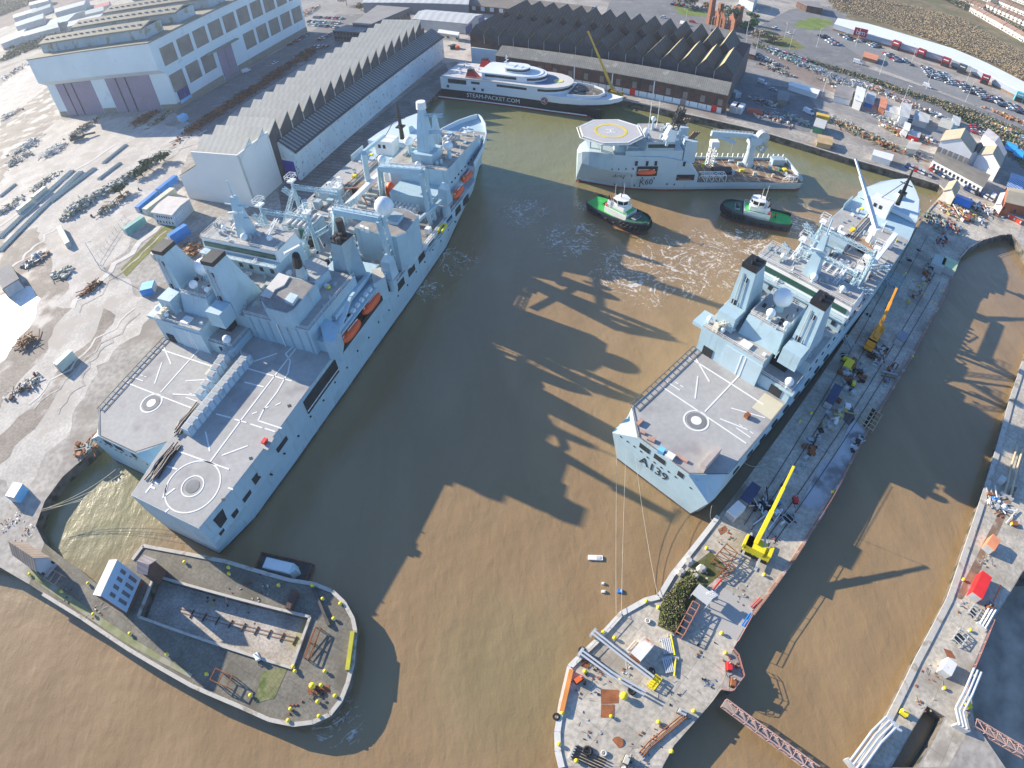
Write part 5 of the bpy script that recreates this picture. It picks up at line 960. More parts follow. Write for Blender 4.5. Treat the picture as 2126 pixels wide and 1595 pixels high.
g = G(); g.cyl((6.5, 0, 3), (6.5, 0, 4.3), .3); g.bar((6.5, -1.4, 4.3), (6.5, 1.4, 4.3), .3, .3); pt(tg, 'tow_bitt', g, black)
g = G(); g.bar((8.8, 1.6, 4), (6.8, 3.4, 6.6), .3, .3); pt(tg, 'deck_crane', g, redp)
rails(tg, [(9.2, -3.2), (19.4, -3.2)], 5.7); rails(tg, [(9.2, 3.2), (19.4, 3.2)], 5.7)
a, b = W(1640, 466, 1.5), W(1501, 439, 1.5); v = b-a
dup(tg, Matrix.Translation((a.x, a.y, 0)) @ Matrix.Rotation(math.atan2(v.y, v.x), 4, 'Z') @ Matrix.Scale(v.length/L_, 4), 'tug below the stern of the K60 ship, its green stern deck pointing right')
# ---------- small workboat on a raft by the island ----------
p = W(587, 1182, 1); wb_ = thing('work_raft', Vector((p.x, p.y, 0)), 'small white cabin boat on a dark timber raft moored beside the dry dock island', 'boat', rz=R(-12))
g = G(); g.box((0, 0, -.4), 14, 6, 1.0); pt(wb_, 'raft', g, mt('dark_timber', (.09, .085, .08), .9, .3, .5)); g = G(); g.loft([[Vector((x, y, .6)) for x, y in ((-4.4, -1.6), (3.4, -1.6), (4.8, 0), (3.4, 1.6), (-4.4, 1.6))], [Vector((x, y, 3.0)) for x, y in ((-4.2, -1.4), (3.2, -1.4), (4.2, 0), (3.2, 1.4), (-4.2, 1.4))]]); cb_ = pt(wb_, 'cabin', g, mt('pale_green_white', (.6, .7, .68), .5))
pt(cb_, 'roof', bx(-4, 3, -1.2, 1.2, 3, 3.15), white_paint); g = G(); g.rail([(-6.8, -2.8, .6), (6.8, -2.8, .6), (6.8, 2.8, .6), (-6.8, 2.8, .6)], 1, 2, .08, True); pt(wb_, 'railing', g, rust)
# ================= TOWN, SHEDS, HOUSES =================
def gb(name, label, cat, px, ze, rise, wall, roof, ax=0, wins=None, group=None, **k):
    t = gable(name, label, cat, px, ze, rise, wall, roof, ax, group, **k)
    if wins:
        for side_, z0, z1, n, w_, m_ in wins: windows(t, side_, z0, z1, fr(n), w_, m_)
    del t['q']; return t
greywall = mt('grey_cladding', (.22, .23, .26), .7, .08, .2); palew = mt('pale_cladding', (.52, .52, .50), .7, .08, .2); roofw = mt('pale_metal_roof', (.55, .56, .55), .6, .08, .08, stripe=(R(-12), 6, .85))
gb('distribution_shed', 'wide dark grey shed with pale roof at the top edge, left of the brick workshop', 'shed', [(753, 6), (972, 10), (978, -12), (770, -18)], 12, 2, greywall, roofw)
gb('cladded_store', 'pale grey store with a light curved roof between the saw-tooth workshop and the brick shed', 'store', [(857, 40), (971, 50), (1001, 31), (884, 21)], 11, 2.2, palew, roofw, wins=[(1, 4, 10, 2, .42, mt('dull_blue_door', (.12, .14, .30), .6))])
t = gable('brick_workshop', 'long brick workshop with brown roof and white window dormers at the top centre', 'workshop', [(972, 11), (1217, 37), (1240, 18), (985, -8)], 9, 4.5, brick, mt('brown_slate_roof', (.22, .195, .17), .85, .15, .1, fine=.15))
windows(t, 0, 5.4, 8.6, fr(12, .05, .95), .035, white_paint); windows(t, 1, 4, 12, [.5], .96, mt('pale_blue_gable', (.45, .55, .60), .7)); del t['q']
for lab, px, z in (('flat-roofed dark office block beside the car park behind the saw-tooth workshop', [(691, 64), (752, 68), (768, 54), (728, 49)], 11), ('long flat-roofed office wing running back from the dark office block', [(732, 50), (765, 53), (850, 17), (784, 12)], 13)):
    gb('office_block', lab, 'office', px, z, 0, mt('office_dark_wall', (.09, .10, .12), .6), mt('grey_felt_roof', (.3, .3, .3)), wins=[(0, 5, 7, 9, .07, glass), (0, 8.5, 10.2, 9, .07, glass), (1, 7, 10, 12, .05, glass), (3, 7, 10, 12, .05, glass)])
gb('site_cabin', 'cream cabin in front of the pale grey store by the quay road', 'cabin', [(909, 68), (951, 74), (953, 68), (912, 62)], 8, 0, cream, white_paint, wins=[(0, 5, 6.5, 3, .12, glass)])
# far left industrial estate
FARS = [([(49, 76), (121, 57), (120, 46), (49, 68)], 'with a pale green roof, standing alone at its near corner'), ([(2, 92), (50, 74), (54, 60), (4, 80)], 'nearest the left edge'), ([(96, 54), (140, 44), (176, 22), (118, 38)], 'with a broad pale roof in its middle'),
    ([(140, 56), (200, 42), (233, 24), (150, 44)], 'nearest the construction hall'), ([(33, 56), (90, 38), (91, 28), (33, 47)], 'behind the one with the broad pale roof'), ([(114, 27), (174, 10), (184, 0), (116, 18)], 'highest in the picture near the hall'),
    ([(178, 31), (215, 22), (216, 14), (180, 24)], 'small, between two longer ones beside the red roof'), ([(28, 38), (74, 24), (76, 17), (30, 32)], 'in the second row from the top'), ([(66, 28), (104, 15), (108, 9), (70, 21)], 'narrow, just above the middle of the estate'), ([(60, 12), (100, 2), (104, -4), (64, 6)], 'furthest back')]
for i, (px, d) in enumerate(FARS): gb('industrial_unit', 'pale far-off industrial unit %s' % d, 'warehouse', px, 11, 2.5, palew, mt('pale_green_roof', (.40, .47, .44), .6, .08, .05) if i % 2 == 0 else roofw, group='industrial units beyond the construction hall')
gb('red_roofed_unit', 'far-off industrial unit with a pinkish red roof at the upper left', 'warehouse', [(196, 19), (226, 11), (229, 4), (198, 12)], 10, 2, palew, mt('faded_red_roof', (.55, .17, .17), .7))
for x, y, w_ in ((420, 22, 30), (500, 6, 40)): pass
# retail park
fe_ = [(1732, 50), (1790, 68), (1870, 90), (1960, 118), (2031, 146), (2115, 189), (2190, 232)]; be_ = [(1739, 39), (1800, 50), (1890, 76), (1980, 103), (2050, 133), (2126, 172), (2205, 212)]
F1 = [W(a, b, 9) for a, b in fe_]; B1 = [W(a, b, 9) for a, b in be_]; rp = thing('retail_park', (F1[3]+B1[3])/2, 'long white-roofed retail building with red portals and a red bm sign', 'shops')
g = G(); g.prism(F1+B1[::-1], ZG, 9); build('wall', g, mt('brown_brick_base', (.27, .17, .11), .9, .2, .3), rp)
g = G(); ccn = (F1[3]+B1[3])/2
for a, b in zip(F1, F1[1:]): panel(g, a, b, 5.2, 9.1, 0, 1, .4, .1, ccn)
build('fascia', g, mt('grey_blue_fascia', (.36, .42, .50), .6, .05), rp); g = G(); g.prism([p+(p-q)*.02 for p, q in zip(F1, B1)]+[q+(q-p)*.02 for p, q in zip(F1, B1)][::-1], 9.1, 9.5); build('roof', g, brightroof, rp)
for i, (px, m_) in enumerate((((1862, 91), redp), ((1914, 108), redp), ((1965, 126), redp), ((1999, 140), mt('dark_portal', (.06, .07, .08), .4)), ((2047, 162), redp), ((2118, 198), mt('cyan_portal', (.1, .45, .55), .5)))):
    p = W(*px, 8.0); d = (W(px[0]+12, px[1]+4.4, 8)-p).normalized(); a = math.atan2(d.y, d.x); g = G(); g.box((p.x, p.y, ZG), 6, 4, 9.3-ZG+.9, a); o = build('entrance_portal', g, mt('dark_red_portal', (.30, .012, .03), .6) if m_ is redp else m_, rp)
    n_ = Vector((d.y, -d.x, 0)); g = G(); g.box(p+n_*2.1-Vector((0, 0, 8.0-ZG)), 5, .3, 3.4, a); build('glass_door', g, glass, o); g = G(); g.box(p+n_*2.1+Vector((0, 0, .4)), 4, .25, .7, a); build('sign_strip', g, wline, o)
a, b = W(1773, 63, 9.2), W(1800, 69, 9.2); d = (b-a).normalized(); n_ = Vector((d.y, -d.x, 0)); c = (a+b)/2+n_*2.6; g = G(); g.bar(a+n_*2.2, b+n_*2.2, .5, 6.4); sg = build('sign_board', g, mt('sign_crimson', (.50, .01, .04), .5), rp)
text_o = text(sg, 'bm', Matrix.Translation(c-ROOT[rp.name].translation+Vector((0, 0, -2.0))) @ basis((0, 0, 0), d, (0, 0, 1)).to_3x3().to_4x4() @ Matrix.Rotation(0, 4, 'X'), 6, wline, 'sign_letters', .05)
# dockside workshops on the right
tanr = mt('tan_sheet_roof', (.42, .36, .26), .8, .12, .2); whitew = mt('white_render', (.72, .73, .76), .7, .04, .2); brownr = mt('brown_felt_roof', (.22, .20, .17), .9, .15, .2)
gb('gabled_workshop', 'tall white gabled workshop with tan and dark roof by the far right quay', 'workshop', [(1953, 293), (1965, 272), (2027, 298), (2018, 319)], 13, 5, whitew, tanr, wins=[(3, 6, 10, 6, .13, tan_win)])
t = gb('dockside_office', 'long low white building with brown flat roof in front of the tall gabled workshop', 'office', [(1937, 332), (2041, 388), (2055, 364), (1945, 316)], 8, 1.0, white_paint, brownr, wins=[(0, 5, 6.6, 12, .04, glass)])
gb('gabled_workshop', 'smaller white gabled workshop right of the tall one, dark roof slope facing right', 'workshop', [(2031, 322), (2043, 305), (2084, 327), (2076, 347)], 12, 4, whitew, tanr)
gb('link_building', 'narrow white link with a dark roof between the two gabled workshops', 'shed', [(2016, 319), (2024, 300), (2043, 306), (2032, 323)], 11, 2, whitew, slate)
gb('long_white_shed', 'long white shed behind the two gabled workshops', 'shed', [(2042, 280), (2052, 268), (2090, 318), (2082, 328)], 11, 2, white_paint, mt('lilac_grey_roof', (.42, .40, .42), .7))
gb('pump_house', 'small pale gabled hut on the quay corner near the bow of tanker A139', 'hut', [(1960, 396), (1972, 378), (1992, 390), (1982, 409)], 9, 2.5, mt('stone_cream', (.62, .60, .54), .8), tanr)
gb('red_brick_block', 'red brick building with tan roof at the right edge beside the lock gate', 'building', [(2088, 420), (2140, 432), (2142, 398), (2092, 390)], 11, 2, red_brick, tanr, wins=[(0, 7, 8.6, 3, .07, glass)])
gb('red_shop_row', 'low bright red block with small white windows below the red brick building', 'shop', [(2082, 436), (2124, 458), (2128, 448), (2086, 428)], 6, 0, mt('vermilion_wall', (.72, .07, .03), .6), roofgrey, wins=[(0, 4.2, 5.2, 4, .06, white_paint)])
gb('small_gable_hut', 'narrow white hut with grey roof left of the red brick building', 'hut', [(2068, 424), (2078, 402), (2090, 410), (2082, 434)], 7, 1.5, whitew, roofw)
for lab, px, m_ in (('bright blue ribbed canopy beside the small pale hut on the quay corner', [(1981, 421), (2012, 432), (2018, 416), (1988, 404)], bluep), ('blue and white striped canopy near the red brick building', [(2090, 388), (2122, 394), (2124, 368), (2100, 360)], mt('striped_blue_roof', (.35, .5, .8), .5, stripe=(R(20), 2, .35))),
                    ('bright blue tarpaulin shelter among the stores behind the workshops', [(2086, 308), (2108, 318), (2112, 302), (2092, 294)], mt('cyan_tarpaulin', (.03, .38, .75), .5)), ('second blue tarpaulin shelter, right of the first and nearer the edge', [(2104, 320), (2122, 330), (2124, 314), (2110, 306)], mt('cyan_tarpaulin', (.03, .38, .75)))):
    gb('canopy', lab, 'canopy', px, 5.5, .8, greywall, m_)
for lab, px, z, w_, rf in (('long pale cabin row beside the service road right of the brick shed', [(1638, 177), (1697, 196), (1702, 188), (1643, 170)], 6.5, white_paint, white_paint), ('low dark-roofed hut in the shaded timber yard', [(1614, 208), (1636, 210), (1638, 192), (1618, 188)], 7, brownr, roofgrey),
    ('white cabins with a dark roof beside the service road, second group', [(1732, 200), (1766, 208), (1772, 184), (1740, 176)], 7, white_paint, roofgrey), ('tall white stores block on the service road', [(1774, 206), (1790, 212), (1796, 186), (1780, 180)], 9, white_paint, white_paint),
    ('blue-grey stores block beside the tall white one', [(1796, 212), (1812, 218), (1818, 196), (1803, 190)], 6, bluep, roofw), ('long white trailer-like store behind a terracotta one', [(1838, 232), (1868, 240), (1872, 226), (1842, 218)], 7, white_paint, roofw), ('white portal-framed store beside the long white one', [(1868, 242), (1886, 246), (1892, 218), (1872, 214)], 9, white_paint, roofw),
    ('pale workshop by parked vans on the service road', [(1896, 248), (1926, 256), (1930, 240), (1902, 230)], 7, palew, roofw), ('cream boat-shaped tent by the lower service road', [(1948, 262), (1972, 270), (1980, 254), (1956, 246)], 6, palew, cream), ('cyan store at the end of the service road', [(1976, 258), (1990, 262), (1994, 246), (1980, 240)], 6, mt('cyan_box', (.3, .6, .7)), roofw),
    ('terracotta store beside the long white one', [(1826, 222), (1838, 226), (1842, 206), (1830, 202)], 8, mt('terracotta', (.62, .25, .14), .7), mt('terracotta', (.62, .25, .14))), ('pale tented store with a dark side near the far quay', [(1690, 262), (1710, 268), (1716, 252), (1696, 246)], 7, greenp, palew),
    ('tan crate-like store on the far quay edge', [(1697, 296), (1726, 302), (1728, 286), (1700, 280)], 6, mt('plywood', (.48, .34, .18), .8), mt('plywood', (.48, .34, .18))), ('low white cabin at the far quay edge with a dented roof', [(1812, 322), (1850, 334), (1854, 322), (1816, 312)], 6.5, white_paint, whitew), ('small red hut on the scrap yard beside the service road', [(1886, 280), (1908, 286), (1910, 276), (1890, 270)], 6, redp, roofw),
    ('white hut left of the small red one', [(1876, 268), (1886, 272), (1890, 258), (1880, 254)], 8, white_paint, white_paint), ('cream hull-like shed with rust patch on the scrap yard', [(1882, 308), (1904, 312), (1912, 298), (1888, 294)], 7, cream, cream), ('low brick store with planted roof in the retail car park', [(1792, 118), (1820, 126), (1824, 116), (1796, 108)], 6, mt('brown_brick_base', (.27, .17, .11)), mt('terracotta', (.62, .25, .14))),
    ('brown wall-like store behind the brick shed', [(1541, 108), (1567, 115), (1569, 104), (1544, 98)], 7, brick, roofgrey)):
    gb('store', lab, 'store', px, z, .6, w_, rf)
gb('top_warehouse', 'white-sided warehouse at the top edge beyond the ruined church', 'warehouse', [(1536, -6), (1565, 6), (1574, -8), (1546, -16)], 11, 1, mt('pale_blue_gable', (.45, .55, .60)), roofgrey)
gb('railway_bridge', 'dark red brick railway bridge abutment left of the retail park at the top', 'bridge', [(1655, 2), (1676, 12), (1708, 18), (1700, 4)], 9, 0, brick, roofgrey)
# ruined church
rc = thing('ruined_church', W(1515, 45), 'roofless ruined red sandstone church with gables and a slender tower near the roundabout', 'ruin'); sand = mt('red_sandstone', (.36, .15, .085), .9, .25, .3, dirt=(.15, .1, .08), dirt_at=.54, dsc=.3)
def rwall(px, z1, th=1.2, gab=True):
    a, b = W(*px[0]), W(*px[1]); d = (b-a).normalized(); n_ = Vector((-d.y, d.x, 0)); L_ = (b-a).length; sh = [(0, ZG), (L_*.3, ZG), (L_*.3, ZG+(z1-ZG)*.45), (L_*.42, ZG+(z1-ZG)*.62), (L_*.54, ZG+(z1-ZG)*.45), (L_*.54, ZG), (L_, ZG), (L_, z1*.72), (L_*.75, z1*.8), (L_*.5, z1), (L_*.22, z1*.83), (0, z1*.7)]
    g = G(); g.loft([[V3(a+d*x, z) for x, z in sh], [V3(a+d*x+n_*th, z) for x, z in sh]]); build('wall', g, sand, rc)
for px, z in ((((1480, 52), (1490, 56)), 17), (((1491, 56), (1503, 60)), 16), (((1508, 60), (1522, 66)), 17), (((1490, 46), (1500, 49)), 13), (((1526, 62), (1536, 56)), 13), (((1474, 50), (1482, 44)), 15)): rwall(px, z)
for px, h in (((1473, 49), 24), ((1533, 46), 16), ((1524, 44), 15), ((1493, 40), 16)):
    p = W(*px); g = G(); g.loft([[p+Vector((3*math.cos(t), 3*math.sin(t), 0)) for t in [i*math.pi/3 for i in range(6)]], [V3(p+Vector((2.4*math.cos(t), 2.4*math.sin(t), 0)), h) for t in [i*math.pi/3 for i in range(6)]]]); build('turret', g, sand, rc)
# ---- vegetation ----
def crown(g, c, rx, rz, n, leaf, seed, lobes=5, ncol=2):
    rg = random.Random(seed); lb = [(Vector((rg.uniform(-.5, .5)*rx, rg.uniform(-.5, .5)*rx, rg.uniform(-.3, .5)*rz)), rg.uniform(.45, .75)) for _ in range(lobes)]
    for i in range(n):
        o, s = lb[rg.randrange(lobes)]; d = Vector((rg.gauss(0, 1), rg.gauss(0, 1), rg.gauss(0, 1))).normalized()*(rg.random()**.35); p = Vector(c)+o+Vector((d.x*rx*s, d.y*rx*s, d.z*rz*s))
        u = Vector((rg.gauss(0, 1), rg.gauss(0, 1), rg.gauss(0, .6))).normalized(); v = u.orthogonal().normalized(); k = leaf*rg.uniform(.6, 1.4); g.m(rg.randrange(ncol)).face(p-u*k, p-v*k*.6, p+u*k, p+v*k*.6)
def tree(name, px, h, r, mats, label, cat='tree', group=None, seed=1, n=320, leaf=.6, bare=False):
    p = W(*px); t = thing(name, p, label, cat, group); g = G(); rg = random.Random(seed); g.cyl(p, p+Vector((0, 0, h*.55)), .35, .2, 6)
    for i in range(7): a = rg.uniform(0, 6.28); q = p+Vector((0, 0, h*rg.uniform(.2, .55))); g.cyl(q, q+Vector((math.cos(a)*r*.7, math.sin(a)*r*.7, h*.3)), .14, .04, 4)
    build('trunk', g, mt('bark', (.10, .08, .06), .9), t); g = G(); crown(g, p+Vector((0, 0, h*.6)), r, h*.42, n, leaf, seed, ncol=len(mats)); build('crown', g, mats, t); return t
ever = [mt('evergreen_leaf', (.035, .075, .04), .8, .3, .6), mt('evergreen_leaf_light', (.06, .11, .055), .8, .3, .6)]; twig = [mt('bare_twigs', (.23, .175, .115), .9, .3, .6), mt('bare_twigs_pale', (.30, .235, .15), .9, .3, .6)]; leafy = [mt('spring_leaf', (.10, .19, .03), .8, .3, .6), mt('spring_leaf_dark', (.05, .10, .025), .8, .3, .6)]
for i, (px, h, r, m_, lab) in enumerate((((1514, 52), 16, 7, ever, 'dark rounded evergreen tree growing inside the ruined church'), ((1560, 60), 8, 5, leafy, 'bright green rounded tree on a verge right of the ruined church'), ((1548, 66), 8, 7, ever, 'dark ivy-covered tree at the right end of the ruined church'),
    ((720, 12), 13, 7, twig, 'bare winter tree on the car park edge behind the workshop'), ((1408, 14), 12, 9, twig, 'large bare tree at the top edge left of the ruined church'), ((750, 22), 7, 4, twig, 'small bare shrub tree left of the grey shed'), ((1432, 16), 10, 6, twig, 'smaller bare tree beside the large bare one at the top edge'),
    ((1575, 82), 7, 8, twig, 'brown bare thicket on the roundabout verge'), ((1605, 88), 5, 6, twig, 'low brown bush on the grass island beside the road'), ((1470, 24), 8, 5, twig, 'bare tree just left of the ruined church tower'), ((1560, 38), 5, 6, ever, 'dark hedge bush beyond the ruined church'), ((1500, 96), 4, 5, ever, 'low dark hedge bush behind the brick shed fence'), ((1522, 98), 4, 5, ever, 'second low dark hedge bush behind the brick shed fence'))):
    tree('tree', px, h, r, m_, lab, seed=i+40, n=420, leaf=.8)
def thicket(name, pxs, n, h, mats, seed, leaf=1.3, trunk=False):
    """ground-hugging bushes nobody could count, spread inside a strip given by two photo polylines"""
    rg = random.Random(seed); g = G(); A_, B_ = pxs
    for i in range(n):
        t = rg.random()*(len(A_)-1); k = int(t); f = t-k; s = rg.random(); a = [A_[k][j]*(1-f)+A_[k+1][j]*f for j in (0, 1)]; b = [B_[k][j]*(1-f)+B_[k+1][j]*f for j in (0, 1)]
        p = W(a[0]*(1-s)+b[0]*s, a[1]*(1-s)+b[1]*s); hh = h*rg.uniform(.4, 1.1)*(.6+.8*noise.noise(p*.03))
        for q in range(5):
            c = p+Vector((rg.gauss(0, 1.6+h*.35), rg.gauss(0, 1.6+h*.35), abs(hh)*rg.random())); u = Vector((rg.gauss(0, 1), rg.gauss(0, 1), rg.gauss(0, .9))).normalized(); v = u.orthogonal(); k_ = leaf*rg.uniform(.5, 1.3); g.m(rg.randrange(len(mats))).face(c-u*k_, c-v*k_*.6, c+u*k_, c+v*k_*.6)
    o = build(name, g, mats); o['kind'] = 'stuff'; o['label'] = 'brown winter scrub and bushes'; return o
thicket('scrub_bushes', ([(1735, 20), (1850, 52), (1960, 92), (2060, 130), (2150, 180)], [(1700, -30), (1860, 5), (2000, 40), (2080, 90), (2160, 130)]), 15000, 1.9, twig+[mt('straw_twigs', (.36, .28, .16), .9)], 5, .6)
thicket('railway_bushes', ([(1620, -30), (1700, -6), (1760, 8)], [(1640, -50), (1720, -40), (1790, -30)]), 1200, 5, twig, 6, .8)
thicket('roadside_hedge', ([(1568, 92), (1660, 120), (1790, 158), (1900, 196), (2010, 228), (2130, 275)], [(1572, 96), (1662, 125), (1790, 164), (1900, 203), (2010, 236), (2130, 286)]), 1800, 2, ever+twig, 7, .6)
thicket('verge_bushes', ([(1960, 222), (2040, 250), (2126, 300)], [(1980, 235), (2050, 275), (2126, 350)]), 1200, 3, twig+ever, 8, .7)
thicket('garden_trees', ([(1930, -14), (1990, 14), (2060, 46), (2140, 96)], [(1945, -24), (2000, 2), (2070, 34), (2150, 84)]), 2200, 7, ever+twig, 9, 1.0)
thicket('far_woods', ([(-40, 50), (60, 10), (200, -30)], [(-60, 20), (60, -14), (200, -50)]), 3000, 9, twig, 10, 2)
thicket('yard_weeds', ([(20, 100), (110, 76), (170, 62)], [(0, 130), (100, 90), (180, 68)]), 500, 4, twig+ever, 11, 1.6)
# terraced houses
hp = thing('terraced_house', Vector((0, 0, 0)), 'x', 'house', 'terraced houses on the hill'); g = G(); g.prism([(-4, -4.5), (4, -4.5), (4, 4.5), (-4, 4.5)], 0, 6); pt(hp, 'wall', g, mt('white_render_house', (.70, .68, .64), .8, .08, .02))
g = G(); g.loft([[Vector((-4.1, -5, 5.8)), Vector((-4.1, 0, 9.4)), Vector((-4.1, 5, 5.8))], [Vector((4.1, -5, 5.8)), Vector((4.1, 0, 9.4)), Vector((4.1, 5, 5.8))]]); rf = pt(hp, 'roof', g, mt('brown_tile_roof', (.24, .16, .13), .85, .3, .02)); g = G(); g.box((3, 0, 9), .9, 1.2, 1.6); pt(rf, 'chimney', g, mt('brick_chimney', (.3, .14, .09), .9))
for k in (-2, 2): g = G(); g.box((k, -4.55, 1.2), 1.5, .12, 1.4); pt(hp, 'window', g, glass)
rows = [((2018, 26), (2130, 90), 16, 'lowest'), ((1966, -4), (2040, 26), 9, 'second lowest'), ((2048, 18), (2132, 56), 10, 'third'), ((1995, -16), (2056, 6), 7, 'fourth'), ((2072, 10), (2134, 36), 7, 'fifth'), ((2085, -6), (2136, 14), 6, 'topmost')]
first = True
for (a, b, n, lab) in rows:
    A_, B_ = W(*a), W(*b); d = B_-A_; an_ = math.atan2(d.y, d.x)
    for i in range(n):
        M = TRS(A_.lerp(B_, (i+.5)/n), an_, max(.9, d.length/n/8.2) if 1 else 1); L_ = 'white rendered house in the %s terrace row at the upper right' % lab
        if first: hp.matrix_world = M; ROOT[hp.name] = M; hp['label'] = L_; hp['group'] = 'houses in the %s terrace row' % lab; hk = kids(hp); first = False
        else: dup(hp, M, L_, 'houses in the %s terrace row' % lab, hk)
# ================= YARD, PIERS AND QUAYS =================
def cont(name, a, b, wd, h, mat, label, cat='container', zb=ZG, group=None, roof=None, door=None, ribs=True):
    """container or cabin: a, b are the photo ends of its roof centre line"""
    p, q = W(*a, zb+h), W(*b, zb+h); c = (p+q)/2; c.z = zb; d = q-p; L_ = math.hypot(d.x, d.y); t = thing(name, c, label, cat, group, math.atan2(d.y, d.x))
    g = G(); g.box((0, 0, 0), L_, wd, h); bd = pt(t, 'body', g, mat); g = G(); g.box((0, 0, h), L_*.99, wd*.96, .12); pt(t, 'roof', g, roof or mat)
    if ribs:
        for s in (1, -1): g = G(); g.box((s*(L_/2), 0, .15), .16, wd*.9, h-.4); pt(t, 'end_door', g, door or steel)
    return t
whitec = mt('white_container', (.68, .68, .66), .6, .08, .3, dirt=(.5, .42, .36), dirt_at=.6, dsc=.4)
greenc = mt('grey_green_container', (.30, .38, .35), .6, .1, .3); creamc = mt('cream_container', (.58, .55, .45), .6, .1, .3)
cont('container', (283, 431), (325, 396), 2.6, 2.8, bluep, 'long royal blue container nearest the white two-storey site office', group=None)
cont('container', (326, 394), (364, 364), 2.6, 2.8, bluep, 'long royal blue container ending at the corner of the white workshop')
cont('cabin', (299, 435), (358, 390), 3.6, 3.2, greenc, 'long cream-roofed cabin between the blue containers and the site office', 'cabin', roof=creamc)
t = gable('site_office', 'white two-storey site office with rows of small windows beside the blue container', 'office', [(315, 441), (357, 447), (393, 414), (350, 409)], 9.5, .6, mt('pale_cabin_wall', (.50, .56, .60), .7), mt('cabin_roof', (.60, .56, .53), .8, .1, .3))
windows(t, 0, 7.3, 8.3, fr(7, .2, .9), .05); windows(t, 0, 4.6, 5.6, fr(6, .1, .85), .05); windows(t, 1, 7.3, 8.3, fr(6, .06, .5), .03, white_paint); del t['q']
cont('container', (256, 476), (296, 449), 3, 3.2, teal, 'pale teal container beside the mossy strip below the site office')
for lab, a, b, z in (('bright blue container under another one beside the site office', (352, 497), (388, 472), ZG), ('bright blue container stacked on another one beside the site office', (349, 489), (385, 466), ZG+2.7)): cont('container', a, b, 2.8, 2.6, bluep, lab, zb=z)
cont('container', (314, 528), (352, 502), 2.8, 2.8, greenc, 'grey-green container just left of the sister tanker funnels', roof=creamc)
cont('cabin', (35, 436), (63, 414), 3, 3, creamc, 'cream cabin on the steel stockyard, left one of two in line', 'cabin'); cont('cabin', (66, 409), (93, 387), 3, 3, creamc, 'cream cabin on the steel stockyard, right one of two in line', 'cabin')
cont('container', (292, 596), (318, 590), 5, 2.8, bluep, 'sky blue container with pale roof just left of the sister tanker hangar', roof=mt('pale_cyan', (.2, .55, .85)))
cont('trailer', (114, 757), (146, 727), 2.6, 3.4, mt('pale_teal_trailer', (.42, .52, .5), .6), 'pale trailer with a sharp dark shadow in the middle of the bare yard', 'trailer')
cont('cabin', (20, 1032), (38, 1003), 4, 3, mt('pale_cyan', (.2, .55, .85)), 'small pale blue cabin near the left river corner', 'cabin', roof=white_paint); cont('cabin', (3, 556), (22, 590), 8, 5, mt('office_dark_wall', (.1, .1, .1)), 'grey flat-roofed shed at the left edge beside mud painted white with glare', 'shed', roof=roofgrey)
cont('container', (370, 243), (384, 236), 5, 3.4, mt('pale_cyan', (.2, .55, .85)), 'pale blue container at the front corner of the construction hall'); cont('cabin', (122, 470), (140, 505), 2.5, 2.5, greenc, 'small open-topped green skip beside the pale track', 'skip')
cont('container', (1518, 1068), (1541, 1046), 2.6, 2.6, white_paint, 'white container on the quay by the yellow mobile crane', roof=white_paint); cont('lorry', (1546, 1040), (1571, 1006), 2.6, 2.6, mt('navy_lorry', (.04, .06, .14), .5), 'dark blue lorry parked on the quay behind the white container', 'lorry')
cont('container', (1320, 1364), (1349, 1330), 2.7, 2.5, whitec, 'rust-stained white container on the near pier', roof=mt('rust_white_roof', (.74, .72, .7), .7, .1, .3, dirt=(.45, .16, .06), dirt_at=.5, dsc=.35), door=rust)
cont('container', (2030, 1236), (2050, 1192), 2.9, 2.8, redp, 'bright red container with open end on the right quay'); cont('box', (2057, 1136), (2070, 1116), 2.6, 2.6, mt('faded_orange', (.72, .28, .14), .6), 'faded orange box casting a dark shadow on the right quay', 'box')
cont('cabin', (1966, 1396), (1978, 1372), 2.6, 2.4, whitec, 'white cabin on the right quay below the railed pits', 'cabin'); cont('container', (1946, 552), (1954, 532), 5, 3, mt('pale_green_roof', (.4, .5, .4)), 'pale green container beside a second one near the curved quay edge'); cont('container', (1969, 556), (1976, 538), 6, 3, mt('mint_roof', (.42, .56, .36)), 'mint green container nearest the curved quay edge')
cont('cabin', (2078, 990), (2088, 998), 2, 1.8, palew, 'small grey cabin on the right quay beside the tan pipes', 'cabin'); cont('lorry', (1722, 836), (1742, 800), 2.6, 2.8, mt('navy_lorry', (.04, .06, .14)), 'dark blue lorry in the shadow beside tanker A139 amidships', 'lorry'); cont('skip', (1758, 762), (1768, 746), 2.4, 1.8, yellow, 'yellow skip on the quay below the orange crane', 'skip')
cont('container', (1868, 706), (1880, 690), 3, 2.6, mt('shade_grey', (.25, .25, .3), .7), 'grey container right of the orange crane'); cont('skip', (932, 96), (945, 92), 3, 2.2, mt('dark_skip', (.05, .05, .05), .6), 'dark open skip on the quay road in front of the site cabin', 'skip'); cont('skip', (946, 96), (953, 95), 3, 2, orange, 'small orange skip on the quay road in front of the site cabin', 'skip')
for i, (a, b) in enumerate((((1523, 222), (1531, 212)), ((1533, 224), (1541, 214)))): cont('container', a, b, 4, 3.4, white_paint, 'white container at the right end of the brick shed, %s of two' % ('left', 'right')[i])
cont('container', (1522, 186), (1534, 194), 4, 3, mt('pale_blue_gable', (.45, .55, .6)), 'pale blue container in the shade at the right end of the brick shed'); cont('trailer', (1553, 224), (1584, 230), 3, 2.6, mt('dull_red', (.36, .09, .06)), 'low dark red trailer in the timber yard', 'trailer'); cont('rack', (1696, 236), (1722, 242), 4, 3, mt('ochre_rack', (.7, .45, .06), .7), 'yellow ochre rack with white drums beside the far quay', 'rack')
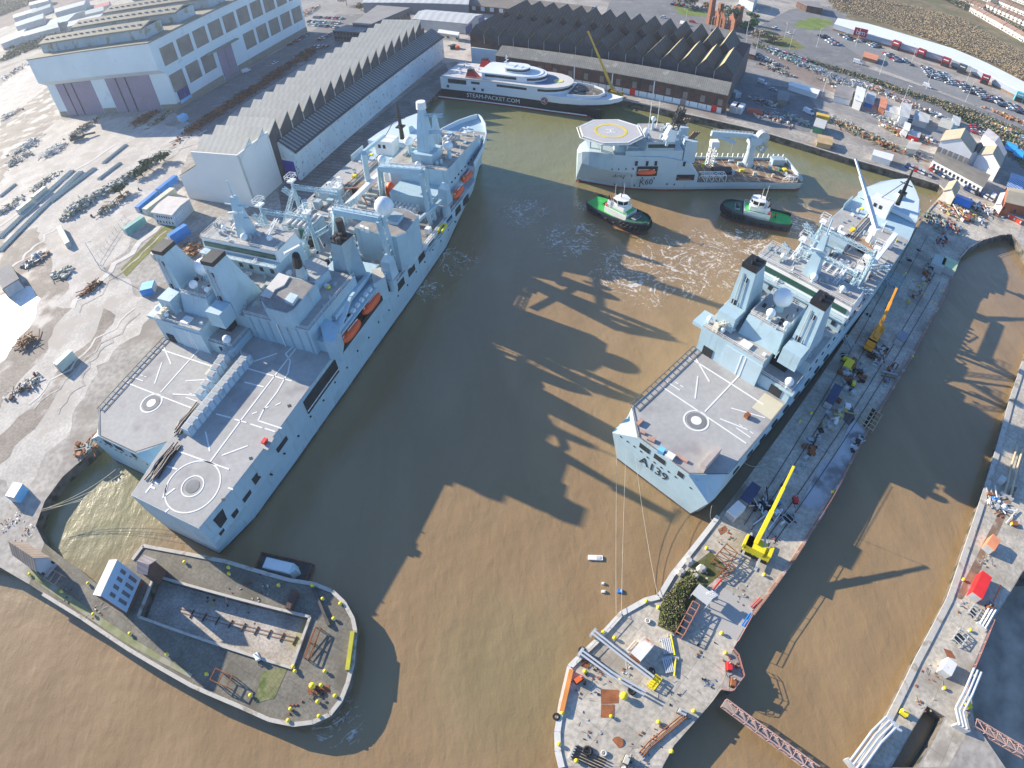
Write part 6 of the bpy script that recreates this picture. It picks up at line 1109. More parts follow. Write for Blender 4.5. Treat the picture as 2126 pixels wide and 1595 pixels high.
# small control building on the island, its wall blue with painted shade
tp = WS([(227, 1164), (243, 1163), (209, 1237), (194, 1234)], 15.6); e = (W(297, 1190)-W(243, 1163, 15.6)); 
lb = thing('lock_building', (tp[0]+tp[2])/2-Vector((0, 0, 12)), 'building with a wall painted shade-blue, eight windows and a white roof strip beside the island dry dock', 'building'); g = G(); g.loft([[V3(p, ZG) for p in tp], [V3(p, 13.2 if i in (1, 2) else 14.4) for i, p in enumerate(tp)], tp]) if 0 else g.prism(tp, ZG, 15.4); build('wall', g, brick, lb)
ccl = sum(tp, Vector())/4; A_, B_ = tp[1], tp[2]; g = G(); panel(g, A_, B_, ZG+1.6, 15.4, 0, 1, .15, .1, ccl); build('shaded_cladding', g, mt('shaded_white_cladding', (.36, .55, .75), .6, .04), lb)  # white cladding in shade: the blue of the shade is its colour
g = G(); g.prism([p+(p-ccl)*.03 for p in tp], 15.4, 15.7); build('roof', g, white_paint, lb)
for u in (.16, .38, .60, .82):
    for z0, z1 in ((11.2, 13.2), (6.4, 9.6)): g = G(); panel(g, A_, B_, z0, z1, u-.05, u+.05, .25, .1, ccl); build('window', g, mt('grey_louvre', (.12, .14, .17), .6), lb)
gb('brick_annex', 'brick annex with a corrugated grey roof behind the lock building with the shade-blue wall', 'building', [(288, 1186), (304, 1190), (322, 1165), (300, 1156)], 10, 1.2, brick, mt('purple_grey_sheet', (.33, .29, .30), .8, stripe=(R(70), 1, .8)))
gb('pier_house', 'small gabled house with a rusty striped roof at the left end of the pier', 'house', [(27, 1150), (75, 1184), (98, 1157), (48, 1127)], 8, 3.4, mt('pale_blue_wash', (.45, .52, .60), .8), mt('rusty_striped_roof', (.45, .34, .26), .8, .15, .3, stripe=(R(-35), 1.2, .7)), wins=[(1, 4.8, 6, 2, .14, glass)])
# ---- bollards ----
bp = thing('mooring_bollard', Vector((0, 0, 0)), 'x', 'bollard', 'yellow-topped mooring bollards'); g = G(); g.cyl((0, 0, 0), (0, 0, .9), .5, .42, 10); pt(bp, 'post', g, white_paint); g = G(); g.ball((0, 0, 1.0), .72, 12, 6, .7); pt(bp, 'cap', g, yellow, smooth=True)
BI = [(385, 1169), (476, 1180), (477, 1193), (580, 1217), (650, 1218), (671, 1245), (708, 1255), (694, 1286), (272, 1317), (349, 1360), (431, 1401), (522, 1445), (614, 1395), (610, 1386), (668, 1424), (661, 1458), (605, 1473), (600, 1497), (697, 1446), (676, 1395), (664, 1488), (130, 1230), (185, 1213), (196, 1277), (64, 1194)]
BP = [(1341, 1250), (1366, 1263), (1252, 1314), (1275, 1326), (1214, 1395), (1288, 1411), (1167, 1481), (1366, 1500), (1439, 1477), (1393, 1561), (1196, 1580), (1160, 1546), (1466, 1140), (1585, 1195), (1497, 1316), (1505, 1357), (1660, 877), (1683, 860), (1879, 570), (1956, 608), (1940, 633), (1893, 742), (1726, 1023), (1624, 1015)]
BR_ = [(1958, 1430), (2012, 1310), (1998, 1205), (2098, 1090), (2046, 1205), (2022, 1405)]
bk = kids(bp); n0 = 0
for L_, lab, gp in ((BI, 'yellow-topped mooring bollard on the left island around the dry dock', 'bollards on the dry dock island'), (BP, 'yellow-topped mooring bollard on the long pier beside tanker A139', 'bollards on the long pier'), (BR_, 'yellow mooring bollard on the right-hand quay', 'bollards on the right quay')):
    for a in L_:
        M = TRS(W(*a, ZG+.03), 0, .62)
        if n0 == 0: bp.matrix_world = M; ROOT[bp.name] = M; bp['label'] = lab; bp['group'] = gp
        else: dup(bp, M, lab, gp, bk)
        n0 += 1
for a, s_, lab in (((651, 1426), 1.0, 'largest yellow-topped bollard on the island, beside a black chain heap'), ((1294, 1447), 1.15, 'very large yellow-topped bollard beside the rusty steel plates on the pier'), ((1268, 1488), .55, 'white-topped post with a long shadow at the end of the rusty plates')): o = dup(bp, TRS(W(*a, ZG+.03), 0, s_), lab, None, bk); del o['group']
# ---- generic pieces ----
def item(name, px, label, cat, rz=0., z=ZG+.03, group=None): return thing(name, W(*px, z), label, cat, group, rz)
def ang(a, b): d = W(*b)-W(*a); return math.atan2(d.y, d.x)
def frame(name, px, rz, L_, wd, h, mat, label, cat='frame', n=3, r=.17):
    t = item(name, px, label, cat, rz)
    for s in (1, -1):
        g = G(); g.bar((-L_/2, s*wd/2, h), (L_/2, s*wd/2, h), r, r); g.bar((-L_/2, s*wd/2, .2), (L_/2, s*wd/2, .2), r, r); pt(t, 'side_rail', g, mat) if 0 else None
        for k in range(n): x = -L_/2+L_*k/(n-1); g = G(); g.bar((x, s*wd/2, 0), (x, s*wd/2, h), r, r); pt(t, 'leg', g, mat)
        g = G(); g.bar((-L_/2, s*wd/2, h), (L_/2, s*wd/2, h), r, r); pt(t, 'long_beam', g, mat)
        g = G(); g.bar((-L_/2, s*wd/2, .3), (L_/2, s*wd/2, h-.1), r*.8, r*.8); pt(t, 'brace', g, mat)
    for k in range(n): x = -L_/2+L_*k/(n-1); g = G(); g.bar((x, -wd/2, h), (x, wd/2, h), r, r); pt(t, 'cross_beam', g, mat)
    return t
frame('trestle', (468, 1412), ang((445, 1405), (490, 1425)), 4.4, 2.6, 2.2, rust, 'rusty steel trestle frame on the lower edge of the island'); frame('trestle', (652, 1338), ang((638, 1372), (664, 1305)), 7, 1.2, 1.3, rust, 'long narrow rusty steel frame at the right end of the island'); frame('trestle', (118, 1203), ang((100, 1195), (135, 1215)), 4.5, 3, 1.8, mt('pink_timber', (.5, .3, .24), .8), 'pinkish timber frame beside the small gabled pier house')
frame('rusty_truss_pile', (1500, 1163), ang((1480, 1185), (1520, 1140)), 5.5, 3.2, 2.2, rust, 'tangled rusty truss sections on the grass beside the yellow crane', n=5); frame('rusty_truss_pile', (1506, 1190), ang((1496, 1200), (1518, 1180)), 4.5, 1.4, 1.2, rust, 'lower rusty lattice lying next to the larger rusty trusses', n=5)
frame('lattice_ramp', (1424, 1290), ang((1410, 1320), (1450, 1245)), 8, 1.7, 2.2, mt('rust_pink_steel', (.5, .22, .14), .8), 'sloping rusty lattice beneath the white platform on the pier', n=6); frame('blue_scaffold', (1846, 606), ang((1830, 640), (1866, 580)), 9, 5, 5, mt('cyan_steel', (.08, .35, .45), .5), 'pale blue steel frame on the quay under the orange crane boom', n=4)
for px, rz_, L_, lab in (((1800, 868), ang((1788, 890), (1815, 845)), 7.5, 'upper'), ((1812, 878), ang((1800, 905), (1827, 860)), 7.5, 'lower')): frame('pit_railing', px, rz_, L_, 2.2, 1.1, mt('tan_rail', (.5, .42, .25), .7), '%s railed pit at the pier edge beside tanker A139' % lab, 'railing', 5, .16)
frame('pit_railing', (1636, 1078), ang((1622, 1092), (1652, 1066)), 3.4, 2.6, 1.1, steel, 'square railed pit on the pier right of the yellow crane boom', 'railing', 4, .16); frame('pit_railing', (2020, 1272), ang((2012, 1285), (2030, 1258)), 3, 2.2, 1.1, steel, 'railed pit on the right quay below the red container', 'railing', 4, .16); frame('pit_railing', (1990, 1326), ang((1980, 1340), (2000, 1312)), 3.6, 2.6, 1.1, steel, 'railed pit on the right quay above the white cabin', 'railing', 4, .16)
sheet('pit_shadow', WS([(1626, 1078), (1638, 1064), (1650, 1076), (1638, 1090)]), ZG+.05, darkhole); sheet('pit_shadow', WS([(2013, 1268), (2022, 1262), (2028, 1276), (2018, 1284)]), ZG+.05, darkhole); sheet('pit_shadow', WS([(1980, 1320), (1994, 1312), (2002, 1328), (1986, 1338)]), ZG+.05, darkhole); sheet('pit_shadow', WS([(1792, 884), (1812, 846), (1822, 852), (1802, 890)]), ZG+.05, darkhole)  # flat near-black sheets paint the shade inside the railed pits
# patches on the pier floor
for nm, px, m_ in (('rust_plate', [(1247, 1431), (1285, 1433), (1284, 1460), (1248, 1462)], rust), ('rust_plate', [(1248, 1463), (1276, 1463), (1275, 1490), (1247, 1490)], rust), ('rust_plate', [(1208, 1370), (1226, 1372), (1222, 1388), (1206, 1384)], rust), ('rust_plate', [(1490, 1100), (1505, 1092), (1512, 1100), (1496, 1112)], rust), ('rust_plate', [(1958, 1346), (1975, 1352), (1984, 1368), (1966, 1364)], rust), ('rust_plate', [(640, 1425), (684, 1422), (686, 1440), (640, 1442)], rust),
    ('clean_slab', [(1490, 1215), (1570, 1255), (1530, 1330), (1440, 1290)], mt('clean_concrete', (.42, .40, .37), .85, .06, .1)), ('wet_patch', [(1730, 950), (1770, 870), (1800, 900), (1775, 950), (1700, 1060), (1660, 1050), (1705, 960)], mt('pale_wet_concrete', (.45, .46, .47), .4, .15, .1, dirt=(.2, .19, .19), dirt_at=.5, dsc=.15)), ('oil_stain', [(1755, 855), (1770, 845), (1775, 870), (1762, 885), (1750, 872)], mt('oil_stain', (.09, .085, .085), .5)), ('mossy_setts', [(543, 1395), (600, 1382), (570, 1450), (530, 1460)], mt('mossy_setts', (.22, .22, .10), .9, .2, .4, dirt=(.10, .15, .03), dirt_at=.48, dsc=.25, slab=(R(60), 1.2))),
    ('mossy_strip', [(60, 1180), (150, 1240), (270, 1322), (400, 1400), (396, 1408), (260, 1334), (140, 1252), (50, 1192)], mt('mossy_concrete', (.24, .25, .12), .9, .25, .3, dirt=(.34, .32, .24), dirt_at=.5, dsc=.2)), ('grassy_bank', [(1365, 1300), (1372, 1255), (1430, 1180), (1475, 1145), (1510, 1180), (1470, 1215), (1430, 1260), (1410, 1320)], mt('rank_grass', (.12, .13, .04), .95, .4, .3, dirt=(.22, .18, .12), dirt_at=.54, fine=.3, dsc=.25)), ('moss_verge', [(250, 560), (330, 480), (396, 430), (405, 438), (340, 495), (262, 575)], mt('rough_grass', (.2, .2, .055)))):
    sheet(nm, WS(px), ZG+.075, m_)
g = G(); g.cyl(W(1282, 1542, ZG+.05), W(1282, 1542, ZG+.11), 1.15, n=22); o = build('round_rust_cover', g, rust); o['kind'] = 'structure'
# coping edge of the island and the piers
def coping(name, pts, wd, mat, kind='structure', h=.35):
    P_ = WS(pts); g = G()
    for a, b in zip(P_, P_[1:]): g.bar(V3(a, ZG+h/2), V3(b, ZG+h/2), wd, h)
    o = build(name, g, mat); o['kind'] = kind; return o
cop = mt('pale_coping', (.50, .47, .42), .8, .15, .4, dirt=(.3, .26, .2), dirt_at=.54, dsc=.4)
coping('island_coping', [(90, 1234), (170, 1283), (270, 1350), (400, 1425), (500, 1468), (560, 1495), (610, 1505), (650, 1500), (685, 1484), (708, 1455), (722, 1420), (732, 1380), (738, 1310), (733, 1285), (715, 1252), (690, 1228), (650, 1213), (600, 1205), (470, 1167), (385, 1150), (298, 1134), (276, 1163)], .9, cop)
coping('pier_coping', pier_l, 1.2, mt('white_coping', (.66, .64, .60), .7, .1, .3, dirt=(.45, .38, .3), dirt_at=.56, dsc=.3)); coping('pier_edge_beam', pier_r[9:23], .8, mt('rusty_edge', (.32, .20, .14), .9, .2, .5, dirt=(.5, .46, .4), dirt_at=.52, dsc=.3)); coping('right_quay_coping', quay_r, 1.6, cop); coping('basin_coping', quayN[1:9], .8, cop); coping('dock_coping', dock_l+dock_l[:1], .6, cop, h=.5)
def fence(name, pts, label, mat, h=1.1, step=3): P_ = WS(pts); t = thing(name, P_[len(P_)//2], label, 'railing'); g = G(); g.rail([p+Vector((0, 0, .05)) for p in P_], h, step, .06); build('rails', g, mat, t); return t
pinkr = mt('red_white_rail', (.55, .25, .2), .6); fence('pier_railing', [(1531, 1332), (1560, 1280), (1642, 1169), (1728, 1033), (1786, 920), (1840, 828), (1888, 749), (1922, 684), (1953, 630), (1980, 568)], 'long thin railing along the right edge of the long pier', pinkr); fence('quay_railing', [(2060, 1290), (2012, 1405), (2000, 1440)], 'railing beside the dark dry dock on the right quay', pinkr)
fence('platform_railing', [(1497, 1432), (1520, 1436), (1543, 1405), (1531, 1362), (1521, 1350)], 'red and white railing round the small outstanding platform of the pier', pinkr); fence('basin_railing', [(1290, 1277), (1240, 1332), (1196, 1377)], 'low railing on the left edge of the near pier', steel)
fence('dock_railing', [(2098, 488), (2076, 490), (2040, 500), (2012, 516), (1994, 536)], 'thin railing along the curved corner of the pier', wline); fence('yard_fence', [(262, 455), (242, 480), (200, 545), (232, 575)], 'wire fence round the strip below the site office', steel, 2.2, 3)
# pipes, hoses, walkways
def pipes(name, pts, n, r, gap, mat, label, z=.6, cat='pipes'):
    P_ = [W(a, b, ZG+z) for a, b in pts]; t = thing(name, P_[0]-Vector((0, 0, z)), label, cat); d = (P_[-1]-P_[0]).normalized(); u = Vector((-d.y, d.x, 0))
    for k in range(n): g = G(); g.path([p+u*((k-(n-1)/2)*gap) for p in P_], r, 7); o = build('pipe', g, mat, t, smooth=False)
    g = G(); g.box((P_[0].x, P_[0].y, ZG), .6, n*gap+.4, z, math.atan2(d.y, d.x)); build('saddle', g, steel, t); return t
silver = mt('silver_pipe', (.62, .64, .66), .35, .08, .5, metal=.3)
pipes('gangway_pipes', [(1232, 1312), (1290, 1358), (1356, 1408)], 2, .23, .75, silver, 'pair of long silver pipes slanting across the near pier, upper pair', 1.6); pipes('gangway_pipes', [(1206, 1353), (1270, 1400), (1340, 1440)], 2, .23, .75, silver, 'pair of long silver pipes slanting across the near pier, lower pair', 1.6)
pipes('pipe_stack', [(1382, 1327), (1388, 1357)], 5, .17, .42, silver, 'stack of silver pipes lying beside the rusty white container, upper stack', .4); pipes('pipe_stack', [(1384, 1366), (1392, 1396)], 5, .17, .42, silver, 'stack of silver pipes below the other stack on the near pier', .4)
pipes('yellow_beam', [(1393, 1318), (1401, 1360)], 1, .18, 1, yellow, 'yellow beam beside the upper stack of silver pipes', .4, 'beam'); pipes('yellow_beam', [(1403, 1366), (1400, 1404)], 1, .18, 1, yellow, 'yellow beam beside the lower stack of silver pipes', .4, 'beam')
pipes('hose_run', [(1330, 1568), (1350, 1545), (1424, 1484)], 3, .14, .5, rust, 'red and green hoses running up from the bottom of the near pier', .5, 'hoses'); pipes('hose_pile', [(1190, 1560), (1255, 1590)], 5, .16, .55, black, 'pile of black hoses and planks at the bottom edge of the pier', .5, 'hoses'); pipes('steel_tube', [(1302, 1350), (1320, 1330)], 1, .25, 1, mt('pinkish_tube', (.55, .45, .4), .6), 'single pinkish tube left of the rusty white container', .5)
pipes('service_pipes', [(1775, 1592), (1820, 1530), (1850, 1500), (1862, 1506)], 4, .3, .95, silver, 'bundle of big shiny service pipes bending over the right quay edge', 2); pipes('service_pipes', [(2000, 1510), (1992, 1475), (2010, 1440), (2030, 1392)], 3, .3, .95, silver, 'bundle of big shiny service pipes beside the dark dry dock', 2)
pipes('tan_pipes', [(2092, 1028), (2106, 970), (2118, 930)], 2, .35, 1.8, mt('tan_pipe', (.55, .42, .28), .6), 'pair of tan pipes running along the upper right quay', 1); pipes('white_pipes', [(2040, 1300), (2062, 1262)], 3, .28, .8, white_paint, 'white pipes on the right quay below the red container', .8)
pipes('orange_pipe', [(2062, 1250), (2078, 1215)], 1, .2, 1, orange, 'orange pipe beside the red container', .6); pipes('red_beam', [(1480, 1225), (1498, 1203)], 1, .22, 1, redp, 'red beam lying by the white platform', .5, 'beam'); pipes('red_pipe', [(1560, 1262), (1580, 1242)], 2, .12, .4, redp, 'small red hose reel pipes near the right edge of the pier', .4); pipes('blue_pipes', [(1542, 1300), (1560, 1274)], 2, .18, .5, bluep, 'blue pipes at the right edge of the pier', .5)
def walkway(name, a, b, z, wd, mat, label):
    P_, Q_ = W(*a, z), W(*b, z); t = thing(name, (P_+Q_)/2, label, 'footbridge'); g = G(); g.truss(P_, Q_, wd, 1.6, int((Q_-P_).length/2.6), .2); build('lattice', g, mat, t); g = G(); g.bar(P_-Vector((0, 0, .7)), Q_-Vector((0, 0, .7)), wd*.9, .12); build('walking_deck', g, deckd, t)
walkway('footbridge', (1503, 1460), (1695, 1600), 3.6, 1.6, mt('pink_lattice', (.50, .32, .27), .7), 'long pinkish lattice footbridge crossing the basin to the bottom edge'); walkway('footbridge', (2022, 1502), (2130, 1566), 3.6, 1.8, mt('pink_lattice', (.52, .3, .26)), 'lattice footbridge at the bottom right corner'); walkway('gangway', (1828, 574), (1862, 598), 9, 1.8, steel, 'steel gangway from tanker A139 down to the quay under the orange boom')
walkway('gangway', (1756, 700), (1768, 722), 8, 1.4, steel, 'short gangway from tanker A139 amidships to the quay'); walkway('gangway', (640, 1470-280), (655, 1225), 4.4, 1.6, brick, 'narrow brick-coloured landing stage on the upper island edge') if 0 else None
# fenders
for px, px2, m_, lab in (((733, 1312), (722, 1392), mt('mustard_fender', (.45, .42, .03), .6), 'long mustard yellow fender strip on the right end of the island'), ((1186, 1391), (1166, 1478), mt('orange_rust_fender', (.68, .26, .06), .7), 'orange fender strip on the left edge of the near pier')):
    a, b = W(*px, 3.9), W(*px2, 3.9); t = thing('fender_strip', (a+b)/2, lab, 'fender'); g = G(); g.bar(a, b, .9, 1.0); build('strip', g, m_, t); g = G(); g.bar(a+Vector((0, 0, -1.8)), b+Vector((0, 0, -1.8)), .7, 2.2); build('backing', g, black, t)
fp = thing('floating_fender', Vector((0, 0, 0)), 'x', 'fender'); g = G(); g.ball((0, 0, 0), 1.9, 12, 8, 1.0); [None]; pt(fp, 'rubber_body', g, rub, smooth=True); g = G(); c = [Vector((2.0*math.cos(t), 0, 2.0*math.sin(t))) for t in [i*.52 for i in range(13)]]; g.path(c, .18, 5); pt(fp, 'chain_net', g, steel); fk = kids(fp)
for i, (px, sc__) in enumerate((((1884, 545), 1), ((1866, 550), .8), ((1905, 525), .9), ((1750, 745), 1), ((1800, 660), .9))):
    M = TRS(W(*px, 2.2), i, sc__); 
    if i == 0: fp.matrix_world = M; ROOT[fp.name] = M; fp['label'] = 'large round black fender between tanker A139 and the pier'; fp['group'] = 'round fenders along tanker A139'
    else: dup(fp, M, 'large round black fender between tanker A139 and the pier', 'round fenders along tanker A139', fk)
tyre = None
for i, (px, r_, lab) in enumerate((((1345, 1289), 1.1, 'pale tyre lying alone near the upper curve of the near pier'), ((1352, 1394), 1.4, 'dark tyre beside the end of the upper silver pipes'), ((1312, 1434), 1.5, 'dark tyre beside the very large bollard'), ((1220, 1559), 1.7, 'large dark tyre standing by the black hose pile'), ((1254, 1564), 1.1, 'pale ring right of the black hose pile'), ((1208, 1350), 1.3, 'dark tyre hung on the left pier edge by the silver pipes'), ((1155, 1488), 1.3, 'dark tyre fender on the left pier edge'))):
    p = W(*px, ZG+.4); g = G(); c = [p+Vector((r_*.45*math.cos(t), r_*.45*math.sin(t), 0)) for t in [k*math.pi/6 for k in range(13)]]; g.path(c, r_*.19, 6); one('tyre', g, palew if 'pale' in lab else rub, lab, 'tyre')
# mooring lines
def line(a, za, b, zb, label, sag=1.5, r=.045):
    P_, Q_ = W(*a, za), W(*b, zb); g = G(); g.path([P_.lerp(Q_, t/10)-Vector((0, 0, sag*4*(t/10)*(1-t/10))) for t in range(11)], r, 4); one('mooring_line', g, mt('rope_cream', (.62, .56, .44), .8), label, 'rope')
for i, (a, b, zb) in enumerate((((82, 1059), (250, 985), 10), ((84, 1062), (262, 990), 10), ((88, 1058), (240, 975), 10), ((95, 1056), (258, 1002), 10))): line(a, ZG+1, b, zb, 'cream mooring line from the left quay corner to the ship sterns, %s of four' % ('topmost', 'second', 'third', 'lowest')[i])
for i, (a, b) in enumerate((((1281, 905), (1279, 1275)), ((1300, 925), (1290, 1272)), ((1318, 940), (1366, 1240)), ((1478, 1050), (1480, 1080)), ((1545, 960), (1600, 960)))): line(a, 9, b, ZG+1, ('leftmost long mooring line from tanker A139 stern to the near pier', 'second mooring line from tanker A139 stern to the near pier', 'slanting mooring line from tanker A139 stern to the upper curve of the near pier', 'short mooring line from the stern corner of tanker A139 to the quay', 'mooring line from the side of tanker A139 to the quay')[i], 2)
# ---- cranes ----
def mobile(px, px2, tip, ztip, m_, label, cab=True, boomw=1.4, zb0=ZG):
    a, b = W(*px, zb0), W(*px2, zb0); d = b-a; L_ = d.length; rz = math.atan2(d.y, d.x); t = thing('mobile_crane', (a+b)/2, label, 'crane', rz=rz)
    g = G(); g.box((0, 0, 1.1), L_, 2.9, 1.1); pt(t, 'carrier', g, m_); g = G(); g.box((L_*.42, 0, 2.2), L_*.14, 2.7, 1.5); cb = pt(t, 'driver_cab', g, m_); g = G(); g.box((L_*.425, 0, 2.9), L_*.145, 2.3, .7); pt(cb, 'cab_window', g, glass)
    for k in range(5):
        for s in (1, -1): x = -L_*.42+k*L_*.2; g = G(); g.cyl((x, s*1.2, .7), (x, s*1.6, .7), .7, n=12); pt(t, 'wheel', g, rub)
    for x in (-L_*.42, L_*.2): g = G(); g.box((x, 0, 1.0), .5, 7.6, .4); [g.box((x, s*3.7, 0), 1.1, 1.1, .25) for s in (1, -1)]; pt(t, 'outrigger', g, steel)
    g = G(); g.box((-L_*.18, 0, 2.2), 5.2, 2.9, 1.7); sl_ = pt(t, 'slewing_body', g, m_); g = G(); g.box((-L_*.38, 0, 2.3), 1.6, 2.9, 1.6); pt(sl_, 'counterweight', g, m_)
    M = ROOT[t.name].inverted(); p = Vector((-L_*.2, 0, 4)); q = M @ W(*tip, ztip); v = q-p
    for k, (f0, f1, w_) in enumerate(((0, .42, 1), (.38, .72, .78), (.68, 1, .58))): g = G(); g.bar(p+v*f0, p+v*f1, boomw*w_, boomw*w_); pt(t, 'boom_section', g, m_)
    g = G(); g.bar(p+v*.3+Vector((0, 0, -.8)), p+Vector((2.4, 0, -.4)), .4, .4); pt(t, 'luffing_ram', g, steel); g = G(); g.cyl(q, q-Vector((0, 0, min(9, q.z-2))), .05); g.box(q-Vector((0, 0, min(9, q.z-2))), .5, .5, .8); pt(t, 'hook_line', g, black)
    return t
mobile((1542, 1136), (1594, 1162), (1648, 968), 17, yellow, 'bright yellow mobile crane with its boom out over the pier', boomw=1.0); mobile((1798, 732), (1822, 690), (1862, 598), 20, mt('amber_paint', (.85, .36, .03), .5), 'orange mobile crane in the shadow beside tanker A139', boomw=1.1)
mobile((1262, 200), (1292, 206), (1221, 66), 38, mt('ochre_crane', (.62, .40, .05), .5), 'ochre crane with a tall boom behind the bow of the ferry', boomw=1.3)
p = W(1812, 488, 17); t = thing('deck_crane', p, 'white telescopic crane raised high above the foredeck of tanker A139', 'crane'); g = G(); g.cyl(V3(p, 14), V3(p, 18), 1.6, 1.3, 12); build('pedestal', g, white_paint, t); g = G(); g.box(V3(p, 18), 3.6, 3, 2.4, .4); build('crane_cab', g, white_paint, t)
q = W(1776, 330, 36); v = q-V3(p, 20)
for f0, f1, w_ in ((0, .45, 1.5), (.42, .75, 1.1), (.72, 1, .7)): g = G(); g.bar(V3(p, 20)+v*f0, V3(p, 20)+v*f1, w_, w_); build('boom_section', g, mt('pale_boom', (.58, .64, .68), .5), t)
# ---- sundries on the pier, island, yards (each its own thing) ----
t = item('access_platform', (1453, 1245), 'white flat platform on legs above the pier bushes', 'platform', ang((1436, 1232), (1470, 1258))); g = G(); g.box((0, 0, 3), 4.2, 3.0, .2); pt(t, 'top', g, palew)
for x, y in ((-2, -1.4), (2, -1.4), (2, 1.4), (-2, 1.4)): g = G(); g.bar((x, y, 0), (x, y, 3), .2, .2); pt(t, 'leg', g, white_paint)
for k in range(4): g = G(); g.truss((.4+k*.5, .5, 3.3), (1.2+k*.4, 1.9, 3.5), .3, .3, 3, .07); pt(t, 'white_fitting', g, wline)
t = item('yellow_basket', (1358, 1418), 'open yellow steel basket on the near pier', 'basket', ang((1350, 1430), (1366, 1408))); g = G(); g.rail([(-1.4, -.8, .1), (1.4, -.8, .1), (1.4, .8, .1), (-1.4, .8, .1)], 1.0, .5, .06, True); pt(t, 'sides', g, yellow); g = G(); g.box((0, 0, 0), 2.8, 1.6, .15); pt(t, 'floor', g, yellow)
for px, m_, lab in (((1201, 1412), orange, 'orange compressor unit near the left edge of the near pier'), ((1512, 1385), redp, 'red hydraulic unit on the outstanding platform of the pier'), ((2062, 1040), bluep, 'bright blue tank on the right quay'), ((1873, 1482), yellow, 'yellow valve stand on the right quay edge'), ((2006, 1466), yellow, 'yellow valve frame beside the big shiny pipes'), ((1752, 748), yellow, 'yellow compressor just below the yellow skip'),
    ((1770, 800), yellow, 'lime yellow generator beside the dark blue lorry'), ((1888, 1200), redp, 'x'), ((537, 1366), white_paint, 'small white box beside the lower dock wall of the island'), ((2086, 1155), orange, 'x'), ((1520, 1418), rust, 'rusty winch on the outstanding platform'), ((1300, 1578), cream, 'pale machine with pipes at the bottom of the near pier'), ((1415, 1480), steel, 'steel manifold at the upper end of the red hoses'), ((1612, 1048), bluep, 'pale blue box pallet right of the yellow boom'), ((1650, 1040), redp, 'red generator below the tip of the yellow boom'), ((2052, 1262), rust, 'rusty cabinet beside the red container')):
    if lab == 'x': continue
    rg = random.Random(px[0]); t = item('machine', px, lab, 'equipment', rg.uniform(0, 3)); g = G(); g.box((0, 0, .3), 1.7, 1.0, 1.0); pt(t, 'casing', g, m_); g = G(); g.box((0, 0, 0), 1.9, 1.2, .3); pt(t, 'skid', g, black); g = G(); g.cyl((.5, 0, 1.3), (.5, 0, 1.8), .15); pt(t, 'stack', g, steel); g = G(); g.path([(-.85, .3, .6), (-1.6, .6, .3), (-2.2, .2, .15)], .07); pt(t, 'hose', g, black)
for px, a_, lab in (((1428, 1166), 2.2, 'pale broken concrete block at the top of the grassy bank'), ((1412, 1190), 2.0, 'pale concrete block left of the dark shrubs on the bank'), ((1456, 1182), 2.2, 'grey concrete block on the grass right of the other two'), ((1442, 1198), 1.6, 'small concrete block just above the green bushes')):
    rg = random.Random(px[0]); g = G(); c = W(*px, ZG); L0_ = [c+Vector((a_*.6*math.cos(t)*rg.uniform(.8, 1.2), a_*.5*math.sin(t)*rg.uniform(.8, 1.2), 0)) for t in [k*math.pi/3.5 for k in range(7)]]; g.loft([L0_, [c+(p-c)*.9+Vector((0, 0, .8)) for p in L0_], [c+(p-c)*.55+Vector((0, 0, 1.2)) for p in L0_]]); one('concrete_block', g, stonem[2] if 'stonem' in globals() else cop, lab, 'block')
MU = {'orange_paint': mt('weathered_orange', (.42, .19, .09), .8), 'yellow_paint': mt('weathered_yellow', (.48, .40, .15), .8), 'red_paint': mt('weathered_red', (.36, .11, .08), .8), 'blue_paint': mt('weathered_blue', (.14, .25, .40), .8), 'ochre_rack': mt('weathered_ochre', (.38, .28, .14), .8)}
def heap(name, px, n, sx, sy, h, mats, label, seed, rz=0., smin=.3, smax=1.7, long=0.):
    if px[1] > 1060: smin, smax, n, sx, sy = .12, .55, int(n*.55), sx*1.0, sy*1.0; kk = .2; long *= .6; h *= .5
    else: kk = 1.
    mats = [MU.get(m.name, m) for m in mats]
    rg = random.Random(seed); c = W(*px); g = G(); ca, sa = math.cos(rz), math.sin(rz)
    for i in range(n):
        x, y = rg.gauss(0, sx/2.4), rg.gauss(0, sy/2.4); p = c+Vector((x*ca-y*sa, x*sa+y*ca, 0)); k = max(0, 1-(x/sx)**2-(y/sy)**2); a = rg.uniform(0, 3.1); z = h*k*rg.random(); g.m(rg.randrange(len(mats)))
        if rg.random() < long: d = Vector((math.cos(a), math.sin(a), rg.uniform(-.15, .15)))*rg.uniform(1.5, 4)*kk; g.bar(p-d+Vector((0, 0, z+.5*kk)), p+d+Vector((0, 0, z+.5*kk)), .25*kk, .25*kk)
        else: g.box(p+Vector((0, 0, z)), rg.uniform(smin, smax), rg.uniform(smin, smax), rg.uniform(.3, 1.5)*kk, a)
    o = build(name, g, mats); o['kind'] = 'stuff'; o['label'] = label; return o
stonem = [mt('stockyard_grey', (.30, .32, .30), .8, .2, .3), mt('stockyard_green', (.24, .29, .24), .8, .2, .3), mt('stockyard_pale', (.52, .50, .45), .8, .2, .3)]; scrapm = [rust, mt('scrap_brown', (.13, .07, .055), .9, .3, .5), mt('scrap_dark', (.06, .05, .05), .9, .3, .5)]
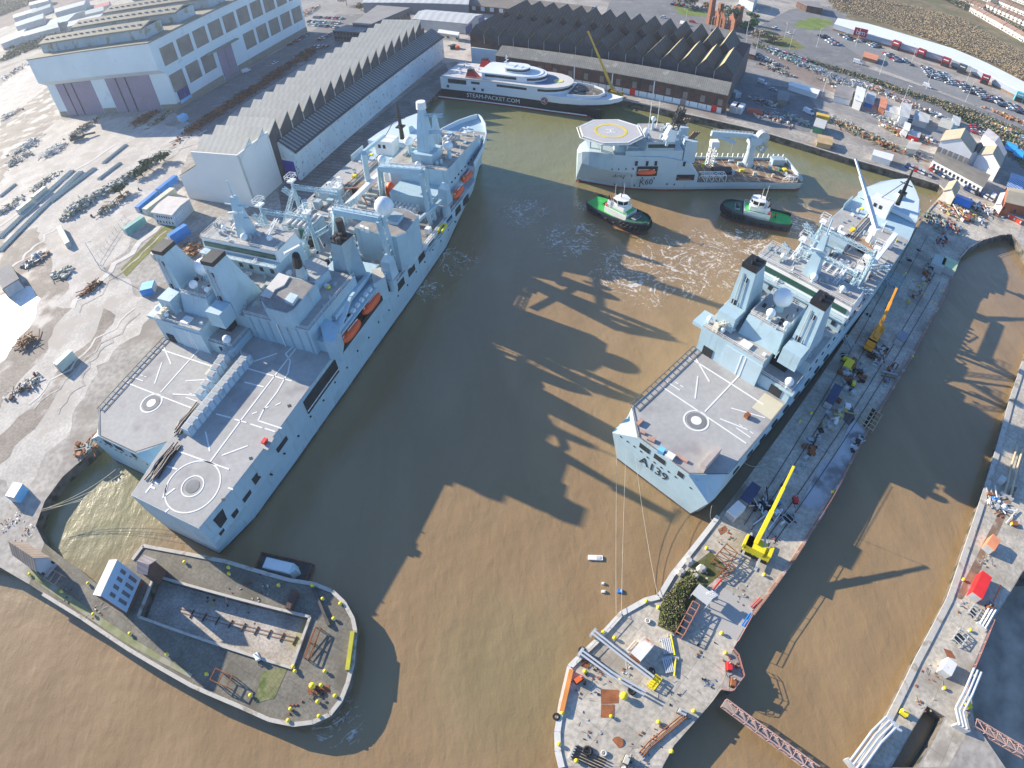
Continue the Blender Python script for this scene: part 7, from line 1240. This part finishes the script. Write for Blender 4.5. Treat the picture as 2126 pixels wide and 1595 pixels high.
for i, a in enumerate(((165, 430, 150, 11, 7, 2.2, stonem, .1), (205, 405, 160, 14, 4, 1.6, stonem, .1), (258, 375, 130, 14, 4, 1.6, stonem, .1), (310, 338, 90, 14, 5, 1.6, stonem, .1), (172, 270, 130, 16, 6, 1.4, stonem+scrapm, .3), (300, 248, 150, 12, 7, 1.2, scrapm, .6), (110, 315, 90, 10, 7, 2, [steel, white_paint, stonem[0]], .85), (58, 302, 110, 14, 8, 1.6, [steel, white_paint, stonem[2]], .5), (75, 540, 40, 7, 5, 1.5, [white_paint, orange, stonem[0], bluep], .3),
    (390, 525, 60, 6, 6, 1.4, [orange, rust, mt('raw_timber', (.5, .36, .22), .8)], .6), (345, 430-8, 30, 4, 3, 1, scrapm, .5), (430, 250, 260, 26, 5, 2.2, scrapm, .7), (500, 205, 260, 26, 6, 2.2, scrapm, .7), (570, 158, 260, 26, 6, 2.2, scrapm, .7), (630, 118, 160, 20, 7, 2.2, scrapm, .7), (1650, 128, 160, 26, 6, 1.8, [steel, greenp, stonem[0], bluep], .4), (1700, 150, 200, 34, 6, 1.8, [steel, mt('dull_blue_steel', (.2, .28, .42), .6), stonem[0]], .4),
    (1820, 188, 110, 20, 6, 1.8, [bluep, orange, stonem[2], steel], .3), (1880, 215, 90, 18, 6, 1.6, [white_paint, stonem[0], redp, creamc], .2), (1770, 270, 120, 24, 4, 1.3, [mt('ochre_rack', (.7, .45, .06)), rust, stonem[1]], .5), (1830, 300, 110, 22, 4, 1.3, [mt('ochre_rack', (.7, .45, .06)), rust, stonem[1]], .5), (1860, 275, 80, 12, 5, 1.6, [white_paint, redp, yellow, stonem[0], orange], .2), (1990, 445, 120, 13, 8, 1.8, [yellow, redp, orange, stonem[0], white_paint], .4),
    (2035, 435, 90, 12, 5, 1.6, [steel, rust, stonem[0], white_paint], .5), (1965, 470, 70, 10, 6, 1.4, [redp, stonem[0], bluep], .3), (1940, 460, 60, 9, 8, 1.2, [stonem[0], black, stonem[1]], .3), (2080, 270, 120, 26, 6, 1.6, [yellow, white_paint, bluep, orange], .3), (2095, 245, 90, 16, 4, 1.2, [orange, mt('raw_timber', (.5, .36, .22))], .4), (1760, 770, 60, 6, 5, 1.3, [rust, yellow, black, steel], .4), (1830, 740, 50, 6, 5, 1.2, [rust, black, steel], .5), (1910, 600, 40, 4, 14, .9, [rust, yellow, stonem[0]], .5),
    (1520, 1378, 22, 2, 3, 1.0, [redp, rust, steel], .5), (1230, 1372, 34, 2.5, 3, 1.0, [redp, black, rust, deckd], .7), (1310, 1584, 40, 4, 3, 1.2, [steel, white_paint, rust, black], .6), (690-30, 1438, 50, 2.5, 2, 1, [black], .7), (60, 1105, 34, 4, 3, 1.0, [rust, white_paint, steel], .5), (20, 1085, 60, 6, 5, 1.2, [rust, white_paint, steel, stonem[0]], .6), (60, 710, 40, 5, 2, 2.4, [mt('raw_timber', (.5, .36, .22)), rust], .8), (1440, 1200, 20, 5, 4, .6, [stonem[2], stonem[0]], .0), (1215, 1440, 30, 3, 4, .5, [rust, black, steel], .5), (1245, 1400, 30, 4, 2, .5, [redp, rust, black, greenp], .7), (1300, 1395, 22, 3, 2, .5, [steel, rust, white_paint], .5), (1395, 1440, 26, 4, 3, .4, [steel, black, rust], .5), (1450, 1345, 26, 4, 3, .4, [stonem[0], black, rust], .4), (1470, 1418, 30, 2, 3, .5, [rust, bluep, black, steel], .6), (1350, 1525, 20, 5, 3, .3, [rust, black], .4), (1220, 1520, 22, 3, 4, .3, [black, rust, steel], .5), (1540, 1230, 30, 5, 3, .4, [stonem[0], stonem[2], rust], .4), (1604, 1118, 30, 3, 3, .5, [steel, redp, black, white_paint], .5), (1590, 1060, 30, 4, 6, .6, [steel, white_paint, black], .5), (1500, 1120, 30, 4, 3, .5, [rust, stonem[0]], .5),
    (1690, 920, 60, 3, 16, .5, [stonem[0], rust, black, steel], .4), (1780, 790, 60, 4, 14, .6, [stonem[0], black, steel, rust], .4), (1775, 925, 24, 2, 5, .4, [white_paint, steel, black], .3), (1845, 780, 24, 2, 9, .5, [steel, rust, bluep], .4), (1740, 860, 30, 3, 8, .5, [steel, white_paint, yellow], .4), (1930, 560, 60, 6, 12, .9, [black, steel, rust, stonem[0]], .4), (1955, 500, 60, 8, 8, 1, [stonem[0], black, redp, steel], .4),
    (2070, 1050, 26, 3, 5, .5, [steel, rust, white_paint], .4), (2050, 1170, 26, 3, 4, .5, [rust, yellow, steel], .5), (2000, 1260, 26, 3, 3, .4, [rust, steel], .5), (1940, 1400, 26, 3, 5, .4, [rust, steel, redp], .5), (1900, 1450, 26, 3, 4, .4, [rust, redp, yellow], .5), (500, 1250-30, 26, 9, 2, .3, [stonem[2], rust, scrapm[1]], .3), (540, 1235, 22, 6, 2, .3, [stonem[2], scrapm[1]], .2), (610, 1470, 20, 2, 1.5, .5, [redp, rust, black], .6), (140, 1240, 24, 4, 2, .4, [rust, steel, black], .6), (200, 1270, 22, 4, 3, .3, [steel, rust], .6),
    (1590, 125, 70, 16, 4, 1.4, [steel, white_paint, stonem[0], bluep], .3), (1620, 150, 70, 16, 4, 1.4, [steel, black, stonem[0]], .4), (1740, 180, 90, 18, 5, 1.5, [white_paint, stonem[0], black, stonem[2]], .3), (1590, 215, 60, 12, 5, 1.2, [bluep, steel, cream, rust], .3), (1600, 245, 50, 14, 4, 1.0, [cream, redp, steel], .4), (1650, 250, 40, 10, 4, 1.4, [greenp, cream, steel], .3), (1740, 255, 60, 14, 5, 1.2, [stonem[0], stonem[2], steel], .3), (1800, 280, 60, 14, 4, 1.2, [rust, stonem[2], cream], .4), (1850, 255, 70, 14, 5, 1.2, [white_paint, steel, stonem[0]], .4), (1920, 290, 60, 10, 6, 1.4, [white_paint, bluep, stonem[0], rust], .3), (1940, 240, 50, 10, 4, 1.4, [bluep, white_paint, black], .3), (1900, 320, 40, 8, 5, 1.2, [white_paint, redp, steel], .3),
    (40, 330, 60, 12, 8, 1.2, stonem, .3), (90, 380, 50, 14, 3, 1.0, stonem, .5), (20, 430, 50, 10, 6, 1.2, stonem, .4), (230, 430, 60, 12, 4, 1.6, stonem+scrapm, .2), (150, 445, 60, 7, 5, 1.8, stonem, .1), (130, 600-30, 40, 6, 6, .7, stonem, .2), (190, 600, 40, 6, 3, .8, scrapm, .5), (60, 800, 40, 8, 4, .6, [stonem[2], scrapm[1]], .3), (180, 930, 30, 5, 3, .8, [rust, orange, stonem[0]], .5), (560, 100+60, 60, 20, 3, 1.2, stonem, .3), (330, 250, 60, 14, 3, 1, scrapm+stonem, .4), 
    (935, 15, 60, 10, 3, 1.2, scrapm, .5), (1150, 44, 60, 30, 2, 1.2, [mt('dull_blue_steel', (.2, .28, .42)), yellow], .7), (640, 26, 90, 24, 5, 1.4, [white_paint, cream, orange, redp], .5), (20, 240, 60, 10, 8, 1.4, [steel, white_paint, rust], .6), (30, 150, 70, 30, 10, 1.2, [white_paint, stonem[0], rust], .3))):
    x, y, n, sx, sy, h, m_, lg = a
    th0 = ang((x, y), (x+10, y-7)) if x < 800 else ang((x, y), (x+10, y+4)) if y < 480 else ang((x, y), (x+7, y-12))
    if x > 1580 and 480 < y < 1000: sx, sy = max(sx, sy), min(sx, sy, 4)*.55; lg *= .3; h *= .5; n = int(n*.5)
    heap('stacked_materials' if lg < .35 else 'scrap_heap', (x, y), n, sx, sy, h, m_, 'loose stores and scrap lying about', 100+i, th0, long=lg)
beamm = mt('pale_green_beam', (.42, .48, .44), .6, .1, .3)
for i, (a, b, n, lab) in enumerate((((0, 493), (150, 354), 3, 'long pale steel beams laid in line across the stockyard, upper run'), ((0, 521), (168, 356), 3, 'long pale steel beams laid in line across the stockyard, lower run'), ((104, 419), (197, 349), 3, 'shorter stack of steel beams beside the lower long run'), ((0, 408), (32, 382), 2, 'short pale steel beams at the left edge of the stockyard'), ((215, 338), (262, 300), 2, 'short grey beams on the stockyard by the pale road'), ((205, 372), (250, 338), 2, 'grey beams just below the short ones by the pale road'))): pipes('steel_beams', [a, b], n, .5, 1.3, beamm, lab, .5, 'beams')
for i, px in enumerate(((341, 334), (296, 366), (310, 352), (252, 405))): tree('evergreen_bush', px, 5.5, 5, ever, 'dark evergreen bush on the stockyard, %s' % ('nearest the white workshop', 'in the middle', 'between the middle one and the workshop', 'lowest, standing apart')[i], 'bush', seed=i+70, n=380, leaf=.55)
for i, (px, r) in enumerate((((1385, 1285), 2.6), ((1394, 1262), 3.0), ((1406, 1240), 2.6), ((1426, 1214), 2.0))): tree('leafy_bush', px, 2.6, r, [mt('olive_leaf', (.10, .13, .03), .9, .4, .8), mt('dark_olive_leaf', (.045, .06, .02), .9, .4, .8), mt('dry_stem', (.2, .16, .09), .9)], 'green bush on the near pier, %s' % ('lowest of four', 'second from below', 'third from below', 'topmost of four')[i], 'bush', seed=i+90, n=2200, leaf=.19)
# the digger and vehicle in the yard
t = item('telehandler', (163, 291), 'dark green mobile plant standing alone on the pale yard', 'vehicle', .2); g = G(); g.box((0, 0, .8), 9, 3.4, 2); pt(t, 'body', g, mt('dark_plant', (.05, .07, .09), .5)); g = G(); g.box((-2, 0, 2.8), 3, 2.6, 1.6); pt(t, 'cab', g, glass); g = G(); g.bar((2, 0, 2.4), (12, 1, 1.6), 1, 1); pt(t, 'arm', g, mt('dark_plant', (.05, .07, .09)))
# dock fittings on the island
for k in range(9): g = G(); a = [(398, 1245), (612, 1300)]; p = W(a[0][0]+(a[1][0]-a[0][0])*k/8, a[0][1]+(a[1][1]-a[0][1])*k/8+30, 0.6); g.bar(p+Vector((-.35, -1.0, 0)), p+Vector((.35, 1.0, 0)), .22, .22); one('keel_block', g, black, 'dark keel block in the row on the dry dock floor', 'block', 'keel blocks on the dry dock floor')
for a, b, lab in (((370, 1262), (618, 1325), 'upper rusty rail running along the dry dock floor'), ((372, 1270), (614, 1333), 'lower rusty rail running along the dry dock floor')): g = G(); g.bar(W(*a, .65), W(*b, .65), .1, .1); one('dock_rail', g, rust, lab, 'rail')
heap('silt_debris', (450, 1246), 26, 12, .8, .1, [stonem[2], scrapm[1]], 'mud and debris on the dock floor', 300, -.25); [None]
o = sc.objects['silt_debris']; o.location.z -= 3.0
g = G(); g.prism(WS([(598, 1268), (608, 1270), (622, 1232), (612, 1229)]), ZG, 5.4); one('brick_wall_stub', g, brick, 'short brick wall stub across the upper side of the island', 'wall'); g = G(); g.prism(WS([(650, 1224), (655, 1222), (688, 1300), (682, 1302)]), ZG, 4.4); one('timber_baulk', g, mt('dark_timber', (.09, .085, .08)), 'long dark timber baulk slanting across the right end of the island', 'timber')
# things on A139's flight deck and elsewhere
for a, b, wd, h, m_, lab in (((1461, 966), (1494, 928), 1.4, 2.6, mt('pinkish_crate', (.5, .42, .38), .8), 'long narrow pinkish crate standing on the A139 flight deck with a blue shadow'), ((1324, 880), (1334, 870), .9, .6, mt('pink_timber', (.5, .3, .24)), 'small pinkish trestle at the left edge of the A139 flight deck'), ((1330, 895), (1340, 899), .9, .5, mt('pink_timber', (.5, .3, .24)), 'second small pinkish trestle near the stern edge of the A139 flight deck'), ((1345, 908), (1360, 915), 1.2, .4, mt('pink_timber', (.5, .3, .24)), 'pale pallets behind the small trestles on the A139 flight deck'), ((1368, 930), (1380, 936), 1.4, 1.0, mt('pale_cyan', (.2, .55, .85)), 'pale blue tarpaulined load at the stern edge of the A139 flight deck'), ((1384, 940), (1400, 950), 1.6, .7, white_paint, 'white tarpaulin on the stern edge of the A139 flight deck'), ((1405, 945), (1428, 958), .8, .4, mt('pink_timber', (.5, .3, .24)), 'pile of timber at the stern edge of the A139 flight deck'), ((1549, 863), (1556, 858), 1.2, 1, rust, 'small brown winch on the right half of the A139 flight deck')):
    cont('deck_load', a, b, wd, h, m_, lab, 'cargo', zb=14.1, ribs=False)
for px, r_, m_, lab in (((1236, 1159), (3.4, 1.2), white_paint, 'white floating pontoon drifting in the basin'), ((1253, 1229), (.9, .6), white_paint, 'small white float drifting left of a blue one'), ((1287, 1228), (1.2, .9), bluep, 'small blue float drifting in the basin'), ((1252, 1212), (.6, .5), white_paint, 'tiny white float above the other drifting floats')):
    p = W(*px, 0); t = thing('float', p, lab, 'float', rz=-.1); g = G(); g.box((0, 0, -.1), r_[0], r_[1], .5); pt(t, 'hull', g, m_); g = G(); g.box((r_[0]*.2, 0, .4), r_[0]*.3, r_[1]*.6, .12); pt(t, 'deck', g, palew)
# crane rails let into the long pier, and paving of the island
for i, (a, b) in enumerate((((1545, 1090), (1905, 470)), ((1560, 1100), (1925, 490)), ((1592, 1118), (1945, 560)), ((1606, 1128), (1952, 585)))): g = G(); g.bar(W(*a, ZG+.1), W(*b, ZG+.1), .2, .08); o = build('rail_track', g, mt('rail_dark', (.07, .06, .06), .7)); o['kind'] = 'structure'
sheet('island_paving', WS(isl_out[12:26])+WS([(285, 1180), (250, 1215), (200, 1212), (160, 1178), (120, 1150), (92, 1128), (60, 1105), (0, 1100), (0, 1178)]+isl_out[1:12]) if 0 else WS(isl_out[1:28]), ZG+.03, mt('island_concrete', (.225, .205, .165), .85, .2, .2, dirt=(.14, .125, .095), dirt_at=.52, fine=.28, dsc=.14, slab=(R(-28), 4.5)), holes=[WS(dock_l)])
zone('rust_strip', [(2100, 1010), (2112, 1012), (2075, 1100), (2018, 1215), (1996, 1245), (1984, 1240), (2040, 1130)], mt('rust_brown_strip', (.24, .15, .10), .9, .3, .4, dirt=(.38, .33, .28), dirt_at=.54, dsc=.3), 9)
for i, (a, b, w_) in enumerate((((150, 640), (330, 470), 3.2), ((165, 650), (345, 480), .8), ((60, 840), (280, 640), 1.0), ((70, 850), (290, 650), 1.0), ((20, 560), (120, 470), 2.0), ((230, 700), (120, 860), 1.2), ((250, 380), (430, 270), 1.0), ((260, 386), (440, 276), 1.0), ((0, 470), (240, 300), 2.5))):
    P_, Q_ = W(*a), W(*b); d = (Q_-P_).normalized(); u = Vector((-d.y, d.x, 0)); K = 14; L1_ = [P_.lerp(Q_, t/K)+u*(noise.noise(Vector((t*.5, i, 0)))*5) for t in range(K+1)]
    sheet('wheel_track', [p+u*w_/2 for p in L1_]+[p-u*w_/2 for p in reversed(L1_)], ZG+.09+.003*i, mt('track_mud', (.40, .36, .32), .9, .2, .3, dirt=(.55, .51, .47), dirt_at=.5, dsc=.4) if i % 2 else mt('track_dust', (.62, .58, .53), .9, .12, .3))
# ================= CARS, LAMP POSTS =================
CP = {}
def carproto(kind, col, name):
    g = G(); L_, wd, h = (4.3, 1.8, 1.45) if kind == 'car' else (5.6, 2.1, 2.3)
    if kind == 'car':
        g.loft([[Vector((x, y, z)) for y, z in ((-wd/2, .3), (-wd/2*.98, z1), (wd/2*.98, z1), (wd/2, .3))] for x, z1 in ((-L_/2, .75), (-L_/2+.3, .92), (L_/2-.9, .92), (L_/2, .68))])
        g.m(1).loft([[Vector((x0, -wd*.45, .92)), Vector((x1, -wd*.36, h-.05)), Vector((x1, wd*.36, h-.05)), Vector((x0, wd*.45, .92))] for x0, x1 in ((-1.75, -1.2), (1.25, .45))]); g.m(0).box((-.38, 0, h-.06), 1.6, wd*.72, .07)
    else:
        g.loft([[Vector((x, y, z)) for y, z in ((-wd/2, .35), (-wd/2*.95, z1), (wd/2*.95, z1), (wd/2, .35))] for x, z1 in ((-L_/2, h), (L_/2-1.7, h), (L_/2-.9, 1.25), (L_/2, 1.0))]); g.m(1).loft([[Vector((L_/2-1.68, y, h*.97)) for y in (-.8, .8)]+[Vector((L_/2-1.6, y, h)) for y in (.8, -.8)], [Vector((L_/2-.95, y, 1.35)) for y in (-.85, .85)]+[Vector((L_/2-.9, y, 1.4)) for y in (.85, -.85)]])
    g.m(2)
    for x in (-L_*.32, L_*.31):
        for s in (1, -1): g.cyl((x, s*wd*.42, .32), (x, s*wd*.51, .32), .32, n=8)
    me_o = build('parked_car' if kind == 'car' else 'van', g, [col, glass, rub], loc=True, mat4=Matrix.Identity(4)); sc.collection.objects.unlink(me_o); return me_o
cols = [('white', (.75, .76, .77)), ('silver', (.42, .43, .45)), ('black', (.02, .02, .025)), ('dark blue', (.03, .06, .2)), ('grey', (.14, .15, .16)), ('red', (.5, .02, .02)), ('pale blue', (.25, .4, .55))]
for n_, c_ in cols: CP[n_] = carproto('car', mt('car_'+n_.replace(' ', '_'), c_, .25, .02, .1), n_)
VW = carproto('van', MATS['car_white'], 'white'); CW = [0, 0, 0, 1, 1, 2, 2, 3, 4, 4, 5, 6]; rg = random.Random(5); ncar = 0
def car(p, rz, where, grp, kind=None, col=None, z=ZG+.06):
    global ncar
    n_ = col or cols[CW[rg.randrange(len(CW))]][0]; src = VW if kind == 'van' else CP[n_]; c = src.copy(); sc.collection.objects.link(c); s = rg.uniform(.94, 1.08); q = Vector(p); q.z = z; c.matrix_world = TRS(q, rz, s*1.12); ncar += 1
    tag(c, ('white van ' if kind == 'van' else n_+' car ')+where, 'van' if kind == 'van' else 'car', grp)
ROWS = [((1921, 140), (1940, 166), 7, 2, 'in the retail car park bay nearest the third red portal'), ((1955, 152), (1976, 178), 7, 2, 'in the retail car park bay below the fourth portal'), ((1992, 170), (2014, 196), 7, 2, 'in the retail car park bay below the dark portal'), ((2028, 183), (2050, 212), 7, 2, 'in the retail car park bay below the last red portal'), ((2066, 203), (2090, 228), 7, 2, 'in the retail car park bay near the cyan portal'), ((2102, 218), (2122, 238), 6, 2, 'in the rightmost retail car park bay'),
    ((1840, 112), (1868, 130), 6, 2, 'in the retail car park left of the second portal'), ((1795, 86), (1822, 100), 5, 2, 'in the retail car park under the bm sign'), ((1748, 72), (1775, 88), 5, 2, 'at the left end of the retail building'), ((1705, 74), (1740, 96), 6, 2, 'in the upper left corner of the retail car park'), ((1876, 124), (1894, 138), 4, 1, 'parked by the second red portal'),
    ((1596, 102), (1680, 130), 22, 1, 'in the long row against the yard wall behind the brick shed'), ((1572, 113), (1612, 138), 6, 1, 'in the slanting row on the red-brown yard'), ((1248, 50), (1315, 60), 13, 2, 'in the dense car park right of the brick workshop'), ((1322, 62), (1382, 76), 10, 2, 'in the second car park right of the brick workshop'), ((1390, 76), (1462, 90), 9, 1, 'in the row behind the far gables of the brick shed'), ((1392, 8), (1460, 20), 7, 2, 'at the top edge beside the ruined church'), ((1530, 12), (1575, 26), 5, 1, 'near the warehouse at the top edge'),
    ((1932, 352), (1980, 378), 8, 1, 'parked in front of the long white dockside office'), ((1996, 388), (2030, 404), 6, 1, 'parked at the right end of the long white dockside office'), ((1880, 345), (1935, 368), 7, 1, 'in the row along the far quay edge'), ((2034, 402), (2062, 418), 3, 1, 'in the shade right of the dockside office'), ((2022, 244), (2032, 282), 9, 2, 'in the vertical row beside the long white shed'),
    ((636, 52), (700, 58), 14, 1, 'in the front row of the car park behind the construction hall'), ((640, 46), (706, 50), 14, 1, 'in the middle row of the car park behind the construction hall'), ((652, 37), (712, 40), 12, 1, 'in the back row of the car park behind the construction hall'), ((600, 96), (640, 72), 8, 1, 'along the foot of the construction hall'), ((655, 88), (694, 70), 7, 1, 'in the slanting row by the dark office block'), ((650, 100), (700, 98), 6, 1, 'in the short row between the dark office and the workshop'), ((1560, 182), (1590, 190), 3, 1, 'in the shaded timber yard')]
for a, b, n, k, wh in ROWS:
    P_, Q_ = W(*a), W(*b); d = (Q_-P_).normalized(); u = Vector((-d.y, d.x, 0)); an_ = math.atan2(u.y, u.x)
    for j in range(k):
        for i in range(n):
            if rg.random() < .12 or ncar > 292: continue
            car(P_.lerp(Q_, (i+.5)/n)+u*(j*5.3-(k-1)*2.6)+d*rg.uniform(-.2, .2), an_+rg.gauss(0, .03)+(math.pi if rg.random() < .4 else 0), wh, 'cars '+wh)
for px, to, kd, col, lab in (((1780, 132), (1800, 138), 'van', None, 'driving on the dual carriageway beside the retail park'), ((1924, 181), (1940, 187), 'van', None, 'driving on the dual carriageway below the retail car park'), ((1610, 60), (1622, 64), None, 'white', 'turning at the roundabout near the ruined church'), ((1638, 70), (1650, 74), None, 'white', 'leaving the roundabout'), ((1437, 47), (1450, 50), None, 'red', 'on the road just left of the ruined church'), ((1420, 52), (1430, 55), 'van', None, 'on the road left of the red car'),
    ((1480, 66), (1490, 69), None, 'black', 'on the road below the ruined church'), ((1532, 78), (1545, 82), None, 'grey', 'on the road approaching the roundabout'), ((572, 132), (580, 128), None, 'white', 'driving alone in the lane beside the construction hall'), ((512, 150), (522, 146), 'van', None, 'parked against the construction hall wall'), ((1582, 174), (1590, 177), 'van', None, 'parked at the top of the shaded timber yard'), ((1678, 236), (1686, 240), 'van', None, 'parked on the shaded timber yard beside the rack'), ((1605, 188), (1612, 190), None, 'silver', 'beside the low hut in the timber yard'), ((1888, 252), (1900, 256), None, 'white', 'driving on the service road'), ((2060, 412), (2066, 402), 'van', None, 'parked beside the narrow white hut'), ((1378, 38), (1390, 40), None, 'white', 'on the road at the top right of the brick workshop')):
    p, q = W(*px), W(*to); d = q-p; car(p, math.atan2(d.y, d.x), lab, None, kd, col)
# lamp posts
lp = thing('street_lamp', Vector((0, 0, 0)), 'x', 'street lamp'); g = G(); g.cyl((0, 0, 0), (0, 0, 11), .14, .09, 6); pt(lp, 'pole', g, mt('pale_pole', (.6, .6, .58), .6)); g = G(); g.bar((0, 0, 11), (1.6, 0, 11.3), .14, .14); ar = pt(lp, 'arm', g, MATS['pale_pole']); g = G(); g.box((1.9, 0, 11.15), .9, .4, .2); pt(lp, 'lantern', g, steel); lk = kids(lp)
for i, (px, wh) in enumerate((((1695, 98), 'beside the grass bank'), ((1776, 97), 'in the retail car park under the bm sign'), ((1826, 155), 'beside the dual carriageway left of the pair of vans'), ((1892, 131), 'in the retail car park between the second and third portals'), ((2003, 178), 'in the retail car park right of the dark portal'), ((1922, 186), 'beside the van on the carriageway'), ((1706, 200), 'on the service road by the long cabin row'), ((1790, 222), 'on the service road by the blue-grey block'), ((1545, 108), 'on the fence line behind the brick shed'), ((1570, 104), 'right of the low brown store behind the brick shed'), ((1639, 103), 'on the rim of the grass island'), ((1626, 88), 'in the middle of the grass island'), ((1549, 76), 'below the bright green tree'), ((1601, 26), 'at the top edge near the warehouse'), ((1422, 58), 'on the road left of the ruined church'), ((2004, 212), 'on the roadside hedge below the retail car park'), ((1871, 222), 'in front of the white portal-framed store'), ((2122, 262), 'at the right edge by the dual carriageway'), ((210, 560), 'tall, beside the fenced strip left of the sister tanker'), ((1473, 76), 'behind the far gables of the brick shed'))):
    M = TRS(W(*px), i*.7, 1.25)
    if i == 0: lp.matrix_world = M; ROOT[lp.name] = M; lp['label'] = 'tall pale street lamp '+wh
    else: dup(lp, M, 'tall pale street lamp '+wh, None, lk)
# ---------------- the air ----------------
g = G(); g.box((0, 400, -8), 5000, 5000, 180); hz = build('haze', g, [], mat4=Matrix.Identity(4)); m = bpy.data.materials.new('haze_air'); m.use_nodes = True; n = m.node_tree.nodes; n.clear()
o = n.new('ShaderNodeOutputMaterial'); v = n.new('ShaderNodeVolumePrincipled'); v.inputs['Color'].default_value = (.86, .92, 1, 1); v.inputs['Density'].default_value = 0.00013; v.inputs['Anisotropy'].default_value = .35; m.node_tree.links.new(v.outputs[0], o.inputs['Volume'])
hz.data.materials.append(m); hz['kind'] = 'stuff'; hz['label'] = 'thin winter haze over the dockyard'
